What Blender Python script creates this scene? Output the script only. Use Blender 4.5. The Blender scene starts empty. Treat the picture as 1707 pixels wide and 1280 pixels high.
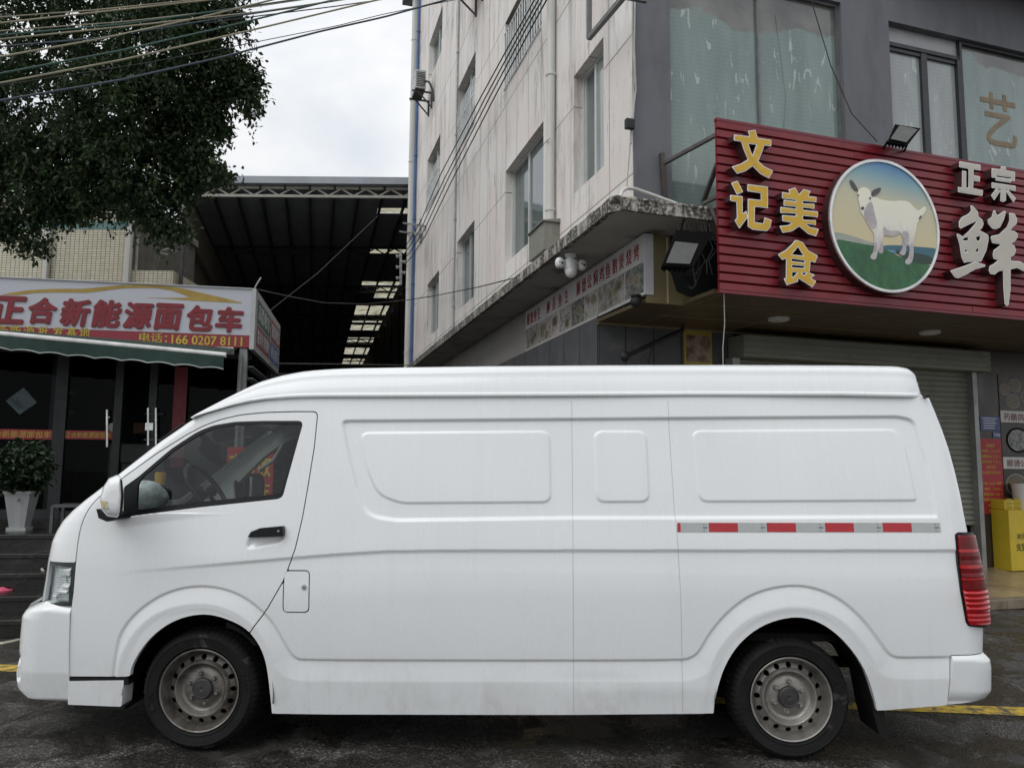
import bpy, bmesh, math, random
import numpy as np
from mathutils import Vector, Matrix, Euler
rad = math.radians
scene = bpy.context.scene
COL = scene.collection

# ------------------------------------------------------------------ camera
CAM_H, PITCH, ROLL, FPX = 1.5, rad(6.2), rad(0.5), 1307.0
cam_data = bpy.data.cameras.new("camera")
cam = bpy.data.objects.new("camera", cam_data)
COL.objects.link(cam)
cam_data.sensor_fit = 'HORIZONTAL'
cam_data.sensor_width = 36.0
cam_data.lens = FPX / 1707.0 * 36.0
cam_data.clip_start, cam_data.clip_end = 0.05, 2000.0
cam.matrix_world = Matrix.Translation((0, 0, CAM_H)) @ Matrix.Rotation(math.pi / 2 + PITCH, 4, 'X') @ Matrix.Rotation(ROLL, 4, 'Z')
scene.camera = cam

# ------------------------------------------------------------------ sky and sun
SUN_EL, SUN_AZ = rad(52), rad(226)          # azimuth clockwise from +Y
world = bpy.data.worlds.new("World")
scene.world = world
world.use_nodes = True
wn, wl = world.node_tree.nodes, world.node_tree.links
wn.clear()
w_out = wn.new('ShaderNodeOutputWorld')
w_bg = wn.new('ShaderNodeBackground')
w_sky = wn.new('ShaderNodeTexSky')
w_sky.sky_type = 'NISHITA'
w_sky.sun_disc = False
w_sky.sun_elevation = SUN_EL
w_sky.sun_rotation = SUN_AZ
w_tc = wn.new('ShaderNodeTexCoord')
w_map = wn.new('ShaderNodeMapping'); w_map.inputs['Scale'].default_value = (1.0, 1.0, 2.6)
w_n1 = wn.new('ShaderNodeTexNoise'); w_n1.inputs['Scale'].default_value = 2.3; w_n1.inputs['Detail'].default_value = 7; w_n1.inputs['Roughness'].default_value = 0.52; w_n1.inputs['Distortion'].default_value = 0.4
w_ramp = wn.new('ShaderNodeValToRGB')
w_ramp.color_ramp.elements[0].position = 0.40; w_ramp.color_ramp.elements[0].color = (0.77, 0.815, 0.87, 1)
w_ramp.color_ramp.elements[1].position = 0.58; w_ramp.color_ramp.elements[1].color = (1.0, 1.0, 1.0, 1)
w_sep = wn.new('ShaderNodeSeparateXYZ')
w_lum = wn.new('ShaderNodeMapRange')         # an overcast sky is brighter towards the zenith
w_lum.inputs['From Min'].default_value = 0.15; w_lum.inputs['From Max'].default_value = 1.0
w_lum.inputs['To Min'].default_value = 8.7; w_lum.inputs['To Max'].default_value = 11.4
w_mul = wn.new('ShaderNodeVectorMath'); w_mul.operation = 'SCALE'
w_mix = wn.new('ShaderNodeMix'); w_mix.data_type = 'RGBA'; w_mix.inputs[0].default_value = 0.93
w_bg.inputs['Strength'].default_value = 0.1
wl.new(w_tc.outputs['Generated'], w_map.inputs['Vector']); wl.new(w_map.outputs[0], w_n1.inputs['Vector'])
wl.new(w_n1.outputs['Fac'], w_ramp.inputs[0])
wl.new(w_tc.outputs['Generated'], w_sep.inputs[0]); wl.new(w_sep.outputs['Z'], w_lum.inputs['Value'])
wl.new(w_ramp.outputs[0], w_mul.inputs[0]); wl.new(w_lum.outputs[0], w_mul.inputs['Scale'])
wl.new(w_sky.outputs[0], w_mix.inputs[6]); wl.new(w_mul.outputs[0], w_mix.inputs[7])
wl.new(w_mix.outputs[2], w_bg.inputs['Color']); wl.new(w_bg.outputs[0], w_out.inputs['Surface'])

sun_data = bpy.data.lights.new("sun", 'SUN')
sun_data.energy = 1.0
sun_data.angle = rad(50)
sun_data.color = (1.0, 0.985, 0.96)
sun = bpy.data.objects.new("sun", sun_data)
COL.objects.link(sun)
_sd = Vector((math.sin(SUN_AZ) * math.cos(SUN_EL), math.cos(SUN_AZ) * math.cos(SUN_EL), math.sin(SUN_EL)))
sun.rotation_euler = _sd.to_track_quat('Z', 'Y').to_euler()
scene.view_settings.view_transform = 'Standard'
scene.view_settings.look = 'None'
scene.view_settings.exposure = 0.14
scene.view_settings.gamma = 1.0
scene.cycles.max_bounces = 8
scene.cycles.transparent_max_bounces = 16
scene.cycles.use_denoising = True

# ------------------------------------------------------------------ picture rays: where a pixel of the photograph meets a plane of the place
_CR = np.array(cam.matrix_world.to_3x3())
EYE = np.array([0, 0, CAM_H])
def ray(px, py):
    return _CR @ np.array([(px - 853.5) / FPX, -(py - 640.0) / FPX, -1.0])
class Frame:
    """A right-handed ground frame: origin o, x axis turned th degrees from world X."""
    def __init__(s, o, th):
        s.o = np.array([o[0], o[1], 0.0]); s.th = rad(th)
        c, n = math.cos(s.th), math.sin(s.th)
        s.x = np.array([c, n, 0]); s.y = np.array([-n, c, 0])
    def loc(s, p):
        q = p - s.o
        return np.array([q @ s.x, q @ s.y, q[2]])
    def wld(s, p):
        return s.o + s.x * p[0] + s.y * p[1] + np.array([0, 0, p[2]])
    def onx(s, px, py, c):
        d = ray(px, py); t = (c - (EYE - s.o) @ s.x) / (d @ s.x); return s.loc(EYE + t * d)
    def ony(s, px, py, c):
        d = ray(px, py); t = (c - (EYE - s.o) @ s.y) / (d @ s.y); return s.loc(EYE + t * d)
    def onz(s, px, py, z=0.0):
        d = ray(px, py); t = (z - CAM_H) / d[2]; return s.loc(EYE + t * d)
FW = Frame((0, 0), 0)

# ------------------------------------------------------------------ materials
MATS = {}
def _new(name):
    m = bpy.data.materials.new(name); m.use_nodes = True
    nt = m.node_tree; b = nt.nodes['Principled BSDF']
    return m, nt, b
def ramp(nt, fac, stops):
    r = nt.nodes.new('ShaderNodeValToRGB')
    e = r.color_ramp.elements
    while len(e) < len(stops): e.new(0.5)
    for i, (p, c) in enumerate(stops):
        e[i].position = p; e[i].color = (c[0], c[1], c[2], 1) if hasattr(c, '__len__') else (c, c, c, 1)
    nt.links.new(fac, r.inputs[0]); return r.outputs[0]
def noise(nt, scale, detail=4, rough=0.55, vec=None, stretch=None, dist=0.0):
    tc = nt.nodes.new('ShaderNodeTexCoord')
    v = vec if vec is not None else tc.outputs['Object']
    if stretch:
        mp = nt.nodes.new('ShaderNodeMapping'); mp.inputs['Scale'].default_value = stretch
        nt.links.new(v, mp.inputs['Vector']); v = mp.outputs[0]
    n = nt.nodes.new('ShaderNodeTexNoise'); n.inputs['Scale'].default_value = scale; n.inputs['Detail'].default_value = detail
    n.inputs['Roughness'].default_value = rough; n.inputs['Distortion'].default_value = dist
    nt.links.new(v, n.inputs['Vector']); return n.outputs['Fac']
def mixc(nt, fac, a, b, mode='MIX'):
    m = nt.nodes.new('ShaderNodeMix'); m.data_type = 'RGBA'; m.blend_type = mode
    for i, x in ((0, fac), (6, a), (7, b)):
        if hasattr(x, 'links') or hasattr(x, 'is_linked'): nt.links.new(x, m.inputs[i])
        elif i == 0: m.inputs[0].default_value = x
        else: m.inputs[i].default_value = (x[0], x[1], x[2], 1)
    return m.outputs[2]
def bumpn(nt, b, h, strength=0.3, dist=0.01):
    bp = nt.nodes.new('ShaderNodeBump'); bp.inputs['Strength'].default_value = strength; bp.inputs['Distance'].default_value = dist
    nt.links.new(h, bp.inputs['Height']); nt.links.new(bp.outputs[0], b.inputs['Normal'])
def mat(name, col, rough=0.5, metal=0.0, var=0.25, scale=6.0, bump=0.0, bscale=60.0, coat=0.0, spec=0.5, stretch=None, dirt=None, dirt_lo=0.52, dirt_hi=0.75, dscale=3.0):
    """A plain painted / plastic / metal surface with its own tone variation, roughness variation and optional dirt colour."""
    if name in MATS: return MATS[name]
    m, nt, b = _new(name)
    n = noise(nt, scale, 6, 0.6, stretch=stretch)
    c = ramp(nt, n, [(0.3, tuple(x * (1 - var) for x in col)), (0.7, tuple(min(1, x * (1 + var * 0.6)) for x in col))])
    if dirt:
        d = ramp(nt, noise(nt, dscale, 8, 0.65, stretch=stretch, dist=0.3), [(dirt_lo, 0.0), (dirt_hi, 1.0)])
        c = mixc(nt, d, c, dirt)
    nt.links.new(c, b.inputs['Base Color'])
    r = ramp(nt, noise(nt, scale * 2.3, 4), [(0.3, max(0.02, rough - 0.08)), (0.7, min(1, rough + 0.08))])
    nt.links.new(r, b.inputs['Roughness'])
    b.inputs['Metallic'].default_value = metal; b.inputs['Coat Weight'].default_value = coat; b.inputs['Coat Roughness'].default_value = 0.05
    b.inputs['Specular IOR Level'].default_value = spec
    if bump: bumpn(nt, b, noise(nt, bscale, 5), bump, 0.004)
    MATS[name] = m; return m
def glass_mat(name, tint=(0.8, 0.85, 0.85), ior=1.5, rough=0.0, base=0.0, film=None, film_amt=0.0):
    """Thin pane: clear or tinted see-through layer under a sharp reflection, optionally with a dusty film on it."""
    if name in MATS: return MATS[name]
    m, nt, b = _new(name); nt.nodes.remove(b)
    out = [n for n in nt.nodes if n.type == 'OUTPUT_MATERIAL'][0]
    tr = nt.nodes.new('ShaderNodeBsdfTransparent'); tr.inputs[0].default_value = (*tint, 1)
    gl = nt.nodes.new('ShaderNodeBsdfGlossy'); gl.inputs['Roughness'].default_value = rough; gl.inputs[0].default_value = (1, 1, 1, 1)
    f0 = ((ior - 1) / (ior + 1)) ** 2                 # Schlick, the same from both sides of a thin pane
    lw = nt.nodes.new('ShaderNodeLayerWeight'); lw.inputs['Blend'].default_value = 0.5
    pw = nt.nodes.new('ShaderNodeMath'); pw.operation = 'POWER'; pw.inputs[1].default_value = 5.0; nt.links.new(lw.outputs['Facing'], pw.inputs[0])
    ma = nt.nodes.new('ShaderNodeMath'); ma.operation = 'MULTIPLY_ADD'; ma.use_clamp = True; ma.inputs[1].default_value = 1 - f0; ma.inputs[2].default_value = f0 + base; nt.links.new(pw.outputs[0], ma.inputs[0])
    fac = ma.outputs[0]
    src = tr.outputs[0]
    if film:
        df = nt.nodes.new('ShaderNodeBsdfDiffuse'); df.inputs[0].default_value = (*film, 1)
        mf = nt.nodes.new('ShaderNodeMixShader')
        a = ramp(nt, noise(nt, 2.0, 6, 0.6), [(0.3, max(0, film_amt - 0.12)), (0.7, min(1, film_amt + 0.12))])
        nt.links.new(a, mf.inputs[0]); nt.links.new(src, mf.inputs[1]); nt.links.new(df.outputs[0], mf.inputs[2]); src = mf.outputs[0]
    mx = nt.nodes.new('ShaderNodeMixShader')
    nt.links.new(fac, mx.inputs[0]); nt.links.new(src, mx.inputs[1]); nt.links.new(gl.outputs[0], mx.inputs[2])
    nt.links.new(mx.outputs[0], out.inputs['Surface'])
    MATS[name] = m; return m

# ------------------------------------------------------------------ mesh builder and object tree
OFF = {}
class MB:
    """Collects shapes in one frame's coordinates and links them as ONE mesh object."""
    def __init__(s, rot=0.0):
        s.v, s.f, s.m, s.n, s.smooth = [], [], [], 0, []
        s.cur = 0; s.rot = rad(rot)
    def add(s, verts, faces, smooth=False, mi=None):
        verts = np.asarray(verts, float).reshape(-1, 3)
        if s.rot:
            c, n = math.cos(s.rot), math.sin(s.rot)
            verts = np.column_stack([verts[:, 0] * c - verts[:, 1] * n, verts[:, 0] * n + verts[:, 1] * c, verts[:, 2]])
        s.v.append(verts); k = s.n
        for f in faces:
            s.f.append([i + k for i in f]); s.m.append(s.cur if mi is None else mi); s.smooth.append(smooth)
        s.n += len(verts); return s
    def box(s, x0, x1, y0, y1, z0, z1, mi=None):
        v = [(x, y, z) for z in (z0, z1) for y in (y0, y1) for x in (x0, x1)]
        return s.add(v, [(0, 2, 3, 1), (4, 5, 7, 6), (0, 1, 5, 4), (2, 6, 7, 3), (0, 4, 6, 2), (1, 3, 7, 5)], mi=mi)
    def obox(s, c, ax, ay, az, mi=None):
        """A box round c with half-vectors ax, ay, az."""
        c, ax, ay, az = (np.array(q, float) for q in (c, ax, ay, az))
        v = [c + i * ax + j * ay + k * az for k in (-1, 1) for j in (-1, 1) for i in (-1, 1)]
        return s.add(v, [(0, 2, 3, 1), (4, 5, 7, 6), (0, 1, 5, 4), (2, 6, 7, 3), (0, 4, 6, 2), (1, 3, 7, 5)], mi=mi)
    def bar(s, a, b, w, h=None, up=(0, 0, 1), mi=None):
        a, b, up = np.array(a, float), np.array(b, float), np.array(up, float)
        d = b - a; L = np.linalg.norm(d); d = d / L
        sd = np.cross(d, up)
        if np.linalg.norm(sd) < 1e-5: sd = np.cross(d, (1, 0, 0))
        sd /= np.linalg.norm(sd); u = np.cross(sd, d)
        return s.obox((a + b) / 2, d * L / 2, sd * w / 2, u * (h or w) / 2, mi)
    def prism(s, poly, plane, a, b, mi=None, smooth=False):
        """poly (list of 2-D) pushed along an axis from a to b. plane: 'xz' pushes y, 'yz' pushes x, 'xy' pushes z."""
        n = len(poly)
        def at(p, c): return {'xz': (p[0], c, p[1]), 'yz': (c, p[0], p[1]), 'xy': (p[0], p[1], c)}[plane]
        v = [at(p, a) for p in poly] + [at(p, b) for p in poly]
        area = sum(poly[i][0] * poly[(i + 1) % n][1] - poly[(i + 1) % n][0] * poly[i][1] for i in range(n))
        s.add(v, [list(range(n)), list(range(2 * n - 1, n - 1, -1))], mi=mi)
        k = len(s.f)
        s.add(v, [(i, i + n, (i + 1) % n + n, (i + 1) % n) for i in range(n)], smooth=smooth, mi=mi)
        return s
    def tube(s, pts, r, n=8, closed=False, caps=True, mi=None):
        pts = [np.array(p, float) for p in pts]; N = len(pts)
        rs = r if hasattr(r, '__len__') else [r] * N
        vs = []; ref = None
        for i, p in enumerate(pts):
            a = pts[(i - 1) % N] if closed or i > 0 else p
            c = pts[(i + 1) % N] if closed or i < N - 1 else p
            t = c - a; t = t / (np.linalg.norm(t) + 1e-12)
            if ref is None:
                ref = np.array((0, 0, 1.0)) if abs(t[2]) < 0.9 else np.array((1.0, 0, 0))
            u = ref - t * (ref @ t); u /= np.linalg.norm(u) + 1e-12; w = np.cross(t, u); ref = u
            for k in range(n):
                q = 2 * math.pi * k / n
                vs.append(p + rs[i] * (math.cos(q) * u + math.sin(q) * w))
        fs = []
        for i in range(N if closed else N - 1):
            j = (i + 1) % N
            for k in range(n): fs.append((i * n + k, i * n + (k + 1) % n, j * n + (k + 1) % n, j * n + k))
        s.add(vs, fs, smooth=True, mi=mi)
        if caps and not closed:
            s.add(vs[:n], [list(range(n - 1, -1, -1))], mi=mi); s.add(vs[-n:], [list(range(n))], mi=mi)
        return s
    def lathe(s, prof, c, axis='z', n=32, mi=None, smooth=True, rfun=None):
        """prof: (r, h) pairs turned about an axis through c."""
        vs = []; N = len(prof)
        for i, (r, h) in enumerate(prof):
            for k in range(n):
                q = 2 * math.pi * k / n
                rr = r * (rfun(i, k) if rfun else 1)
                a, b = rr * math.cos(q), rr * math.sin(q)
                p = {'z': (a, b, h), 'y': (a, h, b), 'x': (h, a, b)}[axis]
                vs.append((c[0] + p[0], c[1] + p[1], c[2] + p[2]))
        fs = [(i * n + k, i * n + (k + 1) % n, (i + 1) * n + (k + 1) % n, (i + 1) * n + k) for i in range(N - 1) for k in range(n)]
        return s.add(vs, fs, smooth=smooth, mi=mi)
    def grid(s, P, smooth=True, mi=None, wrap=False):
        """P: array (rows, cols, 3)."""
        P = np.asarray(P, float); R, C = P.shape[:2]
        fs = [(i * C + j, i * C + (j + 1) % C, (i + 1) * C + (j + 1) % C, (i + 1) * C + j) for i in range(R - 1) for j in range(C if wrap else C - 1)]
        return s.add(P.reshape(-1, 3), fs, smooth=smooth, mi=mi)
    def ball(s, c, rx, ry, rz, n=16, m=10, mi=None, e=1.0):
        P = []
        for i in range(m + 1):
            t = math.pi * i / m - math.pi / 2
            def sp(v): return math.copysign(abs(v) ** e, v)
            P.append([(c[0] + rx * sp(math.cos(t)) * sp(math.cos(2 * math.pi * k / n)), c[1] + ry * sp(math.cos(t)) * sp(math.sin(2 * math.pi * k / n)), c[2] + rz * sp(math.sin(t))) for k in range(n)])
        return s.grid(P, wrap=True, mi=mi)
    def build(s, name, mats, parent=None, frame=None, base=None, angle=35, bevel=0.0, fix=True):
        me = bpy.data.meshes.new(name)
        V = np.concatenate(s.v) if s.v else np.zeros((0, 3))
        root = parent
        while root is not None and root.parent is not None: root = root.parent
        off = OFF[root.name] if root is not None else (np.array(base, float) if base is not None else (V.min(0) + V.max(0)) / 2 * np.array([1, 1, 0]) + np.array([0, 0, V[:, 2].min()]))
        me.from_pydata((V - off).tolist(), [], s.f)
        if not isinstance(mats, (list, tuple)): mats = [mats]
        for m in mats: me.materials.append(m)
        me.polygons.foreach_set('material_index', s.m)
        me.polygons.foreach_set('use_smooth', s.smooth)
        me.update()
        if any(s.smooth): me.set_sharp_from_angle(angle=rad(angle))
        o = bpy.data.objects.new(name, me); COL.objects.link(o)
        if parent is not None: o.parent = parent
        else:
            fr = frame or FW
            o.location = fr.wld(off); o.rotation_euler = (0, 0, fr.th); OFF[o.name] = off
        if fix and len(s.f) < 60000:
            bm = bmesh.new(); bm.from_mesh(me); bmesh.ops.remove_doubles(bm, verts=bm.verts, dist=1e-5) if False else None
            bmesh.ops.recalc_face_normals(bm, faces=bm.faces); bm.to_mesh(me); bm.free()
        if bevel:
            md = o.modifiers.new('bevel', 'BEVEL'); md.width = bevel; md.segments = 2; md.limit_method = 'ANGLE'; md.angle_limit = rad(40)
        return o
def tag(o, label=None, cat=None, group=None, kind=None):
    if label: o['label'] = label
    if cat: o['category'] = cat
    if group: o['group'] = group
    if kind: o['kind'] = kind
    return o
def thing(name, label, cat, frame, base, group=None):
    o = bpy.data.objects.new(name, None); COL.objects.link(o)
    o.empty_display_size = 0.1
    o.location = frame.wld(base); o.rotation_euler = (0, 0, frame.th)
    OFF[o.name] = np.array(base, float)
    return tag(o, label, cat, group)
def clone(root, loc=None, rotz=None, label=None):
    r = root.copy(); COL.objects.link(r)
    if loc is not None: r.location = loc
    if rotz is not None: r.rotation_euler = (0, 0, rotz)
    if label: r['label'] = label
    for ch in list(root.children):
        c = ch.copy(); COL.objects.link(c); c.parent = r
        for g in list(ch.children):
            d = g.copy(); COL.objects.link(d); d.parent = c
    return r

# ------------------------------------------------------------------ lettering
def text_geo(body, size=1.0, extrude=0.01, bold=0.0, shear=0.0):
    c = bpy.data.curves.new('lettering', 'FONT'); c.body = body; c.size = size; c.extrude = extrude; c.offset = bold; c.shear = shear
    c.resolution_u = 3
    o = bpy.data.objects.new('lettering', c)
    me = bpy.data.meshes.new_from_object(o)
    v = np.array([x.co[:] for x in me.vertices]).reshape(-1, 3); f = [list(p.vertices) for p in me.polygons]
    bpy.data.objects.remove(o); bpy.data.curves.remove(c); bpy.data.meshes.remove(me)
    return v, f
def text(mb, body, o, xd, w=None, h=None, up=(0, 0, 1), depth=0.004, bold=0.0, shear=0.0, mi=None, keep=False):
    """Lettering whose lower left corner is o, running along xd, w wide and h high; its back sits on the plane and it stands out by depth."""
    v, f = text_geo(body, 1.0, 0.5, 0.0, shear)
    if not len(v): return
    lo, hi = v.min(0), v.max(0)
    sx = (w / (hi[0] - lo[0])) if w else None; sy = (h / (hi[1] - lo[1])) if h else None
    if sx is None: sx = sy
    if sy is None: sy = sx
    if keep: sx = sy = min(sx, sy)
    xd, up = np.array(xd, float), np.array(up, float); nd = np.cross(xd, up)
    P = np.array(o, float) + np.outer((v[:, 0] - lo[0]) * sx, xd) + np.outer((v[:, 1] - lo[1]) * sy, up) + np.outer((v[:, 2] + 0.5) * depth, nd)
    mb.add(P, f, mi=mi)
    if bold:                                          # heavier strokes: the same glyphs laid side by side, a hair apart in depth
        for k in range(8):
            a = 2 * math.pi * k / 8
            mb.add(P + xd * (bold * sx * math.cos(a)) + up * (bold * sy * math.sin(a)) - nd * (0.00025 * (k + 1)), f, mi=mi)

# ------------------------------------------------------------------ 2-D outlines, signed distance and clipped sheets
def chaikin(p, n=2, closed=True):
    p = np.asarray(p, float)
    for _ in range(n):
        q = np.roll(p, -1, 0) if closed else p[1:]
        a = p if closed else p[:-1]
        r = np.empty((2 * len(a), 2)); r[0::2] = a * 0.75 + q * 0.25; r[1::2] = a * 0.25 + q * 0.75
        if not closed: r = np.vstack([p[:1], r, p[-1:]])
        p = r
    return p
def rounded(poly, r, n=6):
    """Polygon with its corners turned into arcs of radius r (number or one per corner)."""
    P = np.asarray(poly, float); N = len(P); out = []
    for i in range(N):
        ri = r[i] if hasattr(r, '__len__') else r
        a, b, c = P[i - 1], P[i], P[(i + 1) % N]
        u, w = a - b, c - b; lu, lw = np.linalg.norm(u), np.linalg.norm(w); u, w = u / lu, w / lw
        th = math.acos(max(-1, min(1, float(u @ w))))
        t = min(ri / max(math.tan(th / 2), 1e-3), lu * 0.48, lw * 0.48)
        p0, p2 = b + u * t, b + w * t
        for k in range(n + 1):
            q = k / n
            out.append((1 - q) ** 2 * p0 + 2 * q * (1 - q) * b + q * q * p2)
    return np.array(out)
def sdf(poly, X, Z):
    """Signed distance to a closed outline, positive inside."""
    P = np.asarray(poly, float); Q = np.roll(P, -1, 0)
    x, z = X.ravel(), Z.ravel()
    d = np.full(x.shape, 1e9); ins = np.zeros(x.shape, bool)
    for a, b in zip(P, Q):
        e = b - a; L = e @ e
        if L < 1e-14: continue
        t = np.clip(((x - a[0]) * e[0] + (z - a[1]) * e[1]) / L, 0, 1)
        d = np.minimum(d, (x - a[0] - t * e[0]) ** 2 + (z - a[1] - t * e[1]) ** 2)
        c = (a[1] > z) != (b[1] > z)
        if c.any():
            xi = a[0] + (z - a[1]) / (b[1] - a[1] if abs(b[1] - a[1]) > 1e-12 else 1e-12) * e[0]
            ins ^= c & (x < xi)
    d = np.sqrt(d)
    return np.where(ins, d, -d).reshape(X.shape)
def dline(pts, X, Z):
    """Distance to an open polyline."""
    P = np.asarray(pts, float); x, z = X.ravel(), Z.ravel(); d = np.full(x.shape, 1e9)
    for a, b in zip(P[:-1], P[1:]):
        e = b - a; t = np.clip(((x - a[0]) * e[0] + (z - a[1]) * e[1]) / (e @ e), 0, 1)
        d = np.minimum(d, (x - a[0] - t * e[0]) ** 2 + (z - a[1] - t * e[1]) ** 2)
    return np.sqrt(d).reshape(X.shape)
def sstep(a, b, x):
    t = np.clip((x - a) / (b - a), 0, 1); return t * t * (3 - 2 * t)
def clip_sheet(mb, U, V, f, fun, flange=0.0, fdir=(0, 1, 0), mi=None, flip=False):
    """The part of the sheet fun(u, v) where f > 0, its edges cut along f = 0 and turned in by flange along fdir."""
    R, C = f.shape
    ins = f > 0
    verts_uv = []; index = {}; faces = []
    def vid(key, u, v):
        k = index.get(key)
        if k is None:
            k = len(verts_uv); index[key] = k; verts_uv.append((u, v))
        return k
    full = ins[:-1, :-1] & ins[1:, :-1] & ins[:-1, 1:] & ins[1:, 1:]
    anyc = ins[:-1, :-1] | ins[1:, :-1] | ins[:-1, 1:] | ins[1:, 1:]
    used = np.zeros((R, C), bool)
    used[:-1, :-1] |= full; used[1:, :-1] |= full; used[:-1, 1:] |= full; used[1:, 1:] |= full
    ids = -np.ones((R, C), int)
    ii, jj = np.nonzero(used)
    ids[ii, jj] = np.arange(len(ii))
    verts_uv = list(zip(U[ii, jj].tolist(), V[ii, jj].tolist()))
    for i, j, k in zip(ii.tolist(), jj.tolist(), range(len(ii))): index[(i, j)] = k
    fi, fj = np.nonzero(full)
    faces = np.column_stack([ids[fi, fj], ids[fi, fj + 1], ids[fi + 1, fj + 1], ids[fi + 1, fj]]).tolist()
    edge_pairs = []
    pi, pj = np.nonzero(anyc & ~full)
    for i, j in zip(pi.tolist(), pj.tolist()):
        cs = [(i, j), (i, j + 1), (i + 1, j + 1), (i + 1, j)]
        poly = []; cuts = []
        for a, b in zip(cs, cs[1:] + cs[:1]):
            fa, fb = f[a], f[b]
            if fa > 0: poly.append(vid(a, U[a], V[a]))
            if (fa > 0) != (fb > 0):
                t = fa / (fa - fb); key = (a, b) if a < b else (b, a)
                k = vid(('e',) + key, U[a] + t * (U[b] - U[a]), V[a] + t * (V[b] - V[a]))
                poly.append(k); cuts.append(k)
        if len(poly) >= 3: faces.append(poly)
        if len(cuts) == 2: edge_pairs.append(tuple(cuts))
    if not verts_uv: return
    uv = np.array(verts_uv)
    P = fun(uv[:, 0], uv[:, 1])
    if flip: faces = [q[::-1] for q in faces]
    mb.add(P, faces, smooth=True, mi=mi)
    if flange:
        fd = np.array(fdir, float) * flange
        vs, fs = [], []
        for a, b in edge_pairs:
            k = len(vs); vs += [P[a], P[b], P[b] + fd, P[a] + fd]; fs.append((k, k + 1, k + 2, k + 3))
        if vs: mb.add(vs, fs, smooth=False, mi=mi)
# ================================================================== GROUND
def ground_mat():
    m, nt, b = _new('wet_asphalt')
    tc = nt.nodes.new('ShaderNodeTexCoord'); ob = tc.outputs['Object']
    big = noise(nt, 0.45, 5, 0.6, ob); mid = noise(nt, 2.6, 6, 0.65, ob, dist=0.5)
    vo = nt.nodes.new('ShaderNodeTexVoronoi'); vo.inputs['Scale'].default_value = 105; nt.links.new(ob, vo.inputs['Vector'])
    sp = nt.nodes.new('ShaderNodeSeparateColor'); nt.links.new(vo.outputs['Color'], sp.inputs[0])
    agg = ramp(nt, sp.outputs[0], [(0.0, (0.020, 0.019, 0.018)), (0.55, (0.05, 0.047, 0.043)), (0.85, (0.105, 0.10, 0.09)), (1.0, (0.27, 0.26, 0.235))])
    smooth = ramp(nt, noise(nt, 30, 6, 0.7, ob), [(0.3, (0.030, 0.029, 0.027)), (0.75, (0.062, 0.058, 0.053))])
    fine = ramp(nt, noise(nt, 0.9, 5, 0.6, ob, dist=0.6), [(0.40, 0.0), (0.47, 1.0)])
    c = mixc(nt, fine, smooth, agg)
    wet = ramp(nt, mid, [(0.46, 1.0), (0.58, 0.0)])
    c = mixc(nt, wet, c, (0.40, 0.38, 0.36), 'MULTIPLY')
    c = mixc(nt, ramp(nt, big, [(0.40, 0.0), (0.65, 0.45)]), c, (0.062, 0.058, 0.053))
    nt.links.new(c, b.inputs['Base Color'])
    nt.links.new(ramp(nt, mid, [(0.44, 0.09), (0.60, 0.62)]), b.inputs['Roughness'])
    ad = nt.nodes.new('ShaderNodeMath'); ad.operation = 'ADD'; nt.links.new(vo.outputs['Distance'], ad.inputs[0]); nt.links.new(noise(nt, 40, 5, 0.7, ob), ad.inputs[1])
    bumpn(nt, b, ad.outputs[0], 0.55, 0.006)
    return m
g = MB()
for i in range(1):
    g.add([(-300, -200, 0), (300, -200, 0), (300, 400, 0), (-300, 400, 0)], [(0, 1, 2, 3)])
tag(g.build('road', ground_mat(), base=(0, 0, 0)), kind='structure')

# painted line
yl = mat('yellow_road_paint', (0.62, 0.42, 0.05), 0.6, var=0.2, scale=14, dirt=(0.10, 0.09, 0.07), dirt_lo=0.46, dirt_hi=0.60, dscale=11)
m = MB()
A = [FW.onz(-60, 1106) + np.array([-5., .75, 0]), FW.onz(30, 1109), FW.onz(1450, 1173), FW.onz(1590, 1175.5), FW.onz(1760, 1181)]
Bq = [FW.onz(-60, 1117) + np.array([-5., .75, 0]), FW.onz(30, 1120), FW.onz(1450, 1184), FW.onz(1590, 1188.5), FW.onz(1760, 1196)]
V = [(p[0], p[1], 0.004) for p in A] + [(p[0], p[1], 0.004) for p in Bq]
m.add(V, [(i, i + 1, i + 6, i + 5) for i in range(4)])
tag(m.build('yellow_line', yl), 'worn yellow parking line painted on the asphalt behind the van', 'road marking')

# ================================================================== CORNER BUILDING
_p = FW.onz(1198, 484, 3.2); _f = Frame(_p, 18.3); _o = _f.o + _f.x * -.5 + _f.y * .75
FB = Frame(_o, 18.3); SK = -2.3; FB2 = Frame(_o, 18.3 + SK)
def sk(p):
    """A point of the side facade's frame in the front facade's frame."""
    c, n = math.cos(rad(SK)), math.sin(rad(SK)); return np.array([p[0] * c - p[1] * n, p[0] * n + p[1] * c, p[2]])

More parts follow.
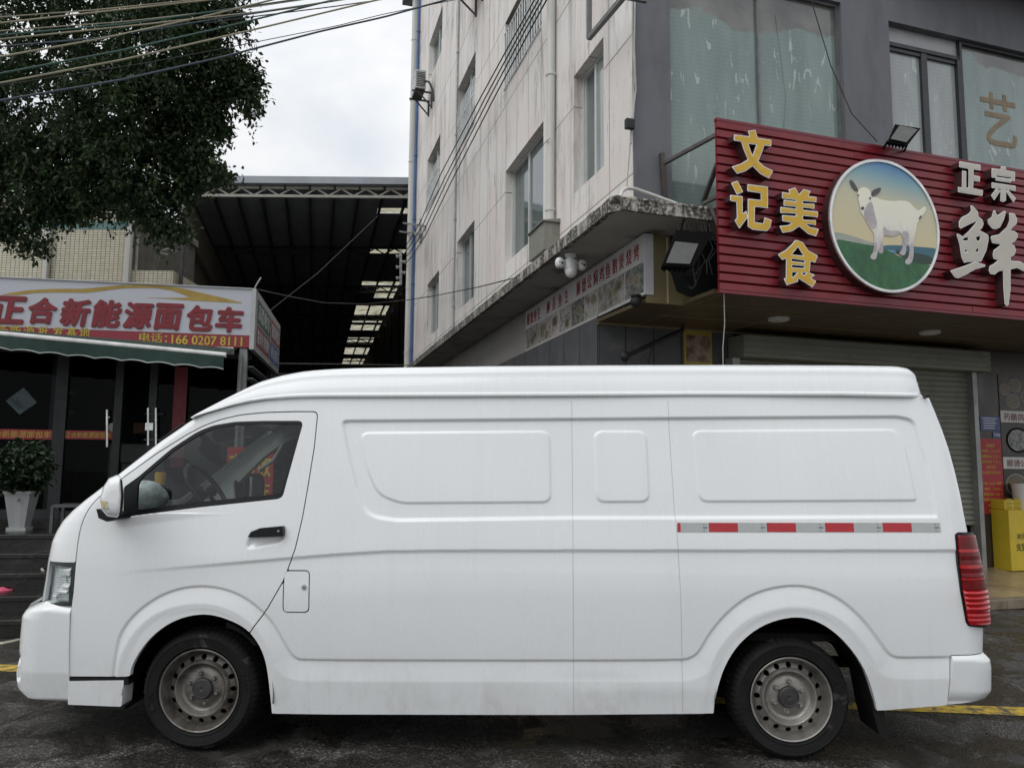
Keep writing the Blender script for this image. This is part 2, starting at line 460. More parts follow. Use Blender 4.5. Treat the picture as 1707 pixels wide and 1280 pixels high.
def panel_wall():
    m, nt, b = _new('stained_wall_panels')
    tc = nt.nodes.new('ShaderNodeTexCoord'); ob = tc.outputs['Object']
    sx = nt.nodes.new('ShaderNodeSeparateXYZ'); nt.links.new(ob, sx.inputs[0])
    cb = nt.nodes.new('ShaderNodeCombineXYZ'); nt.links.new(sx.outputs[1], cb.inputs[0]); nt.links.new(sx.outputs[2], cb.inputs[1])
    br = nt.nodes.new('ShaderNodeTexBrick'); br.offset = 0.0; br.squash = 1.0
    br.inputs['Scale'].default_value = 1.0; br.inputs['Brick Width'].default_value = 0.62; br.inputs['Row Height'].default_value = 1.52; br.inputs['Mortar Size'].default_value = 0.008; br.inputs['Mortar Smooth'].default_value = 0.1
    br.inputs['Color1'].default_value = (0.74, 0.695, 0.66, 1); br.inputs['Color2'].default_value = (0.80, 0.775, 0.745, 1); br.inputs['Mortar'].default_value = (0.19, 0.18, 0.17, 1)
    nt.links.new(cb.outputs[0], br.inputs['Vector'])
    pinkn = ramp(nt, noise(nt, 0.8, 4, 0.5, ob), [(0.45, 0.0), (0.7, 0.5)])
    c = mixc(nt, pinkn, br.outputs['Color'], (0.70, 0.60, 0.555))
    st1 = ramp(nt, noise(nt, 1.0, 9, 0.72, ob, stretch=(2.6, 2.6, 0.42), dist=0.7), [(0.50, 0.0), (0.60, 0.45), (0.72, 0.95)])
    where = ramp(nt, noise(nt, 0.55, 3, 0.5, ob), [(0.37, 0.08), (0.54, 1.0)])
    mu = nt.nodes.new('ShaderNodeMath'); mu.operation = 'MULTIPLY'; nt.links.new(st1, mu.inputs[0]); nt.links.new(where, mu.inputs[1])
    c = mixc(nt, mu.outputs[0], c, (0.20, 0.19, 0.175))
    st2 = ramp(nt, noise(nt, 1.6, 10, 0.8, ob, stretch=(6, 6, 0.8), dist=0.6), [(0.575, 0.0), (0.66, 0.9)])
    mu2 = nt.nodes.new('ShaderNodeMath'); mu2.operation = 'MULTIPLY'; nt.links.new(st2, mu2.inputs[0]); nt.links.new(where, mu2.inputs[1])
    c = mixc(nt, mu2.outputs[0], c, (0.05, 0.045, 0.04))
    spk = ramp(nt, noise(nt, 26, 4, 0.6, ob), [(0.70, 0.0), (0.76, 0.6)])
    c = mixc(nt, spk, c, (0.10, 0.09, 0.08))
    nt.links.new(c, b.inputs['Base Color']); b.inputs['Roughness'].default_value = 0.75
    h = nt.nodes.new('ShaderNodeMath'); h.operation = 'SUBTRACT'; h.inputs[0].default_value = 1; nt.links.new(br.outputs['Fac'], h.inputs[1]); bumpn(nt, b, h.outputs[0], 0.6, 0.01)
    return m
W_SIDE = panel_wall()
W_GREY = mat('grey_painted_render', (0.145, 0.15, 0.165), 0.75, var=0.10, scale=1.6, bump=0.15, bscale=90, dirt=(0.10, 0.10, 0.11), dirt_lo=0.5, dirt_hi=0.8, dscale=1.2, stretch=(3, 3, .8))
def mould_mat():
    m, nt, b = _new('mouldy_concrete')
    tc = nt.nodes.new('ShaderNodeTexCoord'); ob = tc.outputs['Object']
    base = ramp(nt, noise(nt, 7, 6, 0.6, ob), [(0.3, (0.34, 0.32, 0.28)), (0.7, (0.55, 0.52, 0.46))])
    dk = ramp(nt, noise(nt, 2.6, 9, 0.75, ob, stretch=(2.2, 2.2, .6), dist=.5), [(0.40, 0.0), (0.50, 0.95)])
    sp = ramp(nt, noise(nt, 34, 6, 0.7, ob), [(0.36, 0.0), (0.50, 1.0)])
    mu = nt.nodes.new('ShaderNodeMath'); mu.operation = 'MULTIPLY'; nt.links.new(dk, mu.inputs[0]); nt.links.new(sp, mu.inputs[1])
    c = mixc(nt, mu.outputs[0], base, (0.028, 0.026, 0.022))
    nt.links.new(c, b.inputs['Base Color']); b.inputs['Roughness'].default_value = 0.9; bumpn(nt, b, noise(nt, 40, 6, .7, ob), 0.5, 0.01)
    return m
MOULD = mould_mat()
SOFF = mat('dirty_white_soffit', (0.33, 0.32, 0.30), 0.85, var=0.2, scale=1.5, dirt=(0.07, 0.065, 0.058), dirt_lo=0.56, dirt_hi=0.70, dscale=2.2)  # base tone lowered to deepen the shade under the ledge
PALE = mat('pale_plaster', (0.30, 0.29, 0.275), 0.8, var=0.12, scale=2.0, dirt=(0.2, 0.19, 0.18), dirt_lo=0.6, dirt_hi=0.8)  # beam colour also darkened for the ledge's shade
ALU = mat('window_aluminium', (0.55, 0.57, 0.55), 0.4, 0.2, var=0.08)
def pane_mat(name, col, spec=0.8, curtain=0.0):
    m, nt, b = _new(name)
    c = ramp(nt, noise(nt, 1.3, 5, 0.6, stretch=(4, 4, .5)), [(0.3, tuple(x * .7 for x in col)), (0.7, tuple(x * 1.25 for x in col))])
    nt.links.new(c, b.inputs['Base Color']); b.inputs['Roughness'].default_value = 0.04; b.inputs['Specular IOR Level'].default_value = spec; b.inputs['IOR'].default_value = 1.5
    bumpn(nt, b, noise(nt, 1.2, 2), 0.02, 0.02)
    return m
PANE = pane_mat('side_window_glass', (0.13, 0.16, 0.16))
PANE2 = pane_mat('side_window_curtained', (0.30, 0.33, 0.32))
def holed(mb, ur, vr, holes, fun, depth_fun=None, mi=None):
    """A sheet over ur x vr with rectangular holes; fun(u, v, d) -> point, d the depth behind the face. depth_fun: depth of the reveals."""
    us = sorted(set([ur[0], ur[1]] + [x for q in holes for x in q[:2]])); vs = sorted(set([vr[0], vr[1]] + [x for q in holes for x in q[2:4]]))
    us = [x for x in us if ur[0] <= x <= ur[1]]; vs = [x for x in vs if vr[0] <= x <= vr[1]]
    for a, b in zip(us[:-1], us[1:]):
        for c, d in zip(vs[:-1], vs[1:]):
            mu, mv = (a + b) / 2, (c + d) / 2
            if any(q[0] < mu < q[1] and q[2] < mv < q[3] for q in holes): continue
            mb.add([fun(a, c, 0), fun(b, c, 0), fun(b, d, 0), fun(a, d, 0)], [(0, 1, 2, 3)], mi=mi)
    if depth_fun:
        D = depth_fun
        for q in holes:
            u0, u1, v0, v1 = q[:4]
            for (a, b) in (((u0, v0), (u1, v0)), ((u1, v0), (u1, v1)), ((u1, v1), (u0, v1)), ((u0, v1), (u0, v0))):
                mb.add([fun(*a, 0), fun(*b, 0), fun(*b, D), fun(*a, D)], [(0, 1, 2, 3)], mi=mi)

# -- windows of the side facade, from the corners of their openings
def win_side(tl, tr, bl):
    a, b, c = FB2.onx(*tl, 0), FB2.onx(*tr, 0), FB2.onx(*bl, 0)
    return (b[1], (a[1] + c[1]) / 2, c[2], (a[2] + b[2]) / 2)
SWIN = [win_side(*q) for q in (
    [(956.5, 129), (1006, 61), (956.5, 324)], [(842, 290), (906, 199), (842, 441)], [(761, 407), (791, 365), (761, 520)], [(711, 478), (732, 449), (711, 565)],
    [(762, 154), (793, 83), (762, 258)], [(712, 272), (734, 221), (712, 353)], [(715, 77), (738, 9), (715, 140)], [(842, 31), (903, -70), (842, 152)])]
BLEN = FB2.onx(683, 600, 0)[1]; EVZ = FB2.onx(688, 28, 0)[2]; BZ = EVZ + 1.3
bld = thing('corner_building', 'stained pale corner building with grey shopfront side and concrete ledge above the street', 'building', FB, (0, 0, 0))
def sidewall(u, v, d): return sk((d, u, v))
w = MB(); holed(w, (0.0, BLEN), (4.02, BZ), SWIN, sidewall, 0.20)
w.add([sk((0, BLEN, 0)), sk((0, BLEN, BZ)), sk((8, BLEN, BZ)), sk((8, BLEN, 0))], [(0, 1, 2, 3)])
w.add([sk((0, 0, BZ)), (9, 0, BZ), sk((9, BLEN, BZ)), sk((0, BLEN, BZ))], [(0, 1, 2, 3)])
wall_side = w.build('side_wall', W_SIDE, bld, fix=False)
ev = MB()
ev.prism([(BLEN - .35, EVZ), (BLEN + .6, EVZ + .05), (BLEN + .6, BZ + .1), (BLEN - .35, BZ + .1)], 'yz', -.40, -.003)
for i, v in enumerate(ev.v): ev.v[i] = np.array([sk(p) for p in v])
ev.build('roof_eave', mat('dark_eave', (0.10, 0.10, 0.10), 0.7, var=.3), bld)
# slab edge, soffit and beam
K = np.array([-.49, -.60]); far_o, far_i = sk((-.49, BLEN, 0)), sk((0, BLEN, 0))
kk = sk((-.49, 0, 0)); t = (-.60 - kk[1]); K = np.array([sk((-.49, -.56, 0))[0], -.60])
sl = MB(); poly = [tuple(K + (.10, 0)), (7.5, -.60), (7.5, .5), (.5, .5), tuple(sk((.5, BLEN - .05, 0))[:2]), tuple(sk((-.49, BLEN - .05, 0))[:2]), tuple(K + (-.004, .12))]
SZ0, SZ1 = 3.93, 4.055
sl.prism(poly, 'xy', SZ0, SZ1)
# ragged lump line on the upper edge
rr = random.Random(5)
for k in range(34):
    t = k / 33; q = np.array([far_o[0], far_o[1]]) * (t) + (K + (-.0, .15)) * (1 - t)
    sl.ball((q[0] + .04, q[1], SZ1 - .01), .05, .14 * rr.uniform(.7, 1.6), rr.uniform(.02, .05), 8, 6)
for k in range(14):
    sl.ball((K[0] + .2 + k * .13, -.57, SZ1 - .012), .09 * rr.uniform(.6, 1.3), .045, rr.uniform(.015, .04), 8, 6)
led = sl.build('ledge', MOULD, bld)
co = MB(); q1, q2 = sk((.46, BLEN - .1, 0)), (8.6, BLEN - .1); co.prism([(.46, .46), (8.6, .46), (8.6, BLEN - .1), tuple(q1[:2])], 'xy', 3.96, BZ - .1); co.prism([(.3, 1.32), (8.6, 1.32), (8.6, BLEN - .1), tuple(sk((.3, BLEN - .1, 0))[:2])], 'xy', .0, 3.9); co.build('light_block_core', mat('light_block_dark', (.03, .03, .03), .9), bld)  # unseen dark solid added to stop light leaking through the building
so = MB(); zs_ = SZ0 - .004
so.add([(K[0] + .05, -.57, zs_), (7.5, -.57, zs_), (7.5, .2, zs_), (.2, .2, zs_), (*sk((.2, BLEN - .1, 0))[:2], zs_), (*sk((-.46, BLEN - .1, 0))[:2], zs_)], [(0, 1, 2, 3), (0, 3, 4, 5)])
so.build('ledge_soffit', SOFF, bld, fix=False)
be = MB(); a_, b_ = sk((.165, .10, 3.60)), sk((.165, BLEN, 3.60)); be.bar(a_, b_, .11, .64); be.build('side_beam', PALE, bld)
# front facade (grey) with two window openings
G1 = (FB.ony(1120, 300, 0)[0], FB.ony(1409, 200, 0)[0], 4.28, FB.ony(1398, 4, 0)[2])
G2 = (FB.ony(1486, 150, 0)[0], 7.4, 4.3, FB.ony(1486, 36, 0)[2])
fr = MB(); holed(fr, (0.0, 9.0), (4.02, 7.9), [G1, G2], lambda u, v, d: np.array([u, d, v]), 0.22)
fr.build('front_wall', W_GREY, bld, fix=False)
oe = MB(); q = FB.ony(1600, 2, -.02)
oe.box(q[0] - .9, 9.2, -.62, -.003, 7.62, 7.9); oe.build('front_eave', mat('terracotta_paint', (0.34, 0.12, 0.06), 0.7, var=.2, dirt=(.08, .06, .05)), bld)
# side windows
def side_window(i, q, guard):
    y0, y1, z0, z1 = q
    f = MB(); t = .045; x0, x1 = .12, .19
    for a in (y0, y1 - t): f.box(x0, x1, a, a + t, z0, z1)
    for a in (z0, z1 - t): f.box(x0, x1, y0 + t, y1 - t, a, a + t)
    ym = (y0 + y1) / 2 + .03; f.box(x0 - .012, x1 - .003, ym - .03, ym + .03, z0 + t, z1 - t)
    f.box(x0 - .02, x1 - .002, y0 + t, y0 + t + .03, z0 + t, z1 - t); f.box(x0 + .02, x1 - .002, y1 - t - .03, y1 - t, z0 + t, z1 - t)
    for k, v in enumerate(f.v): f.v[k] = np.array([sk(p) for p in v])
    o = f.build('window', ALU, bld)
    for a, b, x, mm_ in ((y0 + t + .03, ym - .03, .135, PANE2 if i in (0,) else PANE), (ym + .03, y1 - t - .03, .165, PANE)):
        p = MB(); p.add([sk((x, a, z0 + t)), sk((x, b, z0 + t)), sk((x, b, z1 - t)), sk((x, a, z1 - t))], [(0, 1, 2, 3)]); p.build('pane', mm_, o, fix=False)
    if guard:
        gb = MB(); h0, h1 = z0 + .02, z0 + guard; n = int((y1 - y0) / .125)
        for k in range(n + 1):
            y = y0 + .03 + (y1 - y0 - .06) * k / n; gb.tube([sk((-.015, y, h0)), sk((-.015, y, h1))], .011, 5)
        for z in (h0, h1, (h0 * .35 + h1 * .65)): gb.tube([sk((-.015, y0 - .0, z)), sk((-.015, y1 + .0, z))], .014, 5)
        gb.build('guard_rail', mat('guard_steel', (0.78, 0.79, 0.79), 0.4, 0.0, dirt=(.2, .15, .12)), o)
for i, q in enumerate(SWIN): side_window(i, q, {4: .95, 5: .85, 7: 1.0}.get(i, 0))
# ground floor
boards = mat('dark_wall_boards', (0.085, 0.088, 0.092), 0.6, var=.25, scale=2, dirt=(.16, .16, .155), dirt_lo=.58, dirt_hi=.75, dscale=1.3)
gf = MB()
for k in range(20):
    a = sk((0.08, 1.2 + k * .57, 0)); b = sk((0.08, 1.2 + k * .57 + .558, 0)); gf.add([(a[0], a[1], .15), (b[0], b[1], .15), (b[0], b[1], 3.27), (a[0], a[1], 3.27)], [(0, 1, 2, 3)])
for k in range(5):
    a, b = k * .37 + .135, k * .37 + .495; gf.add([(a, 1.2, .15), (b, 1.2, .15), (b, 1.2, 3.3), (a, 1.2, 3.3)], [(0, 1, 2, 3)])
gf.build('ground_floor_wall', boards, bld, fix=False)
gb = MB(); gb.box(.22, 9, 1.23, 1.3, 0, 3.3); a, b = sk((.11, 1.2, 0)), sk((.11, BLEN, 0)); gb.add([(a[0], a[1], 0), (b[0], b[1], 0), (b[0], b[1], 3.27), (a[0], a[1], 3.27)], [(0, 1, 2, 3)])
gb.build('ground_floor_core', mat('black_joint', (0.01, .01, .01), .9), bld, fix=False)
BROWN = mat('brown_ceiling_panels', (0.115, 0.085, 0.045), 0.45, 0.15, var=.12, scale=.8, spec=.4)
ce = MB(); ce.box(.545, 9, -.60, 1.2, 3.21, 3.25); ce.box(.125, .545, .0, 1.2, 3.21, 3.249);
ceil = ce.build('porch_ceiling', BROWN, bld)
jt = MB(); JT = mat('ceiling_joint', (0.26, 0.21, 0.12), .5)
for x in np.arange(.65, 9, 1.2): jt.box(x - .004, x + .004, -.59, 1.19, 3.206, 3.212)
for y in (-.1, .55): jt.box(.55, 9, y - .004, y + .004, 3.205, 3.212)
jt.box(.13, 9, 1.17, 1.2, 3.19, 3.211); jt.build('ceiling_strips', JT, ceil)
fa = MB(); fa.box(.13, 7.4, -.03, -.001, 3.20, 3.925); fa.build('porch_fascia', mat('beige_fascia', (0.19, 0.155, 0.075), .5, .1, var=.15, scale=1.5), bld)  # beige taken down to carry the shade below the ledge
fs = MB(); 
fs.box(.355, .372, -.038, -.031, 3.21, 3.9)
fs.build('fascia_strip', mat('beige_strip', (0.42, 0.36, 0.22), .5), bld)
gp_ = MB(); gp_.prism([(.47, 3.34), (.60, 3.30), (.95, 3.30), (.95, 3.92), (.40, 3.92), (.38, 3.6)], 'xz', -.045, -.032); gp_.build('fascia_recess_shade', mat('recess_shade_black', (.010, .013, .011), .8), bld)  # black panel painted in for the dark recess behind the floodlight
# front windows: film-covered glass
def film_mat(name, edge_z, lo, hi):
    m, nt, b = _new(name)
    tc = nt.nodes.new('ShaderNodeTexCoord'); ob = tc.outputs['Object']
    sx = nt.nodes.new('ShaderNodeSeparateXYZ'); nt.links.new(ob, sx.inputs[0])
    wv = nt.nodes.new('ShaderNodeTexWave'); wv.wave_type = 'BANDS'; wv.bands_direction = 'Z'; wv.inputs['Scale'].default_value = 6.5; wv.inputs['Distortion'].default_value = 0.2; nt.links.new(ob, wv.inputs['Vector'])
    film = mixc(nt, ramp(nt, wv.outputs['Fac'], [(0.2, 0.0), (0.8, 0.22)]), lo, hi)
    film = mixc(nt, ramp(nt, noise(nt, 1.4, 7, .65, ob, stretch=(2.5, 1, .5)), [(0.35, 0.0), (0.75, 0.55)]), film, tuple(min(1, x * 1.35) for x in hi))
    spots = ramp(nt, noise(nt, 4.5, 3, .5, ob, stretch=(2.2, 1, .7), dist=1.0), [(0.64, 0.0), (0.67, 0.7)])
    scr = ramp(nt, noise(nt, 2.0, 6, .6, ob, stretch=(9, 1, 1.4), dist=.8), [(0.66, 0.0), (0.70, 0.8)])
    film = mixc(nt, scr, film, (0.42, 0.46, 0.44))
    film = mixc(nt, spots, film, (0.46, 0.50, 0.48))
    dark = ramp(nt, noise(nt, 1.8, 5, .6, ob), [(0.35, (0.10, 0.105, 0.10)), (0.65, (0.20, 0.195, 0.18))])
    nz = noise(nt, 1.1, 4, .6, ob)
    ad = nt.nodes.new('ShaderNodeMath'); ad.operation = 'MULTIPLY_ADD'; ad.inputs[1].default_value = -0.9; nt.links.new(nz, ad.inputs[0]); nt.links.new(sx.outputs[2], ad.inputs[2])
    cut = ramp(nt, ad.outputs[0], [(0, 0.0), (1, 1.0)])
    mr = nt.nodes.new('ShaderNodeMapRange'); mr.inputs['From Min'].default_value = edge_z - .45 - .02; mr.inputs['From Max'].default_value = edge_z - .45 + .03; nt.links.new(ad.outputs[0], mr.inputs['Value'])
    c = mixc(nt, mr.outputs[0], film, dark)
    nt.links.new(c, b.inputs['Base Color']); b.inputs['Roughness'].default_value = 0.05; b.inputs['Specular IOR Level'].default_value = 0.75
    bumpn(nt, b, noise(nt, 2.2, 4, .6, ob), 0.06, 0.02)
    return m
FILM = film_mat('film_covered_glass', 6.55, (0.15, 0.205, 0.19), (0.225, 0.29, 0.27))
wf = MB(); x0, x1, z0, z1 = G1; t = .03
wf.box(x0, x0 + t, .05, .14, z0, z1); wf.box(x1 - t, x1, .05, .14, z0, z1); wf.box(x0 + t, x1 - t, .05, .14, z0, z0 + t); wf.box(x0 + t, x1 - t, .05, .14, z1 - t, z1)
xm = FB.ony(1263, 150, .09)[0]; wf.box(xm - .012, xm + .012, .06, .13, z0 + t, z1 - t)
o = wf.build('window', mat('grey_frame', (0.16, .165, .17), .5, .2), bld)
for a, b in ((x0 + t, xm - .012), (xm + .012, x1 - t)):
    p = MB(); p.add([(a, .09, z0 + t), (b, .09, z0 + t), (b, .09, z1 - t), (a, .09, z1 - t)], [(0, 1, 2, 3)]); p.build('pane', FILM, o, fix=False)
x0, x1, z0, z1 = G2
xa = FB.ony(1598, 200, .12)[0]; zp = FB.ony(1540, 88, .12)[2]
DKF = mat('dark_frame', (0.035, .037, .042), .4, .2)
pw = MB(); pw.box(x0, xa, .10, .13, zp, z1); pw.build('window_spandrel', mat('pale_panel', (0.36, .37, .375), .5, var=.1), bld)
wf = MB()
for a, b, c, d in ((x0 + .001, x0 + .03, z0, zp), (xa - .05, xa, z0, zp), (x0, xa, zp - .05, zp - .002), (x0, xa, z0, z0 + .05)): wf.box(a, b, .05, .16, c, d)
xm = FB.ony(1540, 180, .1)[0]; wf.box(xm - .045, xm + .045, .06, .15, z0 + .05, zp - .05); wf.box(x0 + .03, xa - .05, .07, .14, zp - .10, zp - .05)
o = wf.build('window', DKF, bld)
PAL = film_mat('pale_curtained_glass', 20, (0.27, 0.29, 0.29), (0.35, 0.37, 0.37))
for a, b in ((x0 + .03, xm - .045), (xm + .045, xa - .05)):
    p = MB(); p.add([(a, .10, z0 + .05), (b, .10, z0 + .05), (b, .10, zp - .1), (a, .10, zp - .1)], [(0, 1, 2, 3)]); p.build('pane', PAL, o, fix=False)
wf = MB(); wf.box(xa + .001, xa + .035, .05, .16, z0, z1); wf.box(x1 - .04, x1, .05, .16, z0, z1); wf.box(xa + .035, x1 - .04, .05, .16, z0, z0 + .04); wf.box(xa + .035, x1 - .04, .05, .16, z1 - .04, z1)
o = wf.build('window', DKF, bld)
FILM2 = film_mat('film_covered_glass_right', 6.75, (0.17, 0.22, 0.21), (0.25, 0.31, 0.295))
p = MB(); p.add([(xa + .035, .10, z0 + .04), (x1 - .04, .10, z0 + .04), (x1 - .04, .10, z1 - .04), (xa + .035, .10, z1 - .04)], [(0, 1, 2, 3)]); pane_o = p.build('pane', FILM2, o, fix=False)
tx = MB(); a = FB.ony(1640, 238, .09); b = FB.ony(1692, 170, .09); text(tx, '艺', (a[0], .097, a[2]), (1, 0, 0), b[0] - a[0], b[2] - a[2] + .06, depth=.002, bold=.01); tx.build('window_lettering', mat('faded_orange_print', (0.245, .185, .115), .6), pane_o)
# pipes on the side facade
PVC = mat('white_pvc_pipe', (0.60, .60, .57), .45, var=.08, scale=1.2, dirt=(.34, .32, .28), dirt_lo=.55, dirt_hi=.8, dscale=1.5, stretch=(2, 2, .5))
BLUE = mat('blue_pipe', (0.06, .13, .30), .5, var=.25, scale=3)
def pipe(mb, px, r, x, z0, z1, py=300):
    y = FB2.onx(px, py, x)[1]
    mb.tube([sk((x, y, z0)), sk((x, y, z1))], r, 12)
    for z in np.arange(z0 + .9, z1, 1.9): mb.lathe([(r, -.02), (r + .012, -.018), (r + .012, .018), (r, .02)], sk((x, y, z)), 'z', 14)
    return y
for px, r, x, z0, z1, m_, lab in ((917.5, .057, -.075, 4.05, BZ, PVC, 'wide white downpipe between the near pair of side windows'), (685.5, .085, -.10, .1, BZ, PVC, 'long white downpipe on the far edge of the side wall'), (692, .045, -.06, .1, BZ, BLUE, 'blue water pipe beside the far white downpipe'), (759.5, .022, -.03, 4.05, BZ, mat('grey_pipe', (0.38, .39, .39), .5), 'thin grey pipe running down the middle of the side wall')):
    m = MB(); y = pipe(m, px, r, x, z0, z1)
    if r == .057:
        c_ = FB2.onx(917.5, 238, x); m.tube([sk((x - .062, c_[1] - .07, c_[2])), sk((x - .07, c_[1], c_[2])), sk((x - .05, c_[1] - .14, c_[2]))], .008, 5)
    tag(m.build('downpipe', m_, None, FB), lab, 'pipe')
# ================================================================== RESTAURANT SIGNS AND FRONT
RED = mat('red_slat_paint', (0.205, 0.013, 0.022), 0.38, var=.14, scale=2.2, spec=.5, dirt=(.24, .055, .055), dirt_lo=.55, dirt_hi=.8, dscale=1.6)
SGX0, SGX1 = .515, 6.9; SGZ0, SGZ1 = 3.2, FB.ony(1198, 200, -.75)[2]
sgn = thing('shop_sign', 'big dark red slatted restaurant sign with gold and grey characters and a round goat picture', 'sign', FB, (3.7, -.68, 3.2))
m = MB(); n = 19; ph = (SGZ1 - SGZ0) / n; rr = random.Random(2)
for k in range(n):
    z = SGZ0 + k * ph
    x = SGX0
    while x < SGX1:                                   # planks of differing length, each a hair askew
        L = min(SGX1, x + rr.uniform(1.6, 3.2)); o_ = rr.uniform(-.002, .002)
        m.prism([(-.737 + o_, z + .010), (-.750 + o_, z + .013), (-.752 + o_, z + ph - .012), (-.728 + o_, z + ph - .002), (-.715, z + ph - .002), (-.715, z + .002)], 'yz', x + .001, L - .001)
        x = L
m.box(SGX0 + .25, SGX1, -.70, -.62, SGZ0 + .01, SGZ1 - .01)
m.build('backboard', RED, sgn)
m = MB(); m.box(SGX0 - .004, SGX1, -.758, -.71, SGZ1 - .012, SGZ1 + .016); m.box(SGX0 - .004, SGX1, -.753, -.71, SGZ0 - .02, SGZ0 + .006); m.build('sign_edge', mat('red_edge_paint', (0.17, 0.014, 0.026), .4, var=.15), sgn)
TRIM = mat('letter_white_rim', (0.82, .82, .79), .4); GOLD = mat('letter_gold', (0.64, 0.39, 0.025), .42, var=.12, scale=3, dirt=(.52, .30, .02), dscale=3); GREYF = mat('letter_grey', (0.52, .485, .42), .5, var=.10, scale=2)
SIDEM = mat('letter_side', (0.075, .032, .034), .4, .3, var=.3)
LY = -.855
def letter(crop, ox, oy, s, polys, holes, face, name='letter'):
    C = lambda p: np.array([FB.ony(ox + x * s, oy + y * s, LY)[[0, 2]] for x, y in p])
    P = [chaikin(rounded(C(p), .006, 2), 0) for p in polys]; H = [C(p) for p in holes]
    allp = np.vstack(P); lo, hi = allp.min(0) - .03, allp.max(0) + .03
    X, Z = np.meshgrid(np.arange(lo[0], hi[0], .006), np.arange(lo[1], hi[1], .006))
    f = np.maximum.reduce([sdf(p, X, Z) for p in P])
    for q in H: f = np.minimum(f, -sdf(q, X, Z))
    a = MB(); a.cur = 0
    clip_sheet(a, X, Z, f, lambda x, z: np.column_stack([x, np.full(x.shape, LY), z]))
    # returns of the channel letter
    b = MB(); clip_sheet(b, X, Z, f, lambda x, z: np.column_stack([x, np.full(x.shape, LY + .0005), z]), flange=.12)
    k = len(b.v[0]); nf = [q for q in b.f if max(q) >= k]
    a.add(np.concatenate(b.v), nf, mi=1)
    o = a.build(name, [TRIM, SIDEM], sgn, fix=False)
    c = MB(); clip_sheet(c, X, Z, f - .009, lambda x, z: np.column_stack([x, np.full(x.shape, LY - .003), z])); c.build('letter_face', face, o, fix=False)
S2 = .2265
for polys, holes in (
    ([[(205,82),(262,73),(278,133),(380,148),(378,195),(327,190),(310,240),(283,305),(330,345),(393,375),(362,432),(300,400),(240,342),(190,378),(128,398),(85,345),(150,325),(205,292),(175,220),(157,162),(101,152),(104,108),(218,122)]], [[(210,178),(240,262),(268,183)]]),
    ([[(82,465),(130,447),(172,530),(125,552)], [(75,552),(168,563),(168,690),(195,668),(207,715),(143,802),(108,740),(125,722),(122,605),(75,595)], [(202,473),(354,492),(354,650),(258,640),(256,752),(320,762),(328,716),(382,738),(372,790),(345,820),(300,815),(240,808),(205,785),(205,580),(302,590),(300,540),(202,525)]], []),
    ([[(503,515),(555,497),(582,548),(615,510),(670,525),(650,562),(712,568),(710,607),(612,597),(610,615),(697,618),(696,655),(610,645),(612,662),(723,675),(720,718),(612,705),(612,735),(708,738),(706,775),(625,765),(668,790),(730,803),(708,857),(650,840),(585,785),(530,820),(462,832),(437,780),(500,775),(535,758),(458,745),(458,700),(560,708),(560,690),(444,685),(446,640),(560,655),(560,640),(468,632),(470,588),(560,600),(560,590),(457,578),(457,530),(515,540)]], []),
    ([[(570,885),(610,900),(650,960),(722,1000),(700,1052),(668,1040),(660,1125),(703,1142),(668,1165),(710,1187),(680,1232),(575,1165),(575,1190),(492,1218),(468,1165),(485,1165),(487,1020),(460,1032),(425,990),(480,960),(530,915),(553,885)]], [[(575,935),(530,990),(615,1000)], [(528,1022),(622,1036),(622,1050),(528,1038)], [(530,1068),(620,1075),(620,1090),(530,1085)], [(533,1120),(570,1125),(533,1160)], [(600,1125),(640,1125),(620,1142)]])):
    letter(0, 1200, 200, S2, polys, holes, GOLD)
S3 = .21875
for polys, holes in (
    ([[(178,88),(342,115),(340,158),(288,150),(288,195),(338,203),(335,243),(287,237),(285,295),(360,308),(355,352),(168,322),(168,282),(198,287),(200,158),(232,163),(232,288),(248,290),(250,145),(178,132)]], []),
    ([[(425,140),(495,148),(495,125),(535,130),(535,155),(604,168),(602,240),(572,238),(572,212),(462,195),(462,215),(425,212)], [(455,205),(575,222),(572,252),(455,235)], [(425,248),(608,275),(608,315),(535,302),(535,385),(515,398),(490,390),(495,300),(425,290)], [(460,295),(495,312),(445,385),(420,348)], [(535,318),(550,305),(612,370),(590,400)]], []),
    ([[(262,425),(280,425),(320,470),(325,510),(355,530),(365,565),(350,600),(330,610),(400,650),(402,690),(385,770),(345,850),(240,855),(215,860),(195,820),(180,720),(158,650),(165,637),(190,650),(205,660),(250,620),(318,540),(240,575),(190,600),(176,590),(176,545),(195,515),(245,490),(268,465)],
      [(108,920),(215,885),(290,855),(310,845),(330,862),(378,875),(375,890),(300,910),(240,945),(170,978),(145,972)],
      [(393,535),(425,510),(437,465),(450,458),(468,500),(520,465),(535,470),(520,530),(490,590),(460,605),(430,600),(400,565)],
      [(558,480),(600,485),(622,530),(615,565),(585,590),(570,615),(600,618),(625,640),(622,670),(600,700),(572,715),(600,730),(612,765),(600,800),(570,815),(572,845),(640,850),(720,890),(720,930),(672,925),(620,900),(570,910),(570,1060),(555,1180),(540,1190),(525,1175),(515,1050),(512,920),(480,925),(450,950),(415,945),(403,920),(410,885),(440,870),(475,840),(440,830),(433,800),(440,765),(480,735),(495,720),(430,710),(417,670),(425,655),(480,645),(540,590),(560,540)]],
     [[(203,690),(215,672),(245,665),(245,690)], [(305,665),(340,655),(332,690),(315,695)], [(222,755),(242,770),(222,782)], [(298,772),(325,740),(322,778)]])):
    letter(0, 1560, 250, S3, polys, holes, GREYF)
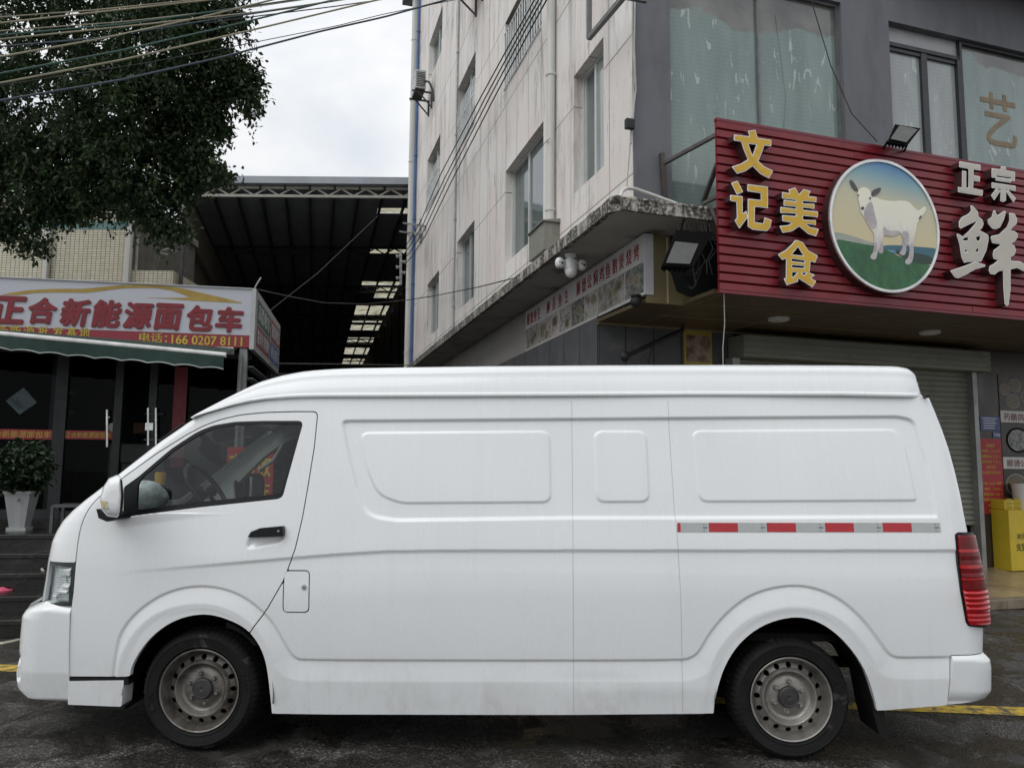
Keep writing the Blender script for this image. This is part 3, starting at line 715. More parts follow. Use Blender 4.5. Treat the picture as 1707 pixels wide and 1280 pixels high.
# round goat picture
SG = .19535
gp = lambda p: np.array([FB.ony(1370 + x * SG, 250 + y * SG, LY)[[0, 2]] for x, y in p])
L_, R_, T_, B_ = gp([(74, 600), (985, 690), (500, 98), (590, 1208)])
cx, rx = (L_[0] + R_[0]) / 2, (R_[0] - L_[0]) / 2; cz, rz = (T_[1] + B_[1]) / 2, (T_[1] - B_[1]) / 2
rd = (rx + rz) / 2
def pic_sky():
    m, nt, b = _new('picture_sky'); tc = nt.nodes.new('ShaderNodeTexCoord'); sx = nt.nodes.new('ShaderNodeSeparateXYZ'); nt.links.new(tc.outputs['Object'], sx.inputs[0])
    mr = nt.nodes.new('ShaderNodeMapRange'); zz = cz - 3.2; mr.inputs['From Min'].default_value = zz - rd; mr.inputs['From Max'].default_value = zz + rd; 
    nx = nt.nodes.new('ShaderNodeMath'); nx.operation = 'MULTIPLY_ADD'; nx.inputs[1].default_value = 0.10; nt.links.new(sx.outputs[0], nx.inputs[0]); nt.links.new(sx.outputs[2], nx.inputs[2]); nt.links.new(nx.outputs[0], mr.inputs['Value'])
    c = ramp(nt, mr.outputs[0], [(.3, (.62, .54, .33)), (.60, (.56, .53, .37)), (.78, (.22, .38, .44)), (.93, (.02, .17, .46))]); nt.links.new(c, b.inputs['Base Color']); b.inputs['Roughness'].default_value = .35
    return m
def pic_grass():
    m, nt, b = _new('picture_grass'); c = ramp(nt, noise(nt, 9, 8, .75, stretch=(1, 1, .5)), [(.3, (.006, .055, .018)), (.7, (.03, .17, .055))]); nt.links.new(c, b.inputs['Base Color']); b.inputs['Roughness'].default_value = .35
    return m
m = MB(); circ = [(cx + rx * math.cos(t), cz + rz * math.sin(t)) for t in np.linspace(0, 2 * math.pi, 72, endpoint=False)]
m.prism(circ, 'xz', LY, -.745); pic = m.build('goat_picture', pic_sky(), sgn)
m = MB(); R1 = [[(cx + (rx + a) * math.cos(t), y, cz + (rz + a) * math.sin(t)) for t in np.linspace(0, 2 * math.pi, 72, endpoint=False)] for a, y in ((.018, -.745), (.018, LY - .012), (.006, LY - .016), (-.012, LY - .012), (-.012, LY))]
m.grid(np.array(R1), wrap=True); m.cur = 1; m.grid(np.array([[(cx + (rx + .0195) * math.cos(t), y, cz + (rz + .0195) * math.sin(t)) for t in np.linspace(0, 2 * math.pi, 72, endpoint=False)] for y in (-.745, LY + .01)]), wrap=True)
m.build('picture_rim', [mat('chrome_rim', (.7, .7, .69), .25, .6), SIDEM], pic, fix=False)
inside = lambda p: np.array([(cx + (x - cx), z) for x, z in p])
layer = [0]
def art(pts, m_, name='painted_shape', smooth_=2):
    P = chaikin(gp(pts), smooth_) if smooth_ else gp(pts)
    lo, hi = P.min(0) - .02, P.max(0) + .02
    X, Z = np.meshgrid(np.arange(lo[0], hi[0], .008), np.arange(lo[1], hi[1], .008))
    f = np.minimum(sdf(P, X, Z), (1 - np.hypot((X - cx) / (rx - .012), (Z - cz) / (rz - .012))) * .5)
    layer[0] += 1; y = LY - .0006 * layer[0]
    q = MB(); clip_sheet(q, X, Z, f, lambda x, z: np.column_stack([x, np.full(x.shape, y), z])); q.build(name, m_, pic, fix=False)
fl = lambda n, c, v=.12: mat(n, c, .35, var=v, scale=8)
def goat_print():
    m, nt, b = _new('goat_print'); tc = nt.nodes.new('ShaderNodeTexCoord'); sx = nt.nodes.new('ShaderNodeSeparateXYZ'); nt.links.new(tc.outputs['Object'], sx.inputs[0])
    ad = nt.nodes.new('ShaderNodeMath'); ad.operation = 'MULTIPLY_ADD'; ad.inputs[1].default_value = .55; nt.links.new(noise(nt, 9, 7, .7, stretch=(2, 1, .7), dist=.6), ad.inputs[0]); nt.links.new(sx.outputs[2], ad.inputs[2])
    mr = nt.nodes.new('ShaderNodeMapRange'); z0_ = cz - 3.2; mr.inputs['From Min'].default_value = z0_ - .42 + .27; mr.inputs['From Max'].default_value = z0_ + .30 + .27; nt.links.new(ad.outputs[0], mr.inputs['Value'])
    c = ramp(nt, mr.outputs[0], [(.0, (.44, .40, .42)), (.35, (.60, .56, .55)), (.62, (.80, .77, .66)), (1, (.84, .80, .66))]); nt.links.new(c, b.inputs['Base Color']); b.inputs['Roughness'].default_value = .35
    return m
GB, GS, GD = goat_print(), fl('goat_lilac_grey', (.46, .42, .43), .22), fl('goat_dark_grey', (.07, .062, .07))
art([(60, 690), (220, 720), (420, 790), (560, 820), (560, 900), (60, 900)], fl('picture_mist', (.33, .36, .30)))
art([(500, 812), (700, 815), (850, 830), (1000, 840), (1000, 960), (520, 870)], fl('picture_far_hills', (.035, .13, .17)))
art([(560, 850), (780, 880), (1000, 930), (1000, 950), (760, 905), (560, 870)], fl('picture_river', (.13, .26, .36)))
art([(50, 745), (300, 795), (430, 815), (530, 845), (650, 905), (800, 965), (1000, 1000), (1000, 1250), (50, 1250)], pic_grass())
art([(600, 850), (720, 870), (850, 890), (960, 920), (960, 985), (800, 970), (680, 915)], fl('picture_trees', (.012, .045, .028), .5))
art([(495, 790), (520, 800), (524, 860), (516, 885), (482, 880), (478, 850)], GS, 'painted_goat_leg')
art([(680, 760), (720, 790), (715, 890), (690, 905), (650, 885), (688, 840)], GS, 'painted_goat_leg')
art([(310, 340), (345, 318), (385, 325), (412, 355), (425, 405), (460, 405), (510, 430), (600, 440), (700, 433), (750, 450), (780, 490), (820, 525), (850, 500), (868, 485), (888, 490), (885, 525), (850, 570), (825, 605), (808, 630), (800, 700), (780, 770), (782, 850), (775, 950), (735, 985), (703, 965), (712, 940), (735, 920), (748, 850), (735, 800), (715, 830), (690, 760), (670, 700), (650, 725), (600, 742), (550, 735), (520, 730), (508, 790), (475, 860), (465, 920), (450, 940), (412, 930), (412, 900), (435, 880), (445, 800), (440, 700), (430, 700), (390, 640), (350, 560), (335, 540), (322, 520), (325, 490), (310, 430), (298, 380)], GB, 'painted_goat', 1)
art([(378, 470), (425, 430), (450, 560), (475, 640), (430, 695), (385, 625), (350, 555), (362, 515)], GS)
art([(520, 640), (560, 695), (650, 690), (668, 705), (650, 725), (600, 742), (550, 735), (522, 730)], GS)
art([(680, 690), (735, 700), (740, 770), (715, 830), (692, 770)], GS)
art([(448, 790), (470, 790), (462, 870), (440, 880)], GS)
art([(750, 800), (780, 800), (778, 930), (750, 940)], GS)
art([(820, 585), (845, 555), (850, 572), (828, 600)], GD)
art([(230, 250), (262, 270), (300, 330), (305, 362), (280, 350), (245, 310)], GD, 'painted_goat_ear', 1)
art([(415, 370), (440, 340), (502, 320), (495, 355), (465, 385), (420, 405)], GD, 'painted_goat_ear', 1)
art([(326, 492), (345, 484), (360, 495), (350, 515), (332, 515)], GD)
art([(300, 380), (312, 382), (312, 400), (302, 398)], GD); art([(396, 408), (416, 404), (414, 424), (400, 428)], GD)
TW = fl('picture_tuft', (.20, .26, .10))
for k in range(11):
    x = 470 + k * 17; art([(x, 1200), (x + 6, 1200), (x - 24 + k * 5, 1130 + (k % 3) * 14)], TW, 'painted_grass', 0)

# -- bracket arms, floodlight on the sign
STEEL = mat('rusty_steel', (0.10, .09, .085), .6, .4, var=.35, scale=9, dirt=(.10, .05, .03))
m = MB()
a, b = FB.ony(1103, 256, -.05), FB.ony(1108, 330, -.05); m.bar(a, b, .045, .045)
c, d = FB.ony(1108, 272, -.06), FB.ony(1200, 222, -.70); m.bar(c, d, .035, .035); e, f_ = FB.ony(1172, 338, -.2), FB.ony(1200, 262, -.68); m.bar(e, f_, .04, .04)
e, f_ = FB.ony(1172, 340, -.45), FB.ony(1202, 325, -.68); m.bar(e, f_, .035, .03)
e, f_ = FB.ony(1183, 343, -.62), FB.ony(1200, 385, -.66); m.bar(e, f_, .035, .03)
tag(m.build('sign_bracket', STEEL, None, FB), 'dark steel bracket arms tying the red sign to the grey wall', 'bracket')
flm = mat('floodlight_black', (.005, .005, .0055), .85, spec=.08); flg = mat('floodlight_glass', (.085, .085, .08), .4, var=.25, scale=12)
def quadlamp(name, label, outer, inner, ys, th, arms=(), yi=None):
    """A floodlight whose rim and glass are four-cornered; ys: depth of each corner in the facade's frame."""
    O = np.array([FB.ony(x, y, q) for (x, y), q in zip(outer, ys)]); I = np.array([FB.ony(x, y, q - .004) for (x, y), q in zip(inner, yi or ys)])
    nrm = np.cross(O[1] - O[0], O[3] - O[0]); nrm /= np.linalg.norm(nrm)
    if nrm[1] > 0: nrm = -nrm
    c = O.mean(0); t = thing(name, label, 'floodlight', FB, (c[0], c[1], O[:, 2].min()))
    bk = c + (O - c) * .82 - nrm * th
    q = MB(); q.add(np.vstack([O, bk]), [(0, 1, 2, 3), (7, 6, 5, 4)] + [(i, i + 4, (i + 1) % 4 + 4, (i + 1) % 4) for i in range(4)])
    for k in range(5): 
        a = bk[0] + (bk[1] - bk[0]) * (.1 + .2 * k); b = bk[3] + (bk[2] - bk[3]) * (.1 + .2 * k); q.bar(a, b, .012, .05)
    q.build('housing', flm, t, bevel=.004)
    q = MB(); q.add(np.vstack([I + nrm * .005, I - nrm * .001]), [(0, 1, 2, 3), (7, 6, 5, 4)] + [(i, i + 4, (i + 1) % 4 + 4, (i + 1) % 4) for i in range(4)]); q.build('lens', flg, t)
    if arms:
        q = MB()
        for a, b in arms: q.tube([a, b], .011, 6)
        q.build('arm', flm, t)
quadlamp('floodlight', 'grey glass floodlight on thin legs on the top edge of the red sign', [(1492, 207), (1535.5, 214), (1513, 243), (1479, 237)], [(1499, 210), (1530, 216), (1510.5, 238), (1484, 232)], [-.85, -.85, -1.0, -1.0], .05,
         [(FB.ony(1480, 236, -.96), FB.ony(1471, 250, -.70)), (FB.ony(1512, 242, -.96), FB.ony(1506, 255, -.70))])
quadlamp('floodlight', 'large black dusty floodlight hanging under the concrete ledge beside the red sign', [(1127, 383), (1190, 387), (1156, 445), (1103, 443)], [(1125, 403), (1164, 407), (1149.5, 440.5), (1110, 438.5)], [-.66, -.66, -.82, -.82], .12,
         [(FB.ony(1135, 385, -.6), FB.ony(1140, 366, -.56)), (FB.ony(1180, 390, -.6), FB.ony(1182, 366, -.56))], yi=[-.712, -.712, -.818, -.818])
m = MB(); blk = mat('black_cable', (.012, .012, .012), .6)
rr = random.Random(4)
for k in range(7):
    p0 = FB.ony(1128 + k * 9, 372, -.60); P = [p0 + np.array([rr.uniform(-.05, .05) + .02 * math.sin(i), -.03 + rr.uniform(-.03, .03), -.13 * i]) for i in range(5)]
    m.tube(P, .006, 5)
P = [FB.ony(x, y, -.54) for x, y in [(1155, 446), (1157, 460), (1160, 474), (1152, 482), (1147, 476)]]; m.tube(P, .010, 6)
P = [FB.ony(x, y, -.54) for x, y in [(1170, 446), (1163, 465), (1157, 478), (1150, 480)]]; m.tube(P, .009, 6)
tag(m.build('cable_bundle', blk, None, FB), 'tangle of black cables hanging behind the black floodlight under the ledge', 'cables')
m = MB()
P = [FB.ony(x, y, q) for x, y, q in [(1034, 328, -.50), (1037, 319, -.48), (1045, 314, -.40), (1058, 315, -.32), (1090, 326, -.30), (1128, 340, -.36)]]; m.tube(P, .018, 10)
tag(m.build('conduit_pipe', PVC, None, FB), 'bent white plastic conduit lying on the corner of the concrete ledge', 'conduit')
m = MB(); P = [FB.ony(x, y, -.02) for x, y in [(1055, -30), (1054, 60), (1057, 120), (1056, 170), (1052, 215), (1049, 260), (1045, 310)]]; m.tube(P, .008, 6); P = [FB.ony(x, y, -.03) for x, y in [(1059, -30), (1057, 80), (1060, 150), (1057, 172), (1052, 240)]]; m.tube(P, .011, 6)
tag(m.build('corner_cable', mat('dirty_white_cable', (.42, .41, .39), .6), None, FB), 'pair of loose cables running down the corner between pale and grey wall', 'cable')
m = MB(); p = FB.ony(1050, 207, -.05); m.box(p[0] - .05, p[0] + .045, p[1] - .03, p[1] + .03, p[2] - .055, p[2] + .05); tag(m.build('junction_box', blk, None, FB, bevel=.006), 'small black box hanging on the cables at the building corner', 'junction box')

# -- security cameras
CAMW = mat('camera_white', (.72, .73, .73), .3, var=.05)
p = FB.onz(951, 424, SZ0); t = thing('security_camera', 'white three-lens security camera hanging under the concrete ledge', 'camera', FB, (p[0], p[1], SZ0))
q = MB(); z = SZ0; q.lathe([(0, 0), (.065, 0), (.065, -.03), (.04, -.045), (.04, -.06), (.075, -.07), (.078, -.17), (.07, -.18), (0, -.18)], (p[0], p[1], z), 'z', 24); q.build('housing', CAMW, t)
q = MB(); q.ball((p[0], p[1] - .01, z - .20), .07, .07, .075, 20, 14); q.lathe([(.0, -.072), (.02, -.072), (.022, -.06)], (p[0] - .0, p[1] - .01, z - .2), 'y', 14); q.build('ball_camera', CAMW, t)
for s in (-1, 1):
    c = (p[0] + s * .135, p[1] - .01, z - .115); q = MB(); q.ball((c[0], c[1], c[2]), .052, .05, .062, 16, 10, e=.8); q.bar((p[0] + s * .06, p[1], z - .09), (c[0], c[1], c[2] + .02), .03, .03); sc = q.build('side_camera', CAMW, t)
    q = MB(); q.lathe([(0, -.056), (.012, -.056), (.013, -.045)], (c[0] + .01, c[1], c[2] - .01), 'y', 12); q.lathe([(0, -.052), (.007, -.052), (.008, -.045)], (c[0] - .018, c[1], c[2] - .0), 'y', 10); q.build('lens', blk, sc)
q = MB()
for s in (0, 1): q.tube([(p[0] - .15, p[1] + .05 - s * .06, z - .11), (p[0] - .15, p[1] + .01 - s * .06, z - .20)], .006, 6)
q.build('antenna', blk, t)
q = MB(); c = sk((-.21, -.52, 0)); zz = FB2.onx(1060, 503, .05); c = sk(zz); q.ball((c[0], c[1], c[2]), .06, .06, .06, 16, 10); q.lathe([(.05, .05), (.055, .07), (0, .07)], c, 'z', 16); tag(q.build('security_camera', blk, None, FB), 'small black dome camera under the end of the food picture board', 'camera')

# -- picture board under the ledge
BX = .10
cn = [FB2.onx(*q, BX) for q in ((1074, 389), (1074, 491), (876, 586), (876, 520))]
y0, y1 = cn[0][1], cn[2][1]
zt0, zb0, zb1, zt1 = cn[0][2], cn[1][2], cn[2][2], cn[3][2]
sb = thing('menu_board', 'long white food board with red characters and dish photos hanging under the side ledge', 'sign', FB, sk((BX, (y0 + y1) / 2, zb1)))
def bpt(t, s, d=0.0):
    """t along the board from its near end (0) to its far end (1), s from bottom (0) to top (1)."""
    zb_, zt_ = zb0 + (zb1 - zb0) * t, zt0 + (zt1 - zt0) * t
    return sk((BX - d, y0 + (y1 - y0) * t, zb_ + (zt_ - zb_) * s))
q = MB(); q.add([bpt(0, 0), bpt(1, 0), bpt(1, 1), bpt(0, 1), bpt(0, 0, -.10), bpt(1, 0, -.10), bpt(1, 1, -.10), bpt(0, 1, -.10)], [(0, 1, 2, 3), (4, 7, 6, 5), (0, 4, 5, 1), (1, 5, 6, 2), (2, 6, 7, 3), (3, 7, 4, 0)]); q.build('board', mat('white_board', (.52, .51, .52), .5, var=.12), sb)
q = MB(); RL = mat('faded_red_print', (.32, .02, .03), .5)
chars = '顺德鱼生 柳县鱼生 顺德公焖鸡鱼鹅煲烧烤'
pos = [.955, .905, .855, .800, None, .730, .665, .600, .540, None, .470, .405, .345, .290, .238, .188, .142, .098, .062, .028]
pos = np.interp(np.arange(20), [0, 4, 9, 19], [.965, .80, .50, .045])
for ch, t in zip(chars, pos):
    if ch == ' ': continue
    v, f = text_geo(ch, 1, .5, .0); lo, hi = v.min(0), v.max(0)
    wt = .031
    P = [bpt(t + wt * .5 - wt * (x - lo[0]) / (hi[0] - lo[0]), .62 + .28 * (yy - lo[1]) / (hi[1] - lo[1]), .003 + .002 * (zz + .5)) for x, yy, zz in v]
    q.add(P, f)
q.build('lettering', RL, sb, fix=False)
def food_mat(name, cols, scale):
    m, nt, b = _new(name); tc = nt.nodes.new('ShaderNodeTexCoord')
    vo = nt.nodes.new('ShaderNodeTexVoronoi'); vo.inputs['Scale'].default_value = scale; nt.links.new(tc.outputs['Object'], vo.inputs['Vector'])
    nn = noise(nt, scale * .6, 7, .7, tc.outputs['Object'], dist=1.2)
    mx = nt.nodes.new('ShaderNodeMath'); mx.operation = 'MULTIPLY_ADD'; mx.inputs[1].default_value = .35; nt.links.new(vo.outputs['Distance'], mx.inputs[0]); nt.links.new(nn, mx.inputs[2])
    n = len(cols); c = ramp(nt, mx.outputs[0], [(.35 + .45 * i / (n - 1), x) for i, x in enumerate(cols)]); nt.links.new(c, b.inputs['Base Color']); b.inputs['Roughness'].default_value = .35
    return m
FM = [food_mat('photo_greens', [(.015, .02, .018), (.05, .065, .05), (.12, .13, .12), (.26, .25, .22)], 16), food_mat('photo_soup', [(.03, .03, .028), (.12, .11, .09), (.25, .23, .20), (.33, .33, .32)], 8), food_mat('photo_crab', [(.10, .10, .10), (.30, .10, .05), (.42, .38, .33), (.5, .5, .5)], 12), food_mat('photo_fish', [(.12, .12, .11), (.28, .28, .26), (.42, .41, .38), (.16, .15, .14)], 14)]
bands = [(.005, .115, 0), (.12, .30, 1), (.305, .40, 3), (.405, .515, 0), (.52, .62, 3), (.625, .70, 2), (.705, .85, 3), (.855, .995, 1)]
BOWL = mat('photo_bowl_rim', (.30, .29, .27), .4, var=.2); BWI = mat('photo_broth', (.20, .17, .12), .35, var=.2, scale=12)
for i, (a, b, k) in enumerate(bands):
    q = MB(); q.add([bpt(a, .05, .003), bpt(b, .05, .003), bpt(b, .54, .003), bpt(a, .54, .003)], [(0, 1, 2, 3)])
    q.cur = 1
    rr = random.Random(i)
    for c in range(2 if b - a < .12 else 4):
        tc_, sc_, r = rr.uniform(a + .025, b - .025), rr.uniform(.16, .42), rr.uniform(.016, .027)
        ring = lambda k_, d_: [bpt(tc_ + r * k_ * math.cos(u), sc_ + r * 4.6 * k_ * math.sin(u), d_) for u in np.linspace(0, 2 * math.pi, 20, endpoint=False)]
        q.add(ring(1, .0045), [list(range(20))], mi=1); q.add(ring(.82, .0055), [list(range(20))], mi=2)
    q.build('dish_photo', [FM[k], BOWL, BWI], sb, fix=False)

# -- meter box and air conditioners on the side wall
q = MB(); a, b = FB2.onx(883, 432, -.03), FB2.onx(913, 378, -.03); y_hi = FB2.onx(884, 420, -.2)[1]; y_lo = FB2.onx(909, 400, -.2)[1]; zb_ = FB2.onx(890, 432, -.2)[2]; zt_ = FB2.onx(890, 388, -.2)[2]
q.box(-.22, -.003, y_lo, y_hi, zb_, zt_)
q.add([(-.25, y_lo - .03, zt_ + .02), (-.25, y_hi + .03, zt_ + .02), (.0, y_hi + .03, zt_ + .06), (.0, y_lo - .03, zt_ + .06), (-.25, y_lo - .03, zt_ + .002), (-.25, y_hi + .03, zt_ + .002), (.0, y_hi + .03, zt_ + .002), (.0, y_lo - .03, zt_ + .002)], [(0, 1, 2, 3), (4, 7, 6, 5), (0, 4, 5, 1), (1, 5, 6, 2), (2, 6, 7, 3), (3, 7, 4, 0)])
for k, v in enumerate(q.v): q.v[k] = np.array([sk(p) for p in v])
tag(q.build('meter_box', mat('grey_green_metal', (.25, .25, .215), .6, .1, var=.2, dirt=(.14, .10, .07)), None, FB, bevel=.006), 'small grey green metal box on the side wall beside the wide white downpipe', 'meter box')
ACW = mat('aircon_casing', (.50, .51, .50), .5, var=.15, dirt=(.16, .14, .12), dirt_lo=.5, dirt_hi=.7, dscale=5); ACD = mat('aircon_dark', (.05, .05, .05), .7)
def aircon(label, px_y, py_bot, w, hgt, d0, d1):
    y = FB2.onx(*px_y, (d0 + d1) / 2 * -1)[1]; z = FB2.onx(px_y[0], py_bot, -d0)[2]
    t = thing('air_conditioner', label, 'air conditioner', FB, sk((-(d0 + d1) / 2, y, z)), 'air conditioners on the side wall')
    def B(*a):
        q = MB(); q.box(*a); q.v = [np.array([sk(p) for p in v]) for v in q.v]; return q
    B(-d1, -d0, y - w / 2, y + w / 2, z, z + hgt).build('casing', ACW, t, bevel=.012)
    q = MB()
    for k in range(9): q.box(-d1 + .03, -d0 - .03, y - w / 2 - .008, y - w / 2 + .01, z + .05 + k * hgt / 11, z + .05 + k * hgt / 11 + .02)
    for k in range(14): q.box(-d1 + .02, -d0 - .02, y - w / 2 + .05 + k * w / 16, y - w / 2 + .07 + k * w / 16, z - .012, z + .002)
    q.v = [np.array([sk(p) for p in v]) for v in q.v]; q.build('grille', ACD, t)
    for s in (-1, 1):
        q = MB(); yy = y + s * w * .33; q.bar((-.005, yy, z - .03), (-d1 - .06, yy, z - .03), .04, .04); q.bar((-.02, yy, z - .03), (-.02, yy, z - .45), .04, .04); q.bar((-.02, yy, z - .42), (-d1 + .1, yy, z - .04), .03, .03)
        q.v = [np.array([sk(p) for p in v]) for v in q.v]; q.build('bracket', STEEL, t)
    q = MB(); P = [(-d0 - .05, y - w / 2 - .02, z + .2), (-d0 + .06, y - w / 2 - .14, z + .12), (-.06, y - w / 2 - .2, z - .1), (-.03, y - w / 2 - .18, z - .4)]; q.tube([sk(p) for p in P], .03, 8); q.build('hose', ACD, t)
aircon('dirty white air conditioner low on the far edge of the side wall', (697, 165), 183, .75, .50, .20, .48)
aircon('dirty air conditioner on the side wall cut by the top of the photo', (768, 20), 14, .85, .62, .22, .55)
q = MB(); a, b, c = FB2.onx(982, 64, -.25), FB2.onx(982, -40, -.25), FB2.onx(1040, -5, -.25); q.bar(a, b, .05, .05); q.bar(a, c, .05, .05); q.bar(np.array([-.003, c[1], c[2]]), c, .04, .04)
q.v = [np.array([sk(p) for p in v]) for v in q.v]; tag(q.build('wall_frame', mat('galvanised_dark', (.16, .165, .16), .5, .5), None, FB), 'empty grey steel frame jutting from the side wall above the nearest window', 'steel frame')
# black service cables along the side facade and their bracket
for k, (pts, lab) in enumerate((([(905, -25), (863, 50), (800, 165), (735, 290), (702, 368), (683, 400), (674, 414)], 'topmost'), ([(912, -25), (870, 50), (808, 165), (740, 300), (704, 377), (683, 410), (674, 423)], 'second'), ([(918, -25), (876, 50), (815, 165), (746, 300), (706, 386), (684, 420), (674, 432)], 'third'), ([(925, -25), (884, 50), (823, 165), (754, 300), (709, 393), (685, 430), (674, 442)], 'lowest'))):
    q = MB(); P = [FB2.onx(x, y, -.22) for x, y in pts]; P = [sk(p) for p in P]
    q.tube(P, .011, 6); tag(q.build('service_cable', blk, None, FB), lab + ' of the four black cables sloping across the pale side wall', 'cable', 'black cables along the side wall')
q = MB()
for y_, xa_, xb_ in ((372, 673, 708), (386, 667, 703)): q.bar(FB2.onx(xa_, y_, -.28), FB2.onx(xb_, y_ + 5, -.05), .05, .05)
q.bar(FB2.onx(690, 386, -.2), FB2.onx(702, 402, -.02), .04, .04); q.bar(FB2.onx(701, 365, -.03), FB2.onx(701, 405, -.03), .06, .04)
q.v = [np.array([sk(p) for p in v]) for v in q.v]; tag(q.build('cable_bracket', mat('galvanised', (.34, .35, .35), .5, .5), None, FB), 'galvanised cross-arm bracket holding cables at the far edge of the side wall', 'bracket')
q = MB(); P = [FW.ony(430, 483, 10.5), FW.ony(480, 494, 12), FW.ony(540, 505, 14), FW.ony(610, 507, 16), FW.ony(680, 500, 17.5)]; E_ = [FB.wld(sk(FB2.onx(x, y, -.1))) for x, y in [(720, 494), (800, 478), (880, 458), (918, 449)]]
q.tube(P + E_, .010, 6); tag(q.build('sagging_cable', blk, None, FW), 'thin dark cable sagging from the white shop sign to the ledge of the corner building', 'cable')

# -- shopfront on the right: shutter, posts, posters, kiosk
SHX0, SHX1 = 1.91, FB.ony(1625, 700, .98)[0]
SHM = mat('shutter_slats', (.22, .225, .185), .5, .25, var=.10, scale=1.0, dirt=(.13, .13, .11), dirt_lo=.5, dirt_hi=.8)
sh = thing('roller_shutter', 'greenish grey roller shutter pulled most of the way down behind the van', 'shutter', FB, ((SHX0 + SHX1) / 2, 1.1, .15))
zlo = FB.ony(1621, 868, 1.08)[2]; q = MB(); prof = []
z = zlo
while z < 2.92:
    prof += [(1.085, z), (1.066, z + .012), (1.062, z + .030), (1.068, z + .050), (1.086, z + .066)]; z += .072
q.grid(np.array([[(x, a, b) for a, b in prof] for x in (SHX0, SHX1)])); q.box(SHX0, SHX1, 1.06, 1.10, zlo - .05, zlo); q.build('curtain', SHM, sh, angle=70)
q = MB(); q.box(SHX0 - .02, SHX1 + .20, .86, 1.19, 2.86, 3.13)
for z in (2.90, 2.97, 3.04): q.box(SHX0 - .02, SHX1 + .20, .848, .862, z, z + .02)
q.build('shutter_housing', SHM, sh, bevel=.006)
for xa_, xb_ in ((SHX1, SHX1 + .075), (SHX0 - .10, SHX0)): q = MB(); q.box(xa_, xb_, .98, 1.14, .15, 2.86); q.build('guide_rail', mat('guide_steel', (.30, .31, .30), .45, .5, var=.2), sh)
q = MB(); q.box(SHX0 - .02, SHX1, 1.19, 1.198, .15, 3.1); q.build('dark_opening', mat('black_joint', (.01, .01, .01), .9), sh)
q = MB(); q.box(SHX1 + .075, 9, 1.12, 1.215, .15, 3.2); tag(q.build('pier', mat('dark_brown_tile', (.050, .038, .030), .35, var=.3, scale=2, spec=.5), None, FB), 'dark brown pier wall between shutter and dish posters', 'wall')
def flatp(mb, x0, x1, z0, z1, y=1.117, th=.006, mi=None): return mb.box(x0, x1, y - th, y, z0, z1, mi=mi)
q0, q1 = FB.ony(1663, 625, 1.115), FB.ony(1663, 868, 1.115)
px0 = q0[0]; PZ1 = q0[2]
po = thing('dish_poster', 'tall dark poster with three dish photos and white captions on the brown wall', 'poster', FB, (px0 + .55, 1.117, .78))
q = MB(); flatp(q, px0, px0 + 1.1, .6, PZ1); q.build('sheet', food_mat('poster_dark', [(.008, .007, .006), (.03, .022, .018), (.012, .010, .009), (.06, .045, .03)], 5), po)
W_L = mat('poster_white', (.55, .54, .52), .4, var=.1); PB = mat('poster_bowl', (.20, .19, .17), .35, var=.2); PF = food_mat('poster_food', [(.015, .01, .006), (.06, .03, .015), (.16, .10, .05), (.04, .06, .025)], 22)
zl1, zl2 = FB.ony(1685, 695, 1.11)[2], FB.ony(1685, 772, 1.11)[2]
for (cx_, cz_, r, inn) in ((.10, PZ1 - .20, .10, PF), (.30, PZ1 - .14, .12, PF), (.25, PZ1 - .36, .13, PF), (.30, (zl1 + zl2) / 2, .22, FM[0]), (.22, zl2 - .30, .20, PF), (.55, PZ1 - .30, .15, PF)):
    q = MB(); n = 28
    for rr_, d_, mi_i in ((r, .009, 0), (r * .86, .011, 1)): q.add([(px0 + cx_ + rr_ * math.cos(u), 1.117 - d_, cz_ + rr_ * .8 * math.sin(u)) for u in np.linspace(0, 2 * math.pi, n, endpoint=False)], [list(range(n))], mi=mi_i)
    q.build('dish_photo', [PB if inn is PF else flm, inn], po, fix=False)
for zc, tx_ in ((zl1, '药膳鸽子煲'), (zl2, '顺德公焖鸡')):
    q = MB(); flatp(q, px0, px0 + 1.1, zc - .075, zc + .085, 1.117, .013); lab = q.build('caption_strip', W_L, po)
    q = MB(); text(q, tx_, (px0 + .06, 1.104, zc - .05), (1, 0, 0), .62, .10, depth=.002, bold=.01); q.build('lettering', mat('maroon_print', (.14, .02, .02), .5), lab)
a, b = FB.ony(1635, 693, 1.1), FB.ony(1669, 718, 1.1); q = MB(); flatp(q, a[0], b[0], b[2], a[2]); bp = q.build('notice_plate', mat('blue_enamel', (.03, .06, .20), .35), None, FB); tag(bp, 'blue notice plate with white lines on the brown wall above the house number', 'plate')
q = MB(); rr = random.Random(3)
for k in range(5): z = a[2] - .03 - k * (a[2] - b[2] - .05) / 4.4; flatp(q, a[0] + .03 + (0.02 if k else 0), b[0] - .03 - rr.uniform(0, .12), z - .006, z + .006, 1.111, .002)
q.build('printed_lines', mat('plate_white', (.6, .62, .66), .5), bp)
a, b = FB.ony(1656, 720, 1.1), FB.ony(1670, 730, 1.1); q = MB(); flatp(q, a[0], b[0], b[2], a[2]); bp = q.build('number_plate', mat('blue_enamel', (.03, .06, .20), .35), None, FB); tag(bp, 'small blue house number plate reading 106 above the red price sheet', 'plate')
q = MB(); text(q, '106', (a[0] + .02, 1.111, b[2] + .02), (1, 0, 0), b[0] - a[0] - .04, a[2] - b[2] - .035, depth=.002); q.build('number', mat('plate_white', (.6, .62, .66), .5), bp)
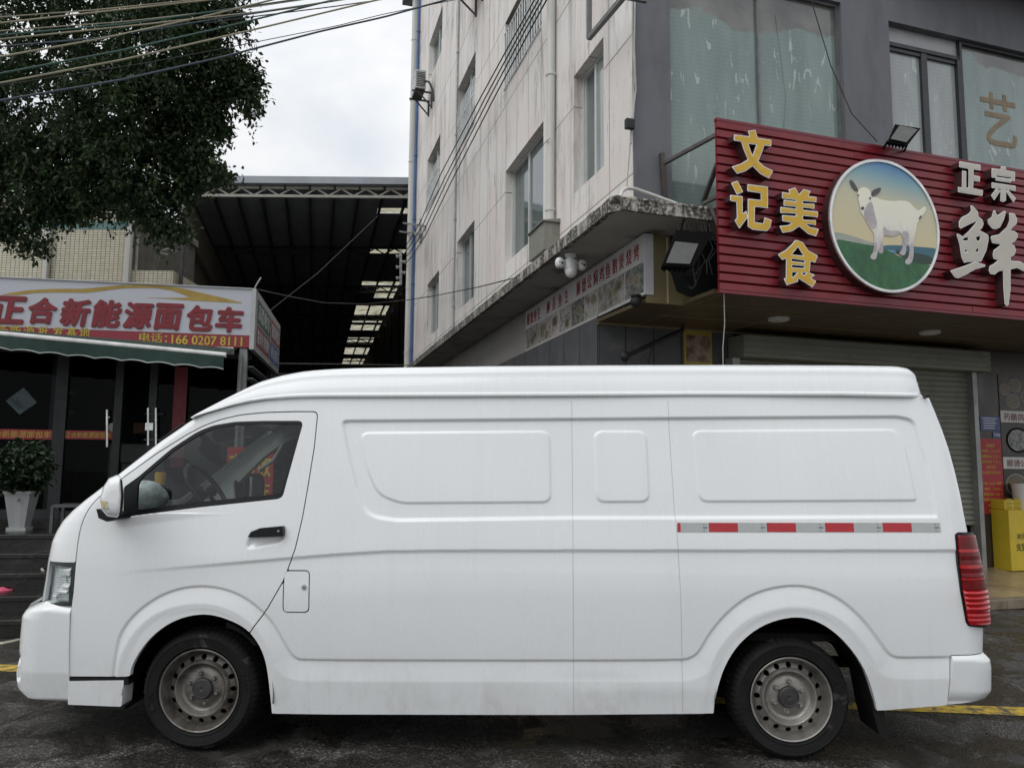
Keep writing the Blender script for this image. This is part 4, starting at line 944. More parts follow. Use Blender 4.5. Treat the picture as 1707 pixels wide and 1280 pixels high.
a, b = FB.ony(1632, 731, 1.1), FB.ony(1678, 856, 1.1); q = MB(); xr = max(FB.ony(1670, 740, 1.1)[0], b[0] - .02); flatp(q, a[0], xr, b[2], a[2], 1.117, .008); rp = q.build('price_sheet', mat('red_paper', (.36, .02, .025), .5, var=.12), None, FB); tag(rp, 'red price sheet with yellow lines of writing beside the shutter', 'poster')
YL = mat('yellow_print', (.55, .40, .06), .5); q = MB(); hgt = a[2] - b[2]
lines = ['五福套餐', '108元（4-5人）', '鱼鹅煲/焖鸡（二选一）', '烧鹅煲/鱼生（二选一）', '时令青菜', '羊肉美食加工费30元/斤', '', '特惠（6-8人）套餐', '198元（6-8人）', '鱼鹅煲/焖鸡（二选一）', '烧鹅煲/鱼生（二选一）', '时令青菜', '公焖鸡/鲜羊肉煲']
for k, s in enumerate(lines):
    if s: text(q, s, (a[0] + (.04 if len(s) > 8 else .12), 1.109, a[2] - .045 - (k + .9) * (hgt - .06) / 13), (1, 0, 0), (xr - a[0]) - (.08 if len(s) > 8 else .24), .042, depth=.002, bold=.005)
q.build('lettering', YL, rp, fix=False)
# platform with kerb
TILE = mat('shop_floor_tiles', (.36, .27, .17), .25, var=.2, scale=1.2, dirt=(.16, .12, .08), dirt_lo=.5, dirt_hi=.75, dscale=1.5)
ky = FB.onz(1680, 1016, 0)[1]; kz = .113; kzw = lambda y: kz0 + (y - ky - .12) * (.245 - kz0) / (1.12 - ky - .12); kz0 = kz
q = MB(); x = -1.0
while x < 14: q.box(x + .002, x + .598, ky, ky + .12, 0, kz); x += .6
tag(q.build('kerb', mat('worn_kerb', (.20, .16, .11), .7, var=.35, scale=5, dirt=(.04, .035, .03), dscale=7), None, FB, bevel=.012), kind='structure')
q = MB(); q.prism([(ky + .121, 0), (1.25, 0), (1.25, kzw(1.25)), (ky + .121, kz + .002)], 'yz', -1.0, 14); tag(q.build('pavement', TILE, None, FB), kind='structure')
# power bank kiosk and white pot
kx, ky_ = FB.ony(1687, 949, .84)[0], .84; kz = kzw(ky_) + .002; YEL = mat('kiosk_yellow', (.58, .43, .03), .4, var=.08); YED = mat('kiosk_yellow_inner', (.40, .29, .02), .5)
def kz_at(py): return FB.ony(1690, py, ky_)[2]
kt_ = thing('charging_kiosk', 'bright yellow charging kiosk standing against the brown wall right of the van', 'kiosk', FB, (kx + .1, ky_ + .2, kz))
q = MB(); z1 = kz_at(850); ztop = kz_at(833)
kw = .52; dk_ = .27
q.box(kx, kx + kw, ky_, ky_ + dk_, kz + .006, z1); q.build('cabinet', YEL, kt_, bevel=.01)
q = MB(); q.box(kx - .0, kx + kw - .22, ky_ + .05, ky_ + dk_, z1 + .002, ztop); q.build('top_box', YEL, kt_, bevel=.01)
q = MB()
for r_ in range(3):
    for c_ in range(2): q.box(kx + .02 + c_ * .14, kx + .12 + c_ * .14, ky_ + .044, ky_ + .051, z1 + .02 + r_ * .05, z1 + .05 + r_ * .05)
q.build('battery_slot', YED, kt_)
q = MB(); BKP = mat('black_print', (.02, .02, .02), .5); yy = ky_ - .001; hh = z1 - kz
text(q, '30分钟', (kx + .12, yy, kz + hh * .52), (1, 0, 0), .26, .085, depth=.002, bold=.01); text(q, '充至80%', (kx + .10, yy, kz + hh * .33), (1, 0, 0), .32, .10, depth=.002, bold=.01)
q.build('lettering', BKP, kt_, fix=False)
q = MB(); c = FB.ony(1702, 845, 1.0); q.lathe([(0, kz_at(884)), (.15, kz_at(884)), (.19, kz_at(812)), (.20, kz_at(806)), (.17, kz_at(808)), (.15, kz_at(830)), (0, kz_at(830))], (c[0] + .05, .93, 0), 'z', 28)
tag(q.build('white_tub', CAMW, None, FB), 'white plastic tub behind the yellow kiosk', 'tub')
q = MB(); q.box(kx + kw + .02, kx + kw + .5, .75, 1.11, kz + .004, kz_at(884) - .002); tag(q.build('side_table', flm, None, FB), 'dark low cabinet under the white tub behind the kiosk', 'cabinet')
# ceiling lights
LW = mat('lamp_opal', (.62, .62, .60), .35)
for i, (px, py, lab) in enumerate(((1298, 533, 'round white ceiling lamp below the goat picture, left one of the two'), (1550, 555, 'round white ceiling lamp below the grey characters, right one of the two'))):
    c = FB.onz(px, py, 3.19); q = MB(); q.lathe([(0, -.035), (.09, -.035), (.115, -.025), (.12, 0), (.0, 0)], (c[0], c[1], 3.207), 'z', 32); tag(q.build('ceiling_light', LW, None, FB), lab, 'ceiling light', 'ceiling lights of the shop porch')
# poster and lamp arm on the dark boards
a, b = FB.ony(1140, 550, 1.18), FB.ony(1188, 640, 1.18); t = thing('food_poster', 'yellow framed food poster on the dark boards just above the van roof', 'poster', FB, ((a[0] + b[0]) / 2, 1.19, 2.4))
q = MB(); q.box(a[0], b[0], 1.18, 1.196, 2.3, a[2]); q.build('frame', mat('poster_yellow', (.42, .30, .04), .5), t)
z = a[2] - .06
for k in range(2): q = MB(); q.box(a[0] + .03, b[0] - .03, 1.174, 1.182, z - .32, z); z -= .36; q.build('dish_photo', food_mat('poster_meat_%s' % 'ab'[k], [(.02, .015, .012), (.10, .05, .03), (.30, .22, .15)] if k == 0 else [(.05, .04, .03), (.30, .24, .17), (.45, .4, .33)], 9), t)
q = MB(); a, b = FB.ony(1042, 594, .7), FB.ony(1138, 550, .9); q.tube([a, b], .028, 8); q.ball(a, .055, .05, .06, 12, 8); q.tube([b, (b[0], b[1], 3.2)], .02, 6); q.tube([FB.ony(1088, 573, .8), FB.ony(1082, 600, .8), FB.ony(1080, 640, .8)], .008, 5)
tag(q.build('lamp_arm', blk, None, FB), 'slanting dark pole with a lamp hanging below the brown porch ceiling', 'lamp arm')
q = MB(); a = FB.ony(1207, 500, -.6); q.tube([FB.ony(1207, 490, -.65), FB.ony(1208, 540, -.62), FB.ony(1205, 580, -.6), FB.ony(1206, 640, -.6)], .005, 5); tag(q.build('hanging_wire', mat('dirty_white_cable', (.42, .41, .39), .6), None, FB), 'thin pale wire hanging from the lower left corner of the red sign', 'wire')
q = MB(); P = [FB.ony(x, y, qq) for x, y, qq in [(1346, -20, -.2), (1385, 110, -.3), (1420, 190, -.5), (1462, 236, -.7)]]; q.tube(P, .006, 5); tag(q.build('feed_wire', blk, None, FB), 'thin dark wire running down to the floodlight on the red sign', 'wire')
# ================================================================== OPEN SHED BETWEEN THE BUILDINGS
SY = 23.0; RDX = math.tan(rad(14.0))
def shp(t, s, z): return np.array([t - RDX * s, SY + s, z])      # t across at the front edge, s metres back along the purlins
_q = FW.ony(480, 299, SY); HZ_ = _q[2]; tz1, tz0 = FW.ony(480, 310.5, SY)[2], FW.ony(480, 328.5, SY)[2]
XL, XR = FW.ony(300, 300, SY)[0], FW.ony(760, 300, SY)[0]
shed = thing('market_shed', 'dark open-fronted steel shed with a flat sheet roof and glowing skylight strips', 'shed', FW, ((XL + XR) / 2, SY, 0))
RSH = mat('dark_sheet_roof', (.34, .37, .41), .7, .1, var=.15, scale=1.2); TRU = mat('truss_paint', (.50, .485, .43), .55, var=.15); PUR = mat('purlin_steel', (.06, .062, .066), .7)
def on_roof(px, py):
    d = ray(px, py); t = (tz1 - CAM_H) / d[2]; p = EYE + t * d; s = p[1] - SY; return p[0] + RDX * s, s
holes = []
for pys, xl in (((348, 356.5), 628), ((416, 423.5), 613), ((470, 475.5), 600), ((480, 497), 619), ((510, 526), 590), ((533.5, 537.5), 587), ((542, 550.5), 583), ((563, 573), 577), ((580, 590.5), 573), ((598, 607.5), 570)):
    t0, s1 = on_roof(xl, pys[1]); _, s0 = on_roof(xl, pys[0]); a, b = min(s0, s1), max(s0, s1); holes.append((t0, XR - .35, a, b))
SMX = 62.0
q = MB(); holed(q, (XL, XR), (-.25, SMX), holes, lambda u, v, d: shp(u, v, tz1 + .30 - .3 * d))
q.add([shp(XL, -.25, HZ_), shp(XR, -.25, HZ_), shp(XR, -.25, tz1), shp(XL, -.25, tz1)], [(0, 1, 2, 3)])
q.v = [v + np.array([0, 0, -.28]) * (abs(v[:, 2:3] - (tz1 + .30)) < .02) for v in q.v]
q.build('roof', RSH, shed, fix=False)
q = MB(); t = XL + .18
while t < XR: q.bar(shp(t, 0, tz1 - .05), shp(t, SMX, tz1 - .05), .07, .13); t += .755
q.build('purlins', PUR, shed)['kind'] = 'stuff'
SKY = bpy.data.materials.new('skylight_sheet'); SKY.use_nodes = True; nt = SKY.node_tree; nt.nodes.remove(nt.nodes['Principled BSDF']); tl = nt.nodes.new('ShaderNodeBsdfTranslucent')
c = ramp(nt, noise(nt, 1.6, 7, .7, stretch=(1, 2.5, 1)), [(.40, (.46, .44, .34)), (.52, (.32, .30, .22)), (.62, (.05, .045, .035))]); nt.links.new(c, tl.inputs[0]); nt.links.new(tl.outputs[0], [n for n in nt.nodes if n.type == 'OUTPUT_MATERIAL'][0].inputs[0])
for a, b, c_, d in holes:
    q = MB(); q.add([shp(a, c_, tz1 + .03), shp(b, c_, tz1 + .03), shp(b, d, tz1 + .03), shp(a, d, tz1 + .03)], [(0, 1, 2, 3)]); q.build('skylight', SKY, shed, fix=False)
def truss(s, m_, nm):
    q = MB(); x0, x1 = XL - RDX * s * 0, XR
    for z in (tz1 - .04, tz0 + .04): q.bar(shp(XL, s, z), shp(XR, s, z), .08, .08)
    pt = .755; t = XL; k = 0
    while t < XR - .3: q.bar(shp(t, s, tz0 + .06), shp(t + pt * .5, s, tz1 - .06), .045, .045); q.bar(shp(t + pt * .5, s, tz1 - .06), shp(t + pt, s, tz0 + .06), .045, .045); t += pt
    q.build(nm, m_, shed)
truss(.05, TRU, 'truss')
for s in (6.5, 13, 20, 28, 37, 47): truss(s, PUR, 'truss')
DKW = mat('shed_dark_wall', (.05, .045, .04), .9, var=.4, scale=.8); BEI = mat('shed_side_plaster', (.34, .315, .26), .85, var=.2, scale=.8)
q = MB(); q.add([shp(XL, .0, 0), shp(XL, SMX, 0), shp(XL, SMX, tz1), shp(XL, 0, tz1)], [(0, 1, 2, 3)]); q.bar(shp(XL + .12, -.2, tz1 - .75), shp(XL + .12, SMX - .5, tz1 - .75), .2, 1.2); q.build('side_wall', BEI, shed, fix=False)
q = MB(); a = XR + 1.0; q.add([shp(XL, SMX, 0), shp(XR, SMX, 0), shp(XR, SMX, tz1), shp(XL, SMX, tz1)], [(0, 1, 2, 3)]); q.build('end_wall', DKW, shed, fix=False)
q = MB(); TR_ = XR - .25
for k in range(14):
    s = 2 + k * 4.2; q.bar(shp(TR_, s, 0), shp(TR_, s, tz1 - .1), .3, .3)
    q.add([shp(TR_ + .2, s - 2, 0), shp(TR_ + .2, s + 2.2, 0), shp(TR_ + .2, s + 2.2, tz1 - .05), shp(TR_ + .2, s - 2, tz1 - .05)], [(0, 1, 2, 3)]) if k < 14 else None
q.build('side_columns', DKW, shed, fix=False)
# back street wires inside the shed
wire_m = mat('grey_wire', (.10, .10, .10), .6)
q = MB(); P = [FW.ony(290, 603, 10.6), FW.ony(460, 592, 13), FW.ony(560, 596, 15), FW.ony(690, 600, 17)]; q.tube([FW.ony(450, 606, 11.5), FW.ony(560, 607, 13), FW.ony(690, 609, 16)], .009, 5); tag(q.build('low_wire', wire_m, None, FW), 'thin grey wire stretched level just above the van roof in front of the shed', 'wire')
q = MB(); q.tube([FW.ony(447, 520, 14), FW.ony(530, 455, 17), FW.ony(630, 360, 21)], .008, 5); tag(q.build('slanting_wire', PUR, None, FW), 'thin dark wire rising steeply across the dark opening of the shed', 'wire')
q = MB()
for k in range(5): c = FW.ony(664 + (k % 2) * 8, 428 + k * 9, 17.5); q.lathe([(0, -.05), (.04, -.05), (.045, -.02), (.025, 0), (.04, .02), (.04, .05), (0, .05)], c, 'x', 10)
q.bar(FW.ony(668, 418, 17.5), FW.ony(668, 475, 17.5), .05, .05); tag(q.build('insulator_rack', mat('insulator_grey', (.28, .28, .27), .4), None, FW), 'small rack of grey insulators hanging beside the far white downpipe', 'insulators')

# ================================================================== CREAM TILED BUILDING
def tile_mat():
    m, nt, b = _new('cream_wall_tiles'); tc = nt.nodes.new('ShaderNodeTexCoord'); sx = nt.nodes.new('ShaderNodeSeparateXYZ'); nt.links.new(tc.outputs['Object'], sx.inputs[0])
    cb = nt.nodes.new('ShaderNodeCombineXYZ'); ad = nt.nodes.new('ShaderNodeMath'); ad.operation = 'ADD'; nt.links.new(sx.outputs[0], ad.inputs[0]); nt.links.new(sx.outputs[1], ad.inputs[1]); nt.links.new(ad.outputs[0], cb.inputs[0]); nt.links.new(sx.outputs[2], cb.inputs[1])
    br = nt.nodes.new('ShaderNodeTexBrick'); br.offset = 0.0; br.inputs['Scale'].default_value = 1.0; br.inputs['Brick Width'].default_value = .105; br.inputs['Row Height'].default_value = .058; br.inputs['Mortar Size'].default_value = .006; br.inputs['Mortar Smooth'].default_value = .1
    br.inputs['Color1'].default_value = (.66, .62, .47, 1); br.inputs['Color2'].default_value = (.76, .72, .56, 1); br.inputs['Mortar'].default_value = (.13, .12, .09, 1); nt.links.new(cb.outputs[0], br.inputs['Vector'])
    d = ramp(nt, noise(nt, .8, 7, .7, stretch=(3, 3, .6)), [(.5, 0.0), (.8, .5)]); c = mixc(nt, d, br.outputs['Color'], (.26, .24, .18))
    # glazed green band
    mr = nt.nodes.new('ShaderNodeMath'); mr.operation = 'COMPARE'; mr.inputs[1].default_value = TEALZ; mr.inputs[2].default_value = .10; nt.links.new(sx.outputs[2], mr.inputs[0])
    c = mixc(nt, mr.outputs[0], c, mixc(nt, br.outputs['Fac'], (.16, .30, .29), (.07, .12, .115)))
    nt.links.new(c, b.inputs['Base Color']); b.inputs['Roughness'].default_value = .35; return m
TY = 18.0
TEALZ = FW.ony(180, 376, TY)[2]; TTOP = FW.ony(150, 343, TY)[2]
TX1 = FW.ony(222, 400, TY)[0]; TXE = FW.ony(292, 400, TY)[0]; PZ = FW.ony(245, 451, TY)[2]
tb = thing('tiled_building', 'low building faced with small cream tiles behind the tree and the white shop sign', 'building', FW, (-12, TY, 0))
TILEM = tile_mat()
q = MB(); q.box(-26, TX1, TY, TY + 3.5, 0, TTOP); q.box(TX1, TXE - .12, TY - .0, TY + .12, 0, PZ); q.box(TXE - .12, TXE, TY, TY + 3.5, 0, PZ); q.build('wall', TILEM, tb)
q = MB(); q.box(-26.2, TX1 + .1, TY - .15, TY + 3.5, TTOP + .001, TTOP + .18); q.build('roof_slab', mat('weathered_slab', (.22, .21, .19), .85, var=.3), tb)
q = MB(); xr3 = FW.ony(302, 400, TY + 3.5)[0]; q.box(TX1 - 1.5, xr3, TY + 3.5, TY + 3.7, 0, TTOP); q.box(TX1 - .004, TX1 + .02, TY + .02, TY + 3.5, PZ - .8, TTOP); q.build('stair_wall', mat('stair_plaster', (.13, .12, .10), .9, var=.3), tb)
q = MB(); a = FW.ony(250, 428, TY + 3.45); b = FW.ony(300, 470, TY + 3.45); q.box(a[0], b[0], TY + 3.40, TY + 3.49, b[2] - 1, a[2]); q.build('window', mat('dark_window', (.012, .013, .014), .2), tb)
q = MB(); q.box(TXE + .05, TXE + .12, TY + .2, TY + .27, 0, TTOP); q.build('post', PUR, tb)
for px, m_, w_, lab in ((78, PVC, .055, 'left white downpipe on the cream tiled wall'), (213.5, PVC, .06, 'right white downpipe at the end of the cream tiled wall'), (221, mat('grey_pipe', (.38, .39, .39), .5), .035, 'grey pipe behind the right white downpipe of the cream wall')):
    c = FW.ony(px, 430, TY - .08); q = MB(); z1 = FW.ony(px, 366 if px < 220 else 385, TY)[2]
    if m_ is PVC: q.box(c[0] - w_, c[0] + w_, TY - .13, TY - .003, .1, z1)
    else: q.tube([(c[0], TY + .1, .1), (c[0], TY + .1, z1)], w_, 10)
    tag(q.build('downpipe', m_, None, FW, bevel=.02 if m_ is PVC else 0), lab, 'pipe')
q = MB(); c = [FW.ony(x, y, TY + .3) for x, y in ((262, 420), (278, 415), (296, 420), (280, 425))]; q.tube(c, .02, 6, closed=True); q.tube([FW.ony(262, 405, TY), FW.ony(255, 452, TY + .3)], .006, 5); q.tube([FW.ony(276, 405, TY), FW.ony(257, 452, TY + .3)], .006, 5)
tag(q.build('drying_ring', mat('galvanised', (.34, .35, .35), .5, .5), None, FW), 'thin metal drying ring hanging over the tiled parapet under the tree', 'drying rack')

# ================================================================== CAR SHOP ON THE LEFT
_s = FW.ony(423, 580, 10.5); FS = Frame((_s[0], _s[1]), 10.0)
SZB = _s[2]; SZT = FS.ony(426, 483, 0)[2]; SRD = FS.ony(422.5, 559.5, 0)[2]; SX0 = FS.ony(-120, 480, 0)[0]
c1, c2 = FS.onx(468, 538, 0), FS.onx(464, 617, 0); SDY = (c1[1] + c2[1]) / 2
PZ_ = .80
ss = thing('car_shop_sign', 'long white shop sign with big red characters and a gold car outline on the left', 'sign', FS, (-3, 0, SZB))
WS_ = mat('white_sign_face', (.46, .47, .51), .4, var=.04, scale=.8); CR = mat('crimson_sign', (.23, .018, .03), .4, var=.1, scale=1.5); RC = mat('crimson_letter', (.19, .012, .02), .5); CRD = mat('crimson_letter_side', (.06, .006, .008), .5)
q = MB(); q.box(SX0, -.06, 0, .25, SRD, SZT); q.build('white_face', WS_, ss); q = MB(); q.box(SX0, -.06, -.002, .25, SZB, SRD - .002); q.build('red_band', CR, ss)
q = MB(); q.box(-.06, .0, -.006, SDY, SZB - .02, SZT + .015); q.box(SX0, -.061, -.02, .26, SZT + .001, SZT + .016); q.box(SX0, -.061, .26, SDY, SZB + .02, SZT); q.build('side_frame', mat('sign_edge_grey', (.40, .41, .41), .4, .2, var=.1), ss)
q = MB(); q.cur = 0
rows_ = []
for ch, (xa, ya, xb, yb_) in zip('正合新能源面包车', ((-18, 536, 41, 496), (46, 537, 93, 498), (99, 541, 149, 500), (153, 543, 201, 502), (205, 545, 254, 506), (257, 547, 304, 508), (311, 549, 353, 511), (359, 551, 404, 513.5))):
    a, b = FS.ony(xa, ya, -.04), FS.ony(xb, yb_, -.04)
    q = MB(); text(q, ch, (a[0], -.003, a[2]), (1, 0, 0), b[0] - a[0], b[2] - a[2], depth=.016, bold=.045, shear=.12); q.build('letter', RC, ss, fix=False)
YS = mat('sign_yellow', (.46, .36, .04), .4)
q = MB(); a, b = FS.ony(232, 570, -.004), FS.ony(279, 556, -.004); text(q, '电话：', (a[0], -.003, a[2]), (1, 0, 0), b[0] - a[0], b[2] - a[2], depth=.004, bold=.012); a, b = FS.ony(286, 573, -.004), FS.ony(404, 560, -.004); text(q, '166 0207 8111', (a[0], -.003, a[2]), (1, 0, 0), b[0] - a[0], b[2] - a[2] - .02, depth=.004, bold=.02)
for ch, px in zip('新能源批发基地', (-5, 16, 39, 63, 87, 110, 132)): a = FS.ony(px, 560 + px * .028, -.004); text(q, ch, (a[0], -.003, a[2]), (1, 0, 0), .125, .14, depth=.004, bold=.012)
q.build('lettering', YS, ss, fix=False)
q = MB(); GO = mat('gold_print', (.36, .24, .04), .4)
top = [(2, 491), (25, 487), (50, 483.5), (90, 481.5), (135, 481.5), (165, 479), (200, 475.5), (235, 474.5), (270, 475.5), (300, 480), (330, 487), (365, 495), (404, 504.5)]
bot = [(404, 505.5), (360, 503), (320, 501), (280, 498), (240, 496), (290, 496.5), (318, 496), (300, 489), (285, 484), (262, 480.5), (235, 480), (200, 481), (170, 485), (145, 488), (100, 487.5), (60, 488), (30, 492)]
P = np.array([FS.ony(x, y, -.004)[[0, 2]] for x, y in top + bot]); lo, hi = P.min(0) - .02, P.max(0) + .02; X, Z = np.meshgrid(np.arange(lo[0], hi[0], .014), np.arange(lo[1], hi[1], .007))
clip_sheet(q, X, Z, sdf(P, X, Z), lambda x, z: np.column_stack([x, np.full(x.shape, -.0035), z])); q.build('car_outline', GO, ss, fix=False)
# side boards
def spt(t, s): return np.array([.003, .02 + (SDY - .04) * t, SZB + .02 + (SZT - SZB - .03) * s])
cols = {'g': mat('board_green', (.02, .085, .05), .45), 'r': mat('board_red', (.24, .025, .035), .45), 'b': mat('board_blue', (.02, .10, .30), .45)}; WP = mat('white_print', (.48, .5, .5), .5)
for (t0, t1, s0, s1, c_, tx_) in ((.06, .55, .47, .90, 'g', '高价收车'), (.58, .97, .47, .90, 'r', '免费评估'), (.06, .55, .05, .44, 'r', '旧车置换'), (.58, .97, .05, .44, 'b', '卖车买车')):
    q = MB(); q.add([spt(t0, s0), spt(t1, s0), spt(t1, s1), spt(t0, s1)], [(0, 1, 2, 3)]); o = q.build('side_board', cols[c_], ss, fix=False)
    q = MB(); a = spt(t0 + .04, s0 + .07); text(q, tx_, (.005, a[1], a[2]), (0, 1, 0), (SDY - .04) * (t1 - t0 - .08), (SZT - SZB) * (s1 - s0 - .14), depth=.003, bold=.01); q.build('lettering', WP, o, fix=False)
# shop body
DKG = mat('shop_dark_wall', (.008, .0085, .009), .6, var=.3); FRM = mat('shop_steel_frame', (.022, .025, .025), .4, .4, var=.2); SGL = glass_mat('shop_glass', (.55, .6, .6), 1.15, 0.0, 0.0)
SHW = .45                                                  # glass front stands this far behind the sign
shop = thing('car_shop', 'dark glass-fronted car shop below the white sign on the left', 'shop', FS, (-3, SHW, PZ_))
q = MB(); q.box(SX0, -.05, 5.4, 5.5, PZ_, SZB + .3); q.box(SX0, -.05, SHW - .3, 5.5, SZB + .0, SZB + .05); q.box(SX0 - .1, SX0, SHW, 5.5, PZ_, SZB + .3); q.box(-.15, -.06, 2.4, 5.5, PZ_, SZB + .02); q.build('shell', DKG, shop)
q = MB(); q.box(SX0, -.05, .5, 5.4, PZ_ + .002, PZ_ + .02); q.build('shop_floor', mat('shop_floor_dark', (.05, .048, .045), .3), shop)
fx = lambda px, py=690: FS.ony(px, py, SHW)[0]
q = MB()
for px, w_ in ((101, .075), (197, .05), (254, .05)): q.box(fx(px) - w_, fx(px) + w_, SHW - .03, SHW + .06, PZ_, SZB)
q.box(SX0, fx(101), SHW - .02, SHW + .05, PZ_, PZ_ + .12); q.box(fx(101), fx(197), SHW - .02, SHW + .05, PZ_, PZ_ + .10); q.box(SX0, -.1, SHW - .02, SHW + .05, SZB - .10, SZB + .0)
a = FS.ony(75, 640, SHW)[0]; q.box(a - .03, a + .03, SHW + .3, SHW + .36, PZ_, SZB)
for py in (650, 684): z = FS.ony(75, py, SHW)[2]; q.box(a, a + .28, SHW + .3, SHW + .33, z - .02, z + .02)
q.build('frame', FRM, shop)
for x0, x1 in ((SX0, fx(101) - .075), (fx(101) + .075, fx(197) - .05), (fx(254) + .05, -.12)):
    q = MB(); q.add([(x0, SHW + .01, PZ_ + .1), (x1, SHW + .01, PZ_ + .1), (x1, SHW + .01, SZB - .1), (x0, SHW + .01, SZB - .1)], [(0, 1, 2, 3)]); q.build('glass_panel', SGL, shop, fix=False)
q = MB(); c = (-.14, .10); q.box(c[0] - .05, c[0] + .05, c[1] - .05, c[1] + .05, PZ_, SZB - .002); q.tube([(c[0] - .02, -.03, PZ_), (c[0] - .02, -.03, SZB - .1)], .03, 10)
for z in np.arange(PZ_ + .3, SZB - .1, .16): q.box(c[0], .0 - .02, c[1] + .08, SDY + .6, z, z + .012)
q.build('corner_post', mat('post_steel', (.28, .29, .29), .4, .4, var=.2), shop)
SR = mat('sticker_red', (.33, .015, .025), .4, var=.1); SY_ = mat('sticker_yellow', (.50, .34, .05), .45)
for xa, xb, ya, yb_, lab in ((-30, 91, 716.5, 731, 'left red strip of yellow characters stuck on the dark shop glass'), (103, 191, 718.5, 731.5, 'right red strip of yellow characters stuck on the dark shop glass')):
    a, b = FS.ony(xa, yb_, SHW), FS.ony(xb, ya, SHW); q = MB(); q.box(a[0], b[0], SHW - .006, SHW - .002, a[2], b[2]); o = q.build('red_strip', SR, None, FS); tag(o, lab, 'sticker', 'red strips on the shop glass')
    q = MB(); text(q, '正合新能源面包车', (a[0] + .04, SHW - .006, a[2] + .022), (1, 0, 0), b[0] - a[0] - .08, b[2] - a[2] - .04, depth=.002, bold=.02, shear=.1); q.build('lettering', SY_, o, fix=False)
STE = mat('bright_steel', (.60, .61, .60), .22, .9)
for px, y0_, y1_ in ((178.5, 683, 745), (247, 680, 742), (260, 680, 742)):
    a, b = FS.ony(px, y1_, SHW - .06), FS.ony(px, y0_, SHW - .06); q = MB(); q.tube([a, b], .014, 10)
    if px > 200:
        for py in (690, 733): z = FS.ony(px, py, SHW - .06)[2]; q.tube([(a[0] - .06, SHW - .06, z), (a[0] + .07, SHW - .06, z)], .010, 8); q.tube([(a[0], SHW - .06, z), (a[0], SHW + .02, z)], .010, 8)
        if px < 250: z = FS.ony(px, 711, SHW - .06)[2]; q.box(a[0] - .05, a[0] + .05, SHW - .07, SHW - .02, z - .05, z + .05)
    else:
        for z in (a[2] + .1, b[2] - .1): q.tube([(a[0], SHW - .06, z), (a[0], SHW + .02, z)], .008, 8)
    q.build('door_handle', STE, shop)
q = MB(); c = FS.ony(188, 712, SHW - .01); q.lathe([(0, -.004), (.06, -.004), (.06, .004)], c, 'y', 24); tag(q.build('round_sticker', mat('sticker_grey', (.33, .34, .34), .5), None, FS), 'round grey sticker on the shop glass beside the single door handle', 'sticker')
q = MB(); P = [FS.ony(x, y, SHW + .25)[[0, 2]] for x, y in ((10, 668), (40, 646), (62, 671), (33, 691))]; q.prism([tuple(p) for p in P], 'xz', SHW + .24, SHW + .25); o = tag(q.build('hanging_sheet', food_mat('sheet_print', [(.05, .055, .06), (.16, .17, .19), (.36, .38, .40), (.10, .11, .12)], 3), None, FS), 'tilted square sheet with a pale picture behind the left shop glass', 'sheet')
q = MB(); a, b = FS.ony(287, 705, SHW - .05), FS.ony(314, 612, SHW - .05); q.box(a[0], b[0], SHW - .056, SHW - .05, a[2] - .6, b[2]); o = tag(q.build('couplet_banner', mat('banner_red', (.15, .010, .02), .5, var=.1), None, FS), 'narrow red paper banner hanging beside the shop door', 'banner')
q = MB(); zc = b[2] - .22
for ch in '出时往安': text(q, ch, (a[0] + .07, SHW - .0565, zc - .12), (1, 0, 0), b[0] - a[0] - .14, .11, depth=.001); zc -= .22
q.build('lettering', mat('banner_dark_red', (.26, .05, .04), .5), o, fix=False)
# things inside the shop
q = MB(); a = FS.ony(230, 740, 2.5); q.box(a[0] - .4, a[0] + .3, 2.4, 2.8, PZ_ + .02, a[2]); tag(q.build('counter', mat('pale_counter', (.16, .155, .15), .5), None, FS, bevel=.01), 'pale counter standing inside the dark shop behind the door', 'counter')
q = MB(); a = FS.ony(212, 770, 1.4); q.box(a[0] - .16, a[0] + .16, 1.25, 1.55, a[2] - .03, a[2])
for i in (-1, 1):
    for j in (-1, 1): q.bar((a[0] + .14 * i, 1.4 + .13 * j, PZ_ + .02), (a[0] + .12 * i, 1.4 + .11 * j, a[2] - .03), .025, .025)
tag(q.build('stool', DKG, None, FS), 'dark stool inside the shop in front of the pale counter', 'stool')
q = MB(); a, b = FS.ony(222, 722, 3.5), FS.ony(262, 705, 3.5); q.box(a[0], b[0], 3.49, 3.52, a[2], b[2]); tag(q.build('picture_frame', mat('frame_orange', (.20, .07, .02), .5, var=.3, scale=20), None, FS), 'small orange framed panel deep inside the dark shop', 'picture')
q = MB(); q.box(-1.6, -.3, 3.2, 3.26, PZ_ + .7, PZ_ + 1.5); tag(q.build('wall_panel', mat('dim_panel', (.07, .072, .075), .5, var=.3), None, FS), 'dim grey panel inside the shop right of the red banner', 'panel')
